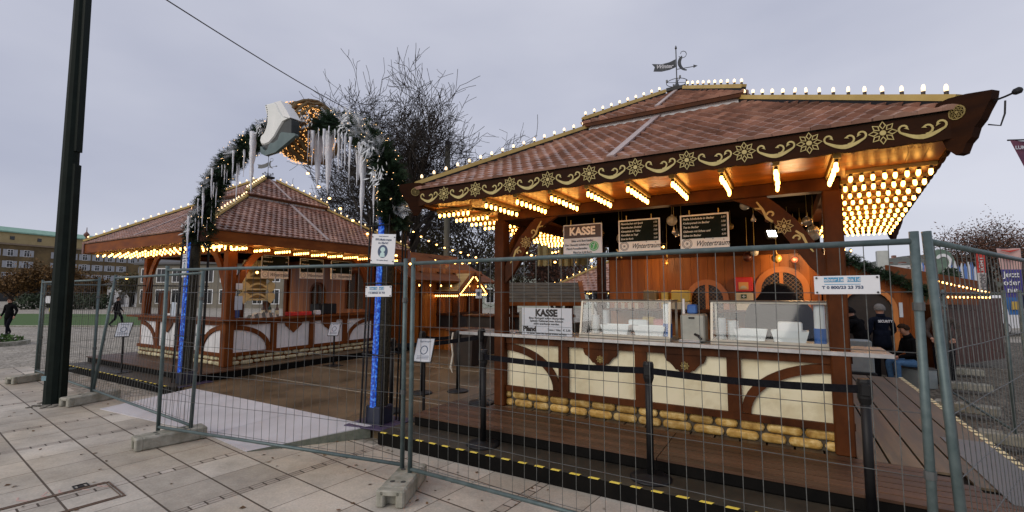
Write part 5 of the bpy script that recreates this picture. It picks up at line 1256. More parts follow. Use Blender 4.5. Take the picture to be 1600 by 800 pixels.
def bare_tree(base,h,seed,label,maxd=7,spread=.5,limbs=4,r=.2,lean=(0,0,1),kids=(2,3),leaf=None,trunk=.22,name='bare_tree',mt=None,minr=.008,up=.12,L0=.3,zr=(.7,1.3),kf=1):
    rnd=random.Random(seed); t=thing(name,label,'tree',base,'trees behind the market')
    m=MB(); b=Vector(base); top=b+Vector(lean).normalized()*h*trunk
    m.tube([b-Vector((0,0,.2)),b.lerp(top,.5)+Vector((rnd.uniform(-.1,.1),0,0)),top],[r*1.3,r,r*.9],9)
    m.build('trunk',mt or bark,t,True); m=MB(); tips=[]
    for j in range(limbs):
        a=2*pi*j/limbs+rnd.uniform(-.4,.4); d=Vector((math.cos(a)*.65,math.sin(a)*.65,rnd.uniform(*zr)))
        if j==0: d=Vector((.1,.1,1.3))
        branches(m,top-Vector((0,0,.1*j*r)),d,r*rnd.uniform(.5,.7),h*L0*rnd.uniform(.8,1.05),1,rnd,maxd,tips,spread,up,minr,kids)
    m.build('limbs',mt or bark,t)
    if leaf:
        lm,n,size,sp=leaf; g=MB()
        for _ in range(n):
            c=rnd.choice(tips)+Vector((rnd.gauss(0,sp),rnd.gauss(0,sp),rnd.gauss(0,sp*.8)))
            a=Vector((rnd.gauss(0,1),rnd.gauss(0,1),rnd.gauss(0,1))).normalized(); bb_=a.orthogonal().normalized(); s=size*rnd.uniform(.5,1.3)
            g.add([c-a*s,c+bb_*s*.55,c+a*s,c-bb_*s*.55],[(0,1,2,3)])
        g.build('crown',lm,t)
    return t
def G(px,D,py=460):
    p=at(px,py,D); return (p.x,p.y,gz(p.x,p.y))
autumn=M('autumn_leaf',(.06,.032,.008),(.17,.085,.018),3,.8,island=.45); olive=M('olive_leaf',(.045,.042,.012),(.10,.075,.022),3,.8,island=.4); rust_l=M('rust_leaf',(.055,.022,.012),(.11,.045,.02),3,.8,island=.45)
evg=M('dark_hedge_leaf',(.010,.022,.008),(.025,.045,.015),3,.8,island=.4)
bare_tree(G(622,19),11.0,5,'tall bare tree with fine dark twigs rising above the arch',7,.60,9,.26,(.04,.02,1),(2,4),trunk=.24,minr=.0085,up=.07,L0=.255,zr=(.7,2.0))
bare_tree(G(745,21),8.6,12,'lower bare tree whose twigs spread beside the wooden mast',6,.6,5,.13,(.1,0,1),(2,4),trunk=.28,L0=.24,up=.08)
bare_tree(G(575,22),7.4,23,'low bare tree seen between the icicles of the arch',6,.62,6,.12,(-.2,0,1),(3,4),trunk=.2,L0=.25,leaf=(olive,700,.05,.3))
bare_tree(G(700,25),6.6,33,'leafy olive brown tree behind the small ochre roofed hut',6,.6,5,.13,(0,0,1),(2,3),leaf=(olive,5200,.085,.4),trunk=.2,name='tree')
bare_tree(G(800,27),6.4,37,'olive leaved tree behind the grey shingled hut, seen past the corner post',6,.6,5,.14,(0,0,1),(2,3),leaf=(olive,4200,.085,.45),trunk=.2,name='tree')
bare_tree(G(870,24),5.2,41,'rust leaved tree above the ridge of the grey shingled hut',6,.6,5,.14,(0,0,1),(2,3),leaf=(rust_l,3600,.08,.35),trunk=.2,name='tree')
bare_tree(G(620,28),5.6,44,'dark leafy tree low behind the gable of the orange hut',5,.6,5,.14,(0,0,1),(2,3),leaf=(olive,4200,.09,.45),trunk=.2,name='tree')
bare_tree(G(935,26),6.0,46,'dark twiggy tree seen through the open end of the scroll kiosk',6,.6,5,.14,(0,0,1),(2,3),leaf=(olive,2600,.08,.4),trunk=.2,name='tree')
bare_tree(G(1556,34),9.6,51,'large rust brown autumn tree behind the blue banner',6,.5,6,.28,(0,0,1),(2,4),leaf=(rust_l,13000,.085,.45),trunk=.2,name='tree',up=.08,L0=.22)
bare_tree(G(1660,36),8.6,52,'rust brown autumn tree at the edge of view beside the tallest banner',6,.5,6,.28,(0,0,1),(2,3),leaf=(rust_l,8000,.10,.5),trunk=.2,name='tree',L0=.22)
bare_tree(G(1505,44),6.6,53,'smaller brown tree between the round green ornament and the red banner',6,.5,5,.25,(0,0,1),(2,3),leaf=(rust_l,4200,.15,.6),trunk=.2,name='tree',L0=.2)
bare_tree(G(18,58),5.4,61,'orange brown square tree by the white arched portal',5,.55,6,.2,(0,0,1),(2,4),leaf=(autumn,4200,.15,.4),trunk=.22,name='tree',L0=.24)
bare_tree(G(78,60),6.6,62,'orange brown tree just beside the dark lamp pole',5,.55,6,.2,(0,0,1),(2,4),leaf=(autumn,4800,.15,.45),trunk=.22,name='tree',L0=.26)
bare_tree(G(140,66),5.6,63,'orange brown tree between lamp pole and orange kiosk, in front of the roof lettering',5,.55,6,.2,(0,0,1),(2,4),leaf=(autumn,3600,.15,.4),trunk=.22,name='tree',L0=.24)
bare_tree(G(205,64),5.4,64,'thin brown tree right beside the orange kiosk post',5,.55,5,.18,(0,0,1),(2,3),leaf=(olive,3000,.16,.6),trunk=.22,name='tree',L0=.24)
# mast
p=G(697,17); t=thing('wooden_mast','weathered round timber mast beside the tall bare tree','mast',p); m=MB(); m.tube([p,(p[0],p[1],7.35)],[.12,.095],12); m.build('mast_shaft',M('weathered_mast',(.06,.06,.045),(.12,.115,.09),6,.85,stretch=(1,1,.15),bump=.3),t); m=MB(); m.lathe([(.102,7.2),(.102,7.37)],(p[0],p[1],0),12); m.build('mast_cap',black,t)
# cable
a=at(190,-45,6.5); b=at(700,236,17)
m=MB(); m.tube([a.lerp(b,i/16)-Vector((0,0,.35*math.sin(pi*i/16))) for i in range(17)],.011,5); tag(m.build('overhead_cable',M('cable_grey',(.06,.06,.065),rough=.5)),'thin overhead cable running from above the lamp pole into the bare tree','cable')
# string lights
def string(P,n,label,r=.026):
    t=thing('string_lights',label,'string lights',tuple(P[0])); pts=[]
    for i in range(len(P)-1):
        for j in range(8):
            f=j/8; q=P[i].lerp(P[i+1],f); q=q-Vector((0,0,.16*math.sin(pi*f)*(P[i+1]-P[i]).length/3)); pts.append(q)
    pts.append(P[-1]); m=MB(); m.tube(pts,.007,4); m.build('cable',black,t)
    for k in range(n):
        q=along(pts,(k+.5)/n); o=bpy.data.objects.new('light_bulb',STR); COL.objects.link(o); o.parent=t; o.location=q-Vector(P[0])-Vector((0,0,.01)); o.rotation_euler=(pi,0,0); 
STR=bulb_mesh('light_bulb_string',bulbfar,.035)
string([at(455,232,11),at(540,330,11.5),at(652,415,12)],10,'string of warm bulbs sloping down from the light drum past the arch leg')
string([at(615,378,15),at(700,408,15),at(800,392,14)],17,'string of warm bulbs swagged across the bare trees at hut roof height')
string([at(640,356,17),at(720,392,16.5),at(800,404,15.5)],13,'upper string of warm bulbs swagged across the bare trees')
string([at(800,398,13),at(860,392,12.5),at(900,378,12)],14,'string of warm bulbs seen through the open end of the scroll kiosk',)
string([at(795,372,12),at(850,404,12),at(930,402,12)],14,'lower string of warm bulbs seen through the open end of the scroll kiosk',)
# ================= BUILDINGS =================
def building_left():
    t=thing('hotel_building','long brown stone building with green roof and rows of white windows across the lawn','building',(-70,70,-.3))
    D0=105.;A=Vector((at(-140,400,105*110/(110+.113*140)).xy.to_tuple())+(0,)) if False else None
    def pt(px): D=105*110/(110-.113*px); p=at(px,440,D); return Vector((p.x,p.y,0))
    A_=pt(-150);B_=pt(420); U=(B_-A_).normalized(); L=(B_-A_).length; out=U.cross(Vector((0,0,1)))
    if out.dot(-A_)<0: out=-out
    fr=FR((A_.x,A_.y,-.5),U,(0,0,1),out); dep=16
    stn=M('brown_ashlar',(.075,.05,.02),(.20,.135,.055),.35,.85,detail=9,c3=(.125,.085,.036))
    m=MB(); m.m=fr; m.box((0,0,-dep),(L,13.2,0)); m.build('wall',stn,t)
    m=MB(); m.m=fr; m.box((0,13.2,-dep-.2),(L,13.6,.35)); m.build('cornice',M('stone_cornice',(.16,.12,.08),(.25,.19,.13),1,.8),t)
    m=MB(); m.m=fr; m.box((0,13.6,-dep),(L,16.2,-1.6)); m.build('attic_storey',M('yellow_render',(.34,.26,.12),(.42,.33,.17),.8,.8),t)
    for k in range(14):
        m=MB(); m.m=fr; x=6+k*5.2; m.box((x,14.6,-1.595),(x+.8,15.4,-1.5)); m.build('attic_window',M('dark_window_glass',(.012,.014,.016)),t)
    m=MB(); m.m=fr; m.prism([(-.3,16.2),(L+.3,16.2),(L+.3,16.5),(-.3,16.5)],-dep-.3,-1.2); vs=[(-.3,16.5,-1.2),(L,16.5,-1.2),(L,18.0,-6.5),(-.3,18.0,-6.5),(-.3,16.5,-dep),(L,16.5,-dep)]; m.add(vs,[(0,1,2,3),(3,2,5,4),(0,3,4),(1,5,2)])
    m.build('roof',M('copper_green',(.17,.32,.24),(.25,.42,.33),1.2,.7),t)
    # window mesh
    wm=MB(); W=1.15;H_=1.55
    wm.k=0; wm.box((0,0,.01),(W,H_,.07)); wm.k=1
    for (a,b_) in ((.08,W/2-.04),(W/2+.04,W-.08)):
        wm.box((a,.09,.071),(b_,H_*.62,.08)); wm.box((a,H_*.66,.071),(b_,H_-.09,.08))
    wm.k=2; wm.box((-.75,0,.012),(-.04,H_,.075)); wm.box((W+.04,0,.012),(W+.75,H_,.075))
    me_o=wm.build('window',[white,M('dark_window_glass',(.012,.014,.016)),M('grey_shutter',(.30,.31,.33),(.36,.37,.39),3,.6)],None); me=me_o.data; bpy.data.objects.remove(me_o)
    cnt=0
    for r_,zz in enumerate((10.6,7.95,5.3,2.7)):
        for c in range(27):
            x=3+c*3.05
            if c>24 or (r_==3 and c%2): continue
            if R.random()<.06: continue
            o=bpy.data.objects.new('window',me); COL.objects.link(o); o.parent=t
            o.matrix_world=Matrix.Translation(-Vector(t.location))@fr@Matrix.Translation((x,zz,.0)); cnt+=1
    # portals, ground floor
    for px in (8,60,110):
        D=105*110/(110-.113*px); p=at(px,440,D); s=(Vector((p.x,p.y,0))-A_).dot(U)
        m=MB(); m.m=fr; A2=[(s-3.2,0)]+[(s+3.2*math.cos(q),2.2+2.4*math.sin(q)) for q in [pi-pi*i/10 for i in range(11)]]+[(s+3.2,0)]
        m.prism([(s-4.4,0),(s-4.4,5.2),(s+4.4,5.2),(s+4.4,0)],.02,.25); m.build('portal_surround',M('pale_portal_stone',(.42,.42,.42),(.52,.52,.5),1,.8),t); m=MB(); m.m=fr; m.prism(A2,.26,.3); m.build('portal_opening',M('dark_window_glass',(.012,.014,.016)),t)
    text('GRAND CAFÉ PLANIE' if False else 'ALTES WAISENHAUS' if False else 'CARL & BRAUHAUS',1.35,fr@Matrix.Translation((L*.60,9.72,.1)),M('letters_bronze',(.05,.035,.02),rough=.6),t,ext=.05,bold=.02,sx=1.2)
building_left()
pw=M('pale_render',(.12,.105,.08),(.20,.18,.14),.6,.8); 
def long_building(px0,px1,D0,D1,h,label,mt,wn,wh,name='pale_building',roofc=None,z0=-.6):
    a=at(px0,450,D0);b=at(px1,450,D1); a.z=b.z=0; U=(b-a).normalized(); L=(b-a).length; out=U.cross(Vector((0,0,1))); 
    if out.dot(a)>0: out=-out
    fr=FR((a.x,a.y,z0),U,(0,0,1),out); t=thing(name,label,'building',(a.x,a.y,z0)); m=MB(); m.m=fr; m.box((0,0,-8),(L,h,0)); m.build('wall',mt,t)
    m=MB(); m.m=fr; m.prism([(-.4,h),(L+.4,h),(L+.4,h+.25),(-.4,h+.25)],-8.4,.4); m.add([(-.4,h+.25,.4),(L+.4,h+.25,.4),(L+.4,h+1.6,-4),(-.4,h+1.6,-4),(-.4,h+.25,-8.4),(L+.4,h+.25,-8.4)],[(0,1,2,3),(3,2,5,4),(0,3,4),(1,5,2)]); m.build('roof',roofc or M('slate_roof',(.06,.06,.065),(.1,.1,.1),1,.7),t)
    for i in range(wn):
        x=(i+.5)*L/wn
        for z in wh:
            m=MB(); m.m=fr; m.box((x-L/wn*.3,z,.01),(x+L/wn*.3,z+1.9,.05)); w_=m.build('window',white,t); m=MB(); m.m=fr; m.box((x-L/wn*.25,z+.1,.051),(x-L/wn*.02,z+1.8,.08)); m.box((x+L/wn*.02,z+.1,.051),(x+L/wn*.25,z+1.8,.08)); m.build('pane',M('dark_window_glass',(.012,.014,.016)),w_)
    return t
long_building(215,470,62,58,6.0,'pale two storey building seen through the orange kiosk',pw,10,(.8,3.6))
long_building(640,960,60,60,4.4,'low pale building behind the huts in the middle',M('greenish_render',(.30,.33,.29),(.38,.41,.36),.6,.8),14,(.9,))
# shop front with white frames left of the orange kiosk
long_building(168,216,66,64,3.2,'white framed glass shop front beside the orange kiosk post',white,3,(.5,),'glazed_shop')
# hedge line / dark cars left
for i,(px,w) in enumerate(((52,4),(118,5),(150,4))):
    c=G(px,55); t=thing('hedge_bush',['round dark shrub beside the white portal','dark shrub behind the dark lamp pole','dark shrub right of the lamp pole by the lawn'][i],'shrub',c); m=MB(); leafball(m,(c[0],c[1],c[2]+.9),1.7,900,random.Random(i),.16,.6); m.build('foliage',evg,t)
    m=MB(); m.tube([c,(c[0],c[1],c[2]+.8)],[.12,.08],6); m.build('stem',bark,t)
# ================= HUTS =================
def bulbs_line(root,a,b,n,me=None):
    for k in range(n):
        p=Vector(a).lerp(Vector(b),(k+.5)/n); o=bpy.data.objects.new('light_bulb',me or BULBF); COL.objects.link(o); o.parent=root; o.location=p-rootloc(root); o.rotation_euler=(pi,0,0)
# orange plank hut behind the arch leg
t=thing('market_hut','tall orange plank hut with sloping roof edge behind the lit arch leg','hut',(-10.2,11,.12))
X0h,X1h,Yh=-11.7,-8.85,9.75; 
m=MB(); m.box((X0h,Yh+.03,.1),(X1h-.03,13,2.3)); m.build('hut_body',brownl,t)
m=MB(); m.planks(FR((X0h,Yh+.02,.1),(1,0,0),(0,0,1)),X1h-X0h,2.35,.16,.025,.012); m.planks(FR((X1h-.03,Yh,.1),(0,1,0),(0,0,1)),3.2,2.3,.16,.025,.012); m.build('plank_wall',pine,t)
m=MB()
for i in range(5): y=Yh+.1+i*.75; m.box((X1h,y,.1),(X1h+.05,y+.07,2.3))
m.build('batten',brown,t)
m=MB(); m.bar((X1h+.45,Yh-.3,2.0),(X1h-1.4,Yh-.3,2.95),.7,.07); m.bar((X1h+.45,(Yh+13)/2,2.0),(X1h-1.4,(Yh+13)/2,2.95),3.6,.06); m.bar((X0h-.4,(Yh+13)/2,2.0),(X1h-1.43,(Yh+13)/2,2.95),4.2,.06); m.prism([(X0h,2.3),(X1h,2.3),((X0h+X1h)/2,2.85)],-13.0,-Yh,Matrix(((1,0,0,0),(0,0,-1,0),(0,1,0,0),(0,0,0,1))))
m.build('roof',brownl,t); bulbs_line(t,(X1h+.42,Yh-.6,1.93),(X1h+.42,12.8,1.93),8)
t=thing('wooden_box','low orange timber crate unit standing beside the orange hut wall','box unit',(-8.3,10.6,.12)); m=MB(); m.planks(FR((-8.75,10.5,.12),(1,0,0),(0,0,1)),.95,.55,.12,.4,.006); m.build('box_front',pine,t); m=MB(); m.box((-8.8,10.0,.675),(-7.75,10.55,.70)); m.build('lid',brownl,t)
# small ochre roofed hut with lit eaves
def gable_hut(px0,px1,D,ze,zr,label,roofm,wallm,lit,yaw=HEAD*.35,posts=True,dep=2.0):
    a=at(px0,450,D);b=at(px1,450,D); w=(b-a).length; c=(a+b)/2; zg=gz(c.x,c.y); t=thing('market_hut',label,'hut',(c.x,c.y,zg))
    U=Vector((math.cos(yaw),math.sin(yaw),0)); fr=FR((c.x,c.y,0),U,(0,0,1)); # ridge runs along U, front slope faces camera
    h=w/2
    m=MB(); m.m=fr; m.add([(-h,ze,.9),(h,ze,.9),(h*.80,zr,0-.1),(-h*.80,zr,0-.1),(-h,ze,-1.1),(h,ze,-1.1)],[(0,1,2,3),(3,2,5,4)]) if False else None
    k=6
    for i in range(k):
        for s_ in (1,-1):
            z0_=ze+(zr-ze)*i/k; z1_=ze+(zr-ze)*(i+1)/k; d0=1.0*(1-i/k);d1=1.0*(1-(i+1)/k)
            m.add([(-h,z0_+.02,s_*d0),(h,z0_+.02,s_*d0),(h,z1_,s_*d1),(-h,z1_,s_*d1),(-h,z0_-.02,s_*d0),(h,z0_-.02,s_*d0)],[(0,1,2,3) if s_>0 else (3,2,1,0),(4,5,1,0) if s_>0 else (0,1,5,4)])
    m.build('roof',roofm,t)
    m=MB(); m.m=fr
    for sx_ in (-1,1):
        for s_ in (1,-1): m.bar((sx_*(h+.02),ze-.03,s_*1.03),(sx_*(h+.02),zr+.02,0),.05,.12,(1,0,0))
    m.bar((-h,ze-.04,1.02),(h,ze-.04,1.02),.1,.04); m.build('bargeboard',brownl,t)
    for sx_ in (-1,1):
        m=MB(); m.m=fr; m.prism([(-.98,ze),(.98,ze),(0,zr-.03)],0,.04,FR((sx_*(h-.12),0,0),(0,0,1),(0,1,0))); m.build('gable_panel',wallm,t)
    for sx_ in (-.72,.72):
        for sz in (.75,-.75): m=MB(); m.m=fr; m.box((sx_*h-.07,zg,sz-.07),(sx_*h+.07,ze,sz+.07)); m.build('post',brown,t)
    m=MB(); m.m=fr; m.box((-h*.82,zg+1.02,-.9),(h*.82,zg+1.08,.95)); m.build('counter_top',brown,t); m=MB(); m.m=fr; m.box((-h*.75,zg,-.8),(h*.75,zg+1.02,.8)); m.build('counter_body',M('dark_counter',(.015,.01,.008),(.03,.02,.015),5,.6),t)
    if lit:
        P_=lambda x,z,y: fr@Vector((x,z,y)); bulbs_line(t,P_(-h,ze-.08,1.0),P_(h,ze-.08,1.0),22); bulbs_line(t,P_(h+.05,ze-.05,1.0),P_(h+.05,zr-.05,0.05),12); bulbs_line(t,P_(h+.05,ze-.05,-1.0),P_(h+.05,zr-.05,-.05),12); bulbs_line(t,P_(h+.05,ze-.05,1.0),P_(h+.05,ze-.05,-1.0),14)
    return t
ochre=M('ochre_shingles',(.30,.19,.07),(.42,.28,.11),6,.7,island=.1); shing=M('grey_brown_shingles',(.028,.022,.014),(.07,.056,.038),4,.8,stretch=(1,1,5),bump=.5)
gable_hut(672,742,14.5,1.72,2.28,'small bar hut with ochre roof and brightly lit eaves',ochre,orangef,True)
gable_hut(786,905,13.5,1.42,1.98,'grey brown shingled hut seen between corner post and glass case',shing,M('dark_counter',(.015,.01,.008),(.03,.02,.015),5,.6),False,yaw=HEAD*.9)
# lit tiled roof behind it
t=thing('market_kiosk','distant tiled kiosk roof edged with bulbs beside the plank wall','kiosk',G(985,19))
c=Vector(t.location); ap=Vector((c.x,c.y,3.3)); cs=[Vector((c.x+a*2.6,c.y+b_*2.6,1.75)) for a,b_ in((-1,-1),(1,-1),(1,1),(-1,1))]
m=MB(); 
for i in range(4): tiles(m,cs[i],cs[(i+1)%4],lerp(cs[(i+1)%4],ap,.98),lerp(cs[i],ap,.98),.2,.2)
m.build('roof_tiles',tile,t); m=MB(); m.add([*(q-Vector((0,0,.03)) for q in cs),ap],[(0,1,4),(1,2,4),(2,3,4),(3,0,4),(3,2,1,0)]); m.build('roof_base',brown,t)
for i in range(4): m=MB(); m.bar(cs[i]+Vector((0,0,.06)),ap+Vector((0,0,.06)),.1,.06); m.build('hip_board',golddk,t); bulbs_line(t,cs[i]+Vector((0,0,.2)),ap+Vector((0,0,.2)),14); bulbs_line(t,cs[i]-Vector((0,0,.05)),cs[(i+1)%4]-Vector((0,0,.05)),10)
for i in range(4): q=lerp(cs[i],Vector((c.x,c.y,1.75)),.25); m=MB(); m.box((q.x-.08,q.y-.08,c.z),(q.x+.08,q.y+.08,1.74)); m.build('post',brown,t)
m=MB(); m.box((c.x-1.8,c.y-1.8,c.z),(c.x+1.8,c.y+1.8,c.z+1.0)); m.build('counter_body',brownl,t)
# dark bar tubs and tables in the passage
def planter(c,w,h,label,name='barrel_table',cat='table'):
    t=thing(name,label,cat,(c[0],c[1],.12)); m=MB(); z=.12; a=w/2*.72;b_=w/2
    m.add([(c[0]+x*a,c[1]+y*a,z) for x,y in((-1,-1),(1,-1),(1,1),(-1,1))]+[(c[0]+x*b_,c[1]+y*b_,z+h) for x,y in((-1,-1),(1,-1),(1,1),(-1,1))],[(0,3,2,1),(4,5,6,7),(0,1,5,4),(1,2,6,5),(2,3,7,6),(3,0,4,7)]); m.build('tapered_tub',M('dark_counter',(.015,.01,.008)),t)
    m=MB(); m.cbox((c[0]-b_-.06,c[1]-b_-.06,z+h),(c[0]+b_+.06,c[1]+b_+.06,z+h+.045),.01); m.build('table_top',brown,t); return t
planter((-6.0,8.3),.62,.74,'dark tapered tub table standing in the passage beyond the white cord'); planter((-6.8,10.2),.8,.95,'larger dark tapered tub table by the lit ochre hut'); planter((-4.9,9.6),.6,.9,'dark tapered tub table next to the scroll kiosk end')
t=thing('globe_lamp','pale green lamp post with white globe between the huts','lamp post',G(743,19)); c=t.location
m=MB(); m.tube([c,(c.x,c.y,1.9)],.10,10); m.build('lamp_column',M('mint_paint',(.25,.42,.33),(.3,.48,.38),5,.5),t); m=MB(); m.ball((c.x-.32,c.y-.1,1.72),.2,12,8); m.build('globe',white,t,True); m=MB(); m.tube([(c.x,c.y,1.6),(c.x-.32,c.y-.1,1.52)],.03,6); m.build('lamp_arm',black,t)
t=thing('notice','small white notice with dark symbol on a post of the lit ochre hut','notice',tuple(at(748,459,13.2))); fr=FR(tuple(at(748,459,13.2)),(math.cos(HEAD),math.sin(HEAD),0),(0,0,1)); m=MB(); m.m=fr; m.cbox((-.09,-.13,0),(.09,.13,.006),.002); m.build('panel',paper,t); m=MB(); m.m=fr; m.prism([(.045*math.cos(2*pi*i/16),-.0+.065*math.sin(2*pi*i/16)) for i in range(16)],.006,.008); m.build('oval_symbol',MATS['navy_print'],t); m=MB(); m.m=fr; m.box((-.02,-1.6,-.08),(.06,.5,-.01)); m.build('notice_post',brown,t)
# fabric pennants hanging behind the open end
for i,(px,D,lab) in enumerate([(851,10.5,'olive cloth banner hanging beside the curved brace'),(884,10.5,'second olive cloth banner hanging left of the KASSE sign'),(910,11,'olive cloth banner partly behind the KASSE sign')]):
    p=at(px,385,D); fr=FR(tuple(p),(math.cos(HEAD),math.sin(HEAD),0),(0,0,1)); m=MB(); 
    q=[(-.16+.32*j/8,.02*math.sin(j*1.5)) for j in range(9)]
    m.m=fr; m.add([(a,.38,b_) for a,b_ in q]+[(a,-.46+(.02*(j%2)),b_*1.4) for j,(a,b_) in enumerate(q)],[(j,j+1,10+j,9+j) for j in range(8)]); t=thing('cloth_banner',lab,'banner',tuple(p)); m.build('cloth_surface',M('olive_cloth',(.14,.12,.05),(.22,.19,.09),8,.8),t); m=MB(); m.m=fr; m.tube([(-.17,.385,0),(.17,.385,0)],.012,6); m.build('banner_rod',black,t)
# --- right: hut with arched doorway
yy=14.3; t=thing('market_hut','orange plank hut with dark arched doorway and fir garland on its roof edge','hut',(1.2,yy,-.3))
m=MB(); m.box((-2.4,yy+.06,-.3),(2.65,yy+3,1.65)); m.build('hut_body',MATS['dark_counter'],t)
pw_=[(-2.4,-.3),(2.68,-.3),(2.68,1.68),(1.2,2.5),(-2.4,2.5)]
m=MB(); 
for i in range(36):
    x=-2.4+i*.141; zt=2.5 if x<1.2 else 2.5-(x-1.2)*.555
    ax_=abs(x+.07-1.72); zb_=-.3
    if ax_<.52: zb_=1.25+math.sqrt(max(0,.52**2-ax_**2))
    if x+.137<2.7: m.box((x,yy,zb_),(x+.137,yy+.03,zt))
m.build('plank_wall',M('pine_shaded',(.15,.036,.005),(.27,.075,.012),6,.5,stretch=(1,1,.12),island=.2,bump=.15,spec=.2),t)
m=MB(); A2=[(1.72-.54,-.3)]+[(1.72+.54*math.cos(q),1.25+.54*math.sin(q)) for q in [pi-pi*i/12 for i in range(13)]]+[(1.72+.54,-.3)]; m.ribbon(A2,.1,0,.05,FR((0,yy-.001,0),(1,0,0),(0,0,1))); m.build('door_arch',MATS['orange_trim'],t)
m=MB(); m.bar((1.1,yy+.4,2.66),(2.95,yy+.4,1.62),1.1,.06); m.bar((-2.5,yy+.5,2.62),(1.15,yy+.5,2.66),1.0,.06); m.build('roof',tile,t)
m=MB(); rr=random.Random(9)
for i in range(900):
    f=rr.random(); p=Vector((1.1,yy-.16,2.70)).lerp(Vector((3.0,yy-.16,1.62)),f)+Vector((rr.gauss(0,.05),rr.gauss(0,.06),rr.gauss(0,.06))); sprig(m,p,Vector((rr.gauss(0,1),-abs(rr.gauss(0,1)),rr.gauss(0,.6)-.3)),.14,.04,rr)
m.build('fir_garland',needle,t)
m=MB(); m.prism([(.2,2.48),(1.35,2.48),(1.3,2.66),(.5,2.92),(.2,2.92)],0,.05,FR((0,yy-.25,0),(1,0,0),(0,0,1))); f=m.build('gable_fascia',darkw,t); g=MB(); fo=FR((0,yy-.301,0),(1,0,0),(0,0,1)); scroll(g,(.95,2.57),.4,.16,fo); flower(g,(1.24,2.58),.07,fo); g.build('scroll_ornament',gold,f); bulbs_line(t,(.5,yy-.27,3.0),(1.5,yy-.27,2.75),8)
softbox('white_notice',(2.33,yy-.02,1.1),(2.40,yy-.012,1.45),paper,'slim white notice on the plank wall beside the arched doorway','notice',0,.001)
# crates beside counter end
softbox('plastic_crate',(.95,10.9,.5),(1.35,11.3,.78),M('grey_blue_crate',(.22,.26,.27),(.28,.33,.34),6,.5),'upper grey plastic crate of the pair stacked behind the corner post','crate')
softbox('plastic_crate',(.93,10.88,.2),(1.37,11.32,.497),MATS['grey_blue_crate'],'lower grey plastic crate of the pair stacked behind the corner post','crate')
softbox('cart',(.9,10.85,-.3),(1.4,11.35,.197),black,'dark trolley under the grey plastic crates','trolley')
# dark red plank wall and lit stall eaves
a=at(1452,470,12.4);b=at(1562,470,14.2); t=thing('wooden_stall','dark red plank stall wall with lit eaves behind the site fence','stall',(a.x,a.y,-.3)); U=(b-a);U.z=0;L=U.length;U.normalize(); fr=FR((a.x,a.y,-.3),U,(0,0,1))
m=MB(); m.m=fr; m.planks(Matrix.Identity(4),L,1.82,.16,.03,.006); m.build('plank_wall',M('dark_red_planks',(.045,.010,.006),(.085,.022,.011),6,.6,stretch=(1,1,.2),island=.15),t); m=MB(); m.m=fr; m.box((.02,0,-2),(L-.02,1.8,-.01)); m.build('stall_body',brown,t)
m=MB(); m.m=fr; m.bar((-1.6,2.0,.3),(L*.45,1.95,.3),.6,.05); m.bar((-1.6,2.4,-.2),(L*.45,2.02,.3),.6,.05); m.build('roof',brownl,t)
for (z0_,z1_) in ((1.93,1.9),(2.34,2.02)): bulbs_line(t,fr@Vector((-1.3,z0_,.62)),fr@Vector((L*.43,z1_,.62)),15)
# ornament disc, bunting
p=at(1472,412,19); t=thing('round_ornament','large round green ornament with white swirl above the stall roof','ornament',tuple(p)); fr=FR(tuple(p),(math.cos(HEAD),math.sin(HEAD),0),(0,0,1))
m=MB(); m.m=fr; m.prism([(.55*math.cos(2*pi*i/28),.6*math.sin(2*pi*i/28)) for i in range(28)],-.12,0); m.build('disc',M('sage_green',(.10,.16,.12),(.17,.24,.18),3,.6),t)
m=MB(); m.m=fr; m.ribbon(curl(.05,.05,.3,.3,2.6,-1.3,14)+curl(.1,-.2,.3,.1,-.3,-2.2,8),[.05]+[.12]*20+[.16]*3,0,.03); m.build('white_swirl',white,t)
m=MB(); leafball(m,tuple(fr@Vector((.2,-.45,.1))),.34,500,random.Random(4),.08,.8); m.build('wreath',evg,t); m=MB(); m.m=fr; m.box((-.04,-2.2,-.1),(.04,-.5,-.05)); m.build('ornament_pole',black,t)
for i,(px,py,w,h,c1,lab) in enumerate([(1451,428,.3,.55,(.35,.40,.50),'pale blue and pink icicle shaped cut out beside the round ornament'),(1503,427,.55,.6,(.45,.46,.52),'white and blue icicle shaped cut out between round ornament and red banner')]):
    p=at(px,py,19); t=thing('icicle_cutout',lab,'decoration',tuple(p)); fr=FR(tuple(p),(math.cos(HEAD),math.sin(HEAD),0),(0,0,1)); rr=random.Random(i)
    for k in range(9): x=-w+2*w*k/8; m=MB(); m.m=fr; hh=h*rr.uniform(.4,1); m.prism([(x-.05,-h*.7),(x+.05,-h*.7),(x+.06,hh*.5),(x,hh),(x-.06,hh*.5)],0,.03); m.build('spike',[M('spike_white',(.6,.62,.66),rough=.5),M('spike_blue',(.10,.2,.5),rough=.5),M('spike_pink',(.5,.3,.35),rough=.5)][k%3 if i==0 else k%2],t)
    m=MB(); m.m=fr; m.box((-w-.05,-h*.7-1.6,-.03),(-w+.05,-h*.7,0)); m.box((-w-.05,-h*.75,-.03),(w+.05,-h*.69,0)); m.build('carrier',black,t)
softbox('white_column',tuple(at(1379,417,26)-Vector((.25,.25,3.2))),tuple(at(1379,417,26)+Vector((.25,.25,.9))),M('pale_column',(.36,.38,.36),(.45,.47,.45),3,.7),'pale square advertising column behind the arched doorway hut','column')
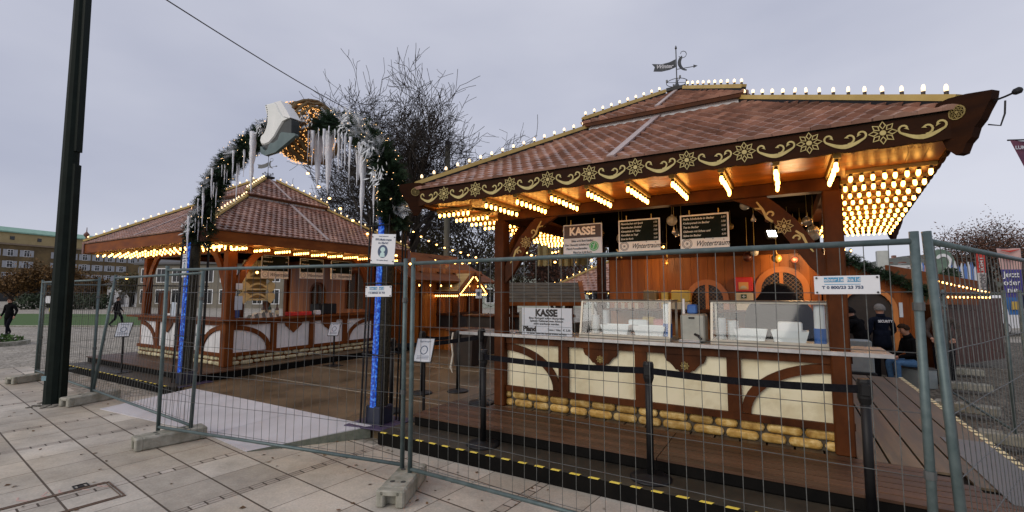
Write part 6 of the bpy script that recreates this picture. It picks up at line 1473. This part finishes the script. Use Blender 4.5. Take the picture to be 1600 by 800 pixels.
# banners
def banner(px,py0,py1,D,w,label,cols,lines,tap=0,pole=True,cloth=None):
    p0=at(px,py0,D);p1=at(px,py1,D); h=p0.z-p1.z; c=(p0.x,p0.y,(p0.z+p1.z)/2); t=thing('banner_flag',label,'banner',c); U=(math.cos(HEAD-.1),math.sin(HEAD-.1),0); fr=FR(c,U,(0,0,1))
    y=h/2
    for i,(frac,mt) in enumerate(cols):
        y1_=y-h*frac; k=8; m=MB(); m.m=fr
        def X(s,yy_): return (-w/2+w*s)+tap*(yy_/h-.5)*-1*(1-s)
        for side_ in (0,):
            vs=[];n=8
            for r_ in range(3):
                yy_=y+(y1_-y)*r_/2
                for j in range(n+1): vs.append((X(j/n,yy_),yy_,.05*w*math.sin(j*.8+yy_*1.5)))
            m.add(vs,[(r_*(n+1)+j,r_*(n+1)+j+1,(r_+1)*(n+1)+j+1,(r_+1)*(n+1)+j) for r_ in range(2) for j in range(n)])
        m.build('banner_cloth',mt,t); y=y1_
    for (s,sz,yy_,mt) in lines: text(s,sz,fr@Matrix.Translation((0,yy_*h,.07*w+.01)),mt,t,bold=sz*.02)
    if pole: m=MB(); m.m=fr; m.tube([(w/2+.03,-h/2-(c[2]-h/2+.3),-.02),(w/2+.03,h/2+.15,-.02)],.035,8); m.tube([(-w/2,h/2+.02,0),(w/2+.05,h/2+.02,0)],.02,6); m.build('banner_pole',black,t)
    return t,fr,h
rdm=M('banner_red',(.42,.03,.02),(.5,.045,.03),4,.6); wb=M('banner_white',(.48,.44,.42),(.55,.52,.5),4,.6)
t,fr,h=banner(1531,395,470,24,.42,'tall narrow red and white banner with upright lettering',[(.42,rdm),(.58,wb)],[])
for (s,yy_,mt) in (('LIGHT',.24,wb),('FASHION',-.22,M('grey_letter',(.12,.1,.1)))): text(s,.34,fr@Matrix.Translation((0,yy_*h,.06))@Matrix.Rotation(pi/2,4,'Z'),mt,t,bold=.01,sx=.95)
pk=M('banner_pink',(.50,.30,.28),(.60,.40,.36),2,.6); pu=M('banner_violet',(.035,.03,.20),(.07,.055,.28),2,.6); bl=M('banner_blue',(.015,.10,.36),(.03,.16,.42),3,.6)
t,fr,h=banner(1574,388,492,20,.95,'wide blue and pink banner with white lettering on the cobbled side',[(.32,pk),(.42,pu),(.26,bl)],[('Jetzt',.34,.10,white),('oder',.34,-.02,white),('nie',.34,-.13,white)],tap=.35)
m=MB(); m.m=fr; m.ribbon([(-.32,h*.36),(-.05,h*.335),(.25,h*.365)],[.02,.11,.02],.09,.1); m.ribbon([(-.35,h*.47),(.0,h*.45),(.38,h*.48)],[.02,.08,.02],.09,.1); m.build('red_print',rdm,t)
m=MB(); m.m=fr; m.box((-.12,-h*.42,.09),(.2,-h*.30,.1)); m.build('yellow_print',M('print_yellow',(.5,.33,.06),rough=.6),t)
t,fr,h=banner(1622,219,400,11,1.35,'tall dark violet and red banner hanging at the edge of view',[(.5,M('banner_plum',(.05,.02,.06),(.16,.03,.05),1.2,.6)),(.5,M('banner_crimson',(.16,.03,.06),(.3,.04,.05),1.2,.6))],[],tap=1.1)
text('LUKAS',.12,fr@Matrix.Translation((-.42,h*.43,.09)),paper,t,bold=.003)
# van
c=at(1590,560,24); zg=-.5; t=thing('delivery_van','white van parked beyond the dark red stall','van',(c.x,c.y,zg)); U=Vector((math.cos(HEAD+.25),math.sin(HEAD+.25),0)); fr=FR((c.x,c.y,zg),U,(0,0,1))
m=MB(); m.m=fr; m.prism([(-1.3,.35),(3.1,.35),(3.1,1.95),(2.9,2.1),(-.1,2.1),(-.75,1.35),(-1.25,1.15)],-1.9,0); m.build('body',white,t); m=MB(); m.m=fr; m.prism([(-.62,1.35),(-.08,1.95),(.5,1.95),(.5,1.35)],.001,.02); m.prism([(.65,1.35),(.65,1.95),(1.7,1.95),(1.7,1.35)],.001,.02); m.build('side_window',MATS['dark_window_glass'],t)
for x in (-.65,2.3):
    m=MB(); m.m=fr; m.lathe([(.2,0),(.33,.02),(.33,.22),(.2,.24)],(x,.33,-.2),18); w_=m.build('wheel',black,t); m=MB(); m.m=fr; m.lathe([(.19,.0),(.19,.05)],(x,.33,.03),14); m.build('rim',alu,w_)
m=MB(); m.m=fr; m.box((-1.33,.75,-.4),(-1.2,.95,.005)); m.build('headlight',M('lamp_lens',(.6,.6,.62),rough=.2),t)
# hill with houses
def hillz(D): return 15+(D-345)/255*36
m=MB(); n=40; vs=[];
for i in range(n+1):
    px=1180+ i*18; 
    for j in range(7):
        D=330+j*45; f=j/6; hh=(14+ 30*sm(1340,1500,px)*1.0+6*math.sin(i*.7)*.4)*sm(0,1,f)+2*mnoise.noise(Vector((i*.6,j*.9,0))); p=at(px,457,D); vs.append((p.x,p.y,-12 if j==0 else hillz(D)*(.78+.22*sm(1340,1440,px))+1.2*mnoise.noise(Vector((i*.6,j*.9,0)))))
m.add(vs,[(i*7+j,(i+1)*7+j,(i+1)*7+j+1,i*7+j+1) for i in range(n) for j in range(6)]); 
struct(m.build('hill',M('wooded_hillside',(.035,.048,.034),(.10,.10,.075),.05,.95,detail=9)))
rr=random.Random(21)
hp=[(1392,414,7,'cream'),(1408,407,5,'white'),(1398,402,5,'brick'),(1420,403,5,'cream'),(1412,414,8,'grey'),(1388,424,9,'white'),(1404,424,9,'cream'),(1452,402,6,'white'),(1462,395,5,'cream'),(1478,399,6,'brick'),(1455,420,8,'white'),(1492,408,6,'white')]
cl={'cream':M('house_cream',(.42,.38,.30),(.5,.46,.38),.1,.8),'white':M('house_white',(.5,.5,.5),(.58,.58,.57),.1,.8),'brick':M('house_brick',(.25,.13,.10),(.3,.17,.13),.1,.8),'grey':M('house_grey',(.3,.31,.32),(.36,.37,.38),.1,.8)}
rcol=[M('far_roof_red',(.16,.07,.05),rough=.8),M('far_roof_grey',(.10,.10,.11),rough=.8)]
for i,(px,py,w,c_) in enumerate(hp):
    D=max(350,min(590,[d for d in range(346,600,4) if 1.69+ (457-py)/720*d>=hillz(d)*(.78+.22*sm(1340,1440,px))-1][-1] if [d for d in range(346,600,4) if 1.69+(457-py)/720*d>=hillz(d)*(.78+.22*sm(1340,1440,px))-1] else 350)); p=at(px,py,D); t=thing('hillside_house',f'distant {c_} hillside house, '+['just over the garland of the arched doorway hut','upper one beside the white column','highest one at the hilltop beside the column','small one near the ridge by the tall fence joint','broad one halfway up beside the fence joint','lowest one next to the pale column','low one close to the fence joint','first one right of the tall fence joint','near the ridge above the round ornament','tallest placed above the round ornament','directly under the ridge beside the round ornament','by the brown tree near the red banner'][i],'house',tuple(p),'houses on the far hill')
    W=w*D/720*1.1; H_=W*.62; m=MB(); m.m=FR(tuple(p),(math.cos(HEAD+rr.uniform(-.4,.4)),math.sin(HEAD),0),(0,0,1)); m.box((-W/2,-H_*1.6,-W*.6),(W/2,H_*.5,0)); m.build('wall',cl[c_],t); k=m.m; m=MB(); m.m=k; m.prism([(-W*.56,H_*.5),(W*.56,H_*.5),(W*.3,H_*.9),(-W*.3,H_*.9)],-W*.65,.05*W); m.build('roof',rcol[i%2],t)
    m=MB(); m.m=k
    for a in (-.3,-.05,.2): 
        for b_ in (-.1,-.8): m.box((W*a,H_*b_,.001),(W*(a+.12),H_*(b_+.35),.08))
    m.build('window_band',MATS['dark_window_glass'],t)
p=at(1440,424,300); t=thing('apartment_block','long pale apartment block at the foot of the wooded hill','building',tuple(p)); m=MB(); m.m=FR(tuple(p),(math.cos(HEAD),math.sin(HEAD),0),(0,0,1)); m.box((-26,-12,-10),(26,4,0)); m.build('wall',cl['white'],t); k=m.m
for zz in (-7,-3.5,0):
    m=MB(); m.m=k
    for i in range(17): m.box((-25+i*3,zz,.01),(-23.4+i*3,zz+2,.1))
    m.build('window_band',MATS['dark_window_glass'],t)
# far tree belts that close the horizon
fw=MB(); rr=random.Random(77)
for px0,px1,D,h,n in ((-260,560,150,9,2600),(560,1330,75,4.2,4200),(1400,1900,75,5.5,3000),(1330,1420,200,9,500)):
    for _ in range(n):
        px=rr.uniform(px0,px1); p=at(px,457,D+rr.uniform(-6,6)); z=-1+(h*(.6+.4*mnoise.noise(Vector((px*.03,0,0)))))*rr.random()**.6; s=rr.uniform(.5,1.1)*D/90
        a=Vector((rr.gauss(0,1),rr.gauss(0,1),rr.gauss(0,1))).normalized(); b_=a.orthogonal().normalized(); q=Vector((p.x,p.y,z)); fw.add([q-a*s,q+b_*s*.8,q+a*s,q-b_*s*.8],[(0,1,2,3)])
o=fw.build('distant_trees',M('far_foliage',(.022,.025,.012),(.07,.055,.028),.2,.9,island=.3)); o['kind']='stuff'
# ================= PEOPLE =================
def person(loc,rz,J,label,jacket,trouser,hairm,shoe,hair='short',cap=None,scale=1.0,group=None):
    """J: joint positions (x right, y forward, z up); skinned into one continuous body"""
    root=thing('person',label,'person',loc)
    V=[];Rd=[];E=[];kind=[]
    def v(p,r,k): V.append(Vector(p));Rd.append(r);kind.append(k); return len(V)-1
    def e(a,b): E.append((a,b))
    pel=v(J['pel'],.145,'t'); wa=v(Vector(J['pel']).lerp(Vector(J['che']),.5),.135,'j'); che=v(J['che'],.155,'j'); e(pel,wa);e(wa,che)
    nk=Vector(J['neck']); n1=v(nk,.065,'j'); e(che,n1); hd=Vector(J['head']); n2=v(nk.lerp(hd,.35),.055,'s'); e(n1,n2)
    up=(hd-nk).normalized(); f=Vector(J.get('face',(0,1,0))).normalized()
    h1=v(hd-up*.05+f*.01,.078,'s'); h2=v(hd+up*.03,.092,'s'); h3=v(hd+up*.085-f*.01,.066,'s'); e(n2,h1);e(h1,h2);e(h2,h3)
    for s in 'LR':
        sg=-1 if s=='L' else 1
        sh=v(J['sh'+s],.072,'j'); el=v(J['el'+s],.055,'j'); ha=v(J['ha'+s],.036,'j'); e(che,sh);e(sh,el);e(el,ha)
        d=(Vector(J['ha'+s])-Vector(J['el'+s])).normalized(); pa=v(Vector(J['ha'+s])+d*.07,.03,'s'); e(ha,pa)
        hi=v(J['hi'+s],.10,'t'); kn=v(J['kn'+s],.072,'t'); km=v(Vector(J['kn'+s]).lerp(Vector(J['an'+s]),.4),.062,'t'); an=v(J['an'+s],.048,'t'); e(pel,hi);e(hi,kn);e(kn,km);e(km,an)
        tf=Vector(J['to'+s]); to=v(tf,.042,'b'); am=v(Vector(J['an'+s]).lerp(tf,.35)-Vector((0,0,.015)),.048,'b'); e(an,am);e(am,to)
    me=bpy.data.meshes.new('body'); me.from_pydata([tuple(p) for p in V],E,[]); o=bpy.data.objects.new('body',me); COL.objects.link(o)
    mod=o.modifiers.new('s','SKIN'); mod.use_smooth_shade=True; 
    if not me.skin_vertices: bpy.context.view_layer.update()
    for i,sv in enumerate(me.skin_vertices[0].data): sv.radius=(Rd[i],Rd[i]*(.78 if i in (0,1,2) else 1)); sv.use_root=(i==0)
    sb=o.modifiers.new('u','SUBSURF'); sb.levels=2
    dg=bpy.context.evaluated_depsgraph_get(); dg.update(); bm=bpy.data.meshes.new_from_object(o.evaluated_get(dg)); bpy.data.objects.remove(o)
    vs=[Vector(q.co) for q in bm.vertices]; fs=[tuple(p.vertices) for p in bm.polygons]
    segs=[(a,b) for a,b in E]
    def seg_kind(c):
        best=1e9;k='j'
        for a,b in segs:
            A=V[a];B=V[b];t=max(0,min(1,(c-A).dot(B-A)/max(1e-9,(B-A).length_squared))); d=(c-(A.lerp(B,t))).length-(Rd[a]*(1-t)+Rd[b]*t)
            if d<best: best=d; k=kind[b] if t>.25 else kind[a]
            
        return k
    mm=MB(); ks={'j':0,'t':1,'s':2,'b':3}
    mm.add(vs,fs); mm.mi=[]
    for fc in fs:
        c=sum((vs[i] for i in fc),Vector())/len(fc); k=seg_kind(c)
        if k=='t' and c.z>J['pel'][2]-.02 and (c-Vector(J['pel'])).length<.2: k='j'
        mm.mi.append(ks[k])
    # face: nose, ears, eyes, mouth
    side=f.cross(up).normalized(); mm.k=2
    hc=hd+up*.025
    mm.tube([hc+f*.075+up*.02,hc+f*.105-up*.015,hc+f*.085-up*.03],[.009,.017,.010],6)
    for sg in (-1,1): mm.ball(hc+side*sg*.088-up*.005,.026,8,5,(.4,.7,1))
    mm.k=4
    for sg in (-1,1): mm.ball(hc+side*sg*.032+f*.083+up*.012,.010,6,4)
    mm.k=5; mm.tube([hc+f*.082-up*.052-side*.022,hc+f*.088-up*.052,hc+f*.082-up*.052+side*.022],.006,5)
    # fingers
    mm.k=2
    for s in 'LR':
        h=Vector(J['ha'+s]); d=(h-Vector(J['el'+s])).normalized(); a=d.cross(f)
        if a.length<.2: a=d.cross(side)
        a.normalize(); b_=d.cross(a)
        for i,(q,l) in enumerate(((-.026,.06),(-.009,.072),(.009,.068),(.026,.052))):
            p=h+d*.075+a*q; mm.tube([p,p+d*l*.5+b_*.008,p+d*l*.85+b_*.028],[.010,.009,.007],6)
        p=h+d*.03+a*(-.026); mm.tube([p,p+d*.035-a*.022,p+d*.065-a*.018+b_*.01],[.012,.010,.008],6)
    def xf(m):
        c,s_=math.cos(rz),math.sin(rz)
        m.v=[Vector(loc)+Vector((c*p.x-s_*p.y,s_*p.x+c*p.y,p.z))*scale for p in m.v]
    xf(mm)
    mm.build('body',[jacket,trouser,skin,shoe,ink,M('lip',(.3,.1,.08),rough=.5)],root,True)
    # coat hem and collar
    m=MB(); pl=Vector(J['pel']); ch=Vector(J['che']); ax_=(ch-pl).normalized()
    if J.get('hem',1):
        m.tube([pl-ax_*.16,pl-ax_*.05,pl+ax_*.1,pl.lerp(ch,.6)],[.185,.178,.16,.165],16); 
        for i,p in enumerate(m.v): m.v[i]=Vector((p.x,pl.y+(p.y-pl.y)*.82,p.z)) if abs(ax_.z)>.95 else p
        xf(m); m.build('coat',jacket,root,True)
    m=MB(); m.tube([nk-up*.03,nk+up*.045],[.085,.078],14); xf(m); m.build('collar',jacket,root,True)
    # hair as a cap shell on the skull
    m=MB(); n=14
    hv=[];hf=[]
    for i in range(8):
        ph=pi*.62*i/7
        for j in range(n):
            t=2*pi*j/n; dd=up*math.cos(ph)+(f*math.cos(t)+side*math.sin(t))*math.sin(ph); fr_=max(0,dd.dot(f))
            if i>4 and math.cos(t)>.25: dd=(up*.42+ (f*math.cos(t)+side*math.sin(t))*.9).normalized()
            hv.append(hc+up*.012-f*.006+dd*(.108 if hair!='cap' else .113)*(1+.04*math.sin(j*5+i*3)))
    for i in range(7):
        for j in range(n): q=(j+1)%n; hf.append((i*n+j,(i+1)*n+j,(i+1)*n+q,i*n+q))
    m.add(hv,hf); xf(m); m.build('cap' if hair=='cap' else 'hair',hairm,root,True)
    return root
def stand(**k):
    J=dict(pel=(0,0,.95),che=(0,.01,1.30),neck=(0,0,1.47),head=(0,.02,1.60),shL=(-.19,0,1.40),shR=(.19,0,1.40),elL=(-.25,-.02,1.12),elR=(.25,-.02,1.12),haL=(-.25,.08,.88),haR=(.25,.08,.88),
      hiL=(-.10,0,.88),hiR=(.10,0,.88),knL=(-.11,.03,.49),knR=(.11,.03,.49),anL=(-.11,-.01,.09),anR=(.11,-.01,.09),toL=(-.13,.16,.035),toR=(.13,.16,.035)); J.update(k); return J
navy=M('navy_jacket',(.004,.006,.013),(.010,.013,.024),14,.95,bump=.2,spec=.08); blackc=M('black_coat',(.003,.003,.004),(.008,.008,.009),14,.95,bump=.2,spec=.08); bcoat=M('brown_coat',(.028,.018,.014),(.05,.032,.025),14,.8,bump=.2)
jeans=M('blue_jeans',(.035,.10,.22),(.07,.17,.32),25,.8,bump=.2); dkj=M('dark_trousers',(.004,.005,.008),(.010,.011,.016),20,.95,spec=.08); shoe=M('dark_shoe',(.012,.010,.010),rough=.5); hb=M('brown_hair',(.018,.010,.006),(.04,.022,.012),60,.9,bump=.8,spec=.1); hg=M('grey_hair',(.10,.095,.09),(.18,.17,.16),40,.7,bump=.4)
# walkers on the square
p=at(14,500,21.6); person((p.x,p.y,-.3),HEAD+pi,stand(knL=(-.11,.14,.50),anL=(-.11,.16,.10),toL=(-.13,.33,.05),knR=(.11,.0,.49),anR=(.11,-.20,.14),toR=(.12,-.07,.035),elL=(-.28,-.06,1.13),haL=(-.30,.06,.90),elR=(.27,-.02,1.13),haR=(.29,.08,.90)),'person in black coat walking toward the flower bed on the gravel square',blackc,dkj,hb,shoe)
p=at(183,490,27); person((p.x,p.y,-.3),HEAD-pi/2+.2,stand(knL=(-.10,.20,.52),anL=(-.10,.26,.11),toL=(-.10,.44,.06),knR=(.10,-.02,.49),anR=(.10,-.30,.16),toR=(.10,-.20,.05),haL=(-.25,.14,.93),haR=(.25,-.10,.93)),'person in dark coat striding along the lawn beside the orange kiosk',blackc,dkj,hb,shoe)
# men by the arched doorway
def onp(px,D): p=at(px,560,D); return (p.x,p.y,gz(p.x,p.y))
loc=onp(1380,10.3); r1=person(loc,HEAD-.15,stand(haR=(.27,.24,1.02),elR=(.27,.02,1.14),haL=(-.26,.16,.95)),'person in navy jacket with white back print, back turned, by the arched doorway',navy,dkj,hg,shoe)
c,s_=math.cos(HEAD-.15),math.sin(HEAD-.15); fr=FR((loc[0]+s_*.150,loc[1]-c*.150,loc[2]+1.36),(c,s_,0),(0,0,1)); text('SECURITY',.075,fr,white,r1,name='back_print',bold=.002,sx=.85)
loc=onp(1350,10.0); person(loc,HEAD+.5,stand(che=(0,.10,1.28),neck=(0,.17,1.43),head=(0,.22,1.55),shL=(-.19,.1,1.37),shR=(.19,.1,1.37),elL=(-.24,.22,1.14),haL=(-.2,.46,1.16),elR=(.24,.2,1.12),haR=(.2,.44,1.12)),'person in black leaning toward the grey crates behind the corner post',blackc,dkj,blackc,shoe,'cap')
sit=dict(pel=(0,0,.52),che=(0,.10,.88),neck=(0,.14,1.06),head=(0,.20,1.19),face=(0,1,-.25),shL=(-.19,.1,.98),shR=(.19,.1,.98),elL=(-.22,.16,.70),elR=(.22,.16,.70),haL=(-.12,.40,.64),haR=(.12,.40,.64),
  hiL=(-.11,.05,.50),hiR=(.11,.05,.50),knL=(-.14,.46,.52),knR=(.14,.46,.52),anL=(-.13,.44,.09),anR=(.13,.42,.09),toL=(-.14,.60,.035),toR=(.14,.58,.035),hem=0)
loc=onp(1432,9.9); person(loc,HEAD+pi/2-.15,sit,'seated person in black jacket and blue jeans looking down beside the site fence',blackc,jeans,hb,shoe)
c=Vector(loc); t=thing('seat_box','grey box used as a seat under the person in blue jeans','box seat',loc); m=MB(); m.m=Matrix.Translation(c)@Matrix.Rotation(HEAD,4,'Z'); m.cbox((-.19,-.24,.002),(.21,.24,.39),.015); m.build('box_body',M('grey_blue_crate',(.22,.26,.27)),t); m=MB(); m.m=Matrix.Translation(c)@Matrix.Rotation(HEAD,4,'Z'); m.cbox((-.2,-.25,.391),(.22,.25,.41),.006); m.build('lid',MATS['case_top_dark'],t)
loc=onp(1476,10.2); person(loc,HEAD+pi*.75,stand(elL=(-.27,.04,1.12),haL=(-.18,.22,1.0),elR=(.27,.04,1.12),haR=(.18,.22,1.0)),'person in brown coat and grey knit cap standing behind the tall fence joint',bcoat,dkj,hg,shoe,'cap')
# ================= LIGHT, SKY, CAMERA =================
w=bpy.data.worlds.new('World'); S.world=w; w.use_nodes=True; nt=w.node_tree;N=nt.nodes;L_=nt.links; bg=N['Background']
sky=N.new('ShaderNodeTexSky'); sky.sky_type='NISHITA'; sky.sun_disc=False; SE=math.radians(27); SA=math.radians(200); sky.sun_elevation=SE; sky.sun_rotation=SA
tc=N.new('ShaderNodeTexCoord'); mp=N.new('ShaderNodeMapping'); mp.inputs['Scale'].default_value=(1,1,2.6); L_.new(tc.outputs['Generated'],mp.inputs['Vector'])
nz=N.new('ShaderNodeTexNoise'); nz.inputs['Scale'].default_value=1.25; nz.inputs['Detail'].default_value=5; nz.inputs['Roughness'].default_value=.45; L_.new(mp.outputs['Vector'],nz.inputs['Vector'])
r=N.new('ShaderNodeValToRGB'); r.color_ramp.elements[0].position=.3; r.color_ramp.elements[0].color=(.43,.455,.575,1); r.color_ramp.elements[1].position=.7; r.color_ramp.elements[1].color=(.70,.71,.80,1); L_.new(nz.outputs['Fac'],r.inputs['Fac'])
vm=N.new('ShaderNodeVectorMath'); vm.operation='SCALE'; vm.inputs['Scale'].default_value=10.0; L_.new(r.outputs['Color'],vm.inputs[0])
mx=N.new('ShaderNodeMix'); mx.data_type='RGBA'; mx.inputs[0].default_value=.93; L_.new(sky.outputs['Color'],mx.inputs[6]); L_.new(vm.outputs[0],mx.inputs[7]); L_.new(mx.outputs[2],bg.inputs['Color']); bg.inputs['Strength'].default_value=.1
sl=bpy.data.lights.new('sun','SUN'); sl.energy=1.5; sl.angle=math.radians(40); sl.color=(1,.91,.78); so=bpy.data.objects.new('sun',sl); COL.objects.link(so)
dv=Vector((math.sin(SA)*math.cos(SE),math.cos(SA)*math.cos(SE),math.sin(SE))); so.rotation_euler=dv.to_track_quat('Z','Y').to_euler(); so.location=(0,-5,20)
cd=bpy.data.cameras.new('camera'); cd.sensor_width=36; cd.lens=36*F_PX/1600; cd.clip_start=.05; cd.clip_end=3000
co=bpy.data.objects.new('camera',cd); COL.objects.link(co); co.location=(0,0,EYE); co.rotation_euler=(pi/2+PITCH,0,HEAD); S.camera=co
S.view_settings.view_transform='Standard'; S.view_settings.look='None'; S.view_settings.exposure=0; S.view_settings.gamma=1; S.view_settings.use_curve_mapping=False
S.render.engine='CYCLES'; S.cycles.use_denoising=True; S.cycles.max_bounces=6; S.cycles.diffuse_bounces=3; S.cycles.glossy_bounces=3; S.cycles.transparent_max_bounces=8; S.cycles.caustics_reflective=False; S.cycles.caustics_refractive=False; S.cycles.sample_clamp_indirect=4
S.render.resolution_x=1024; S.render.resolution_y=512
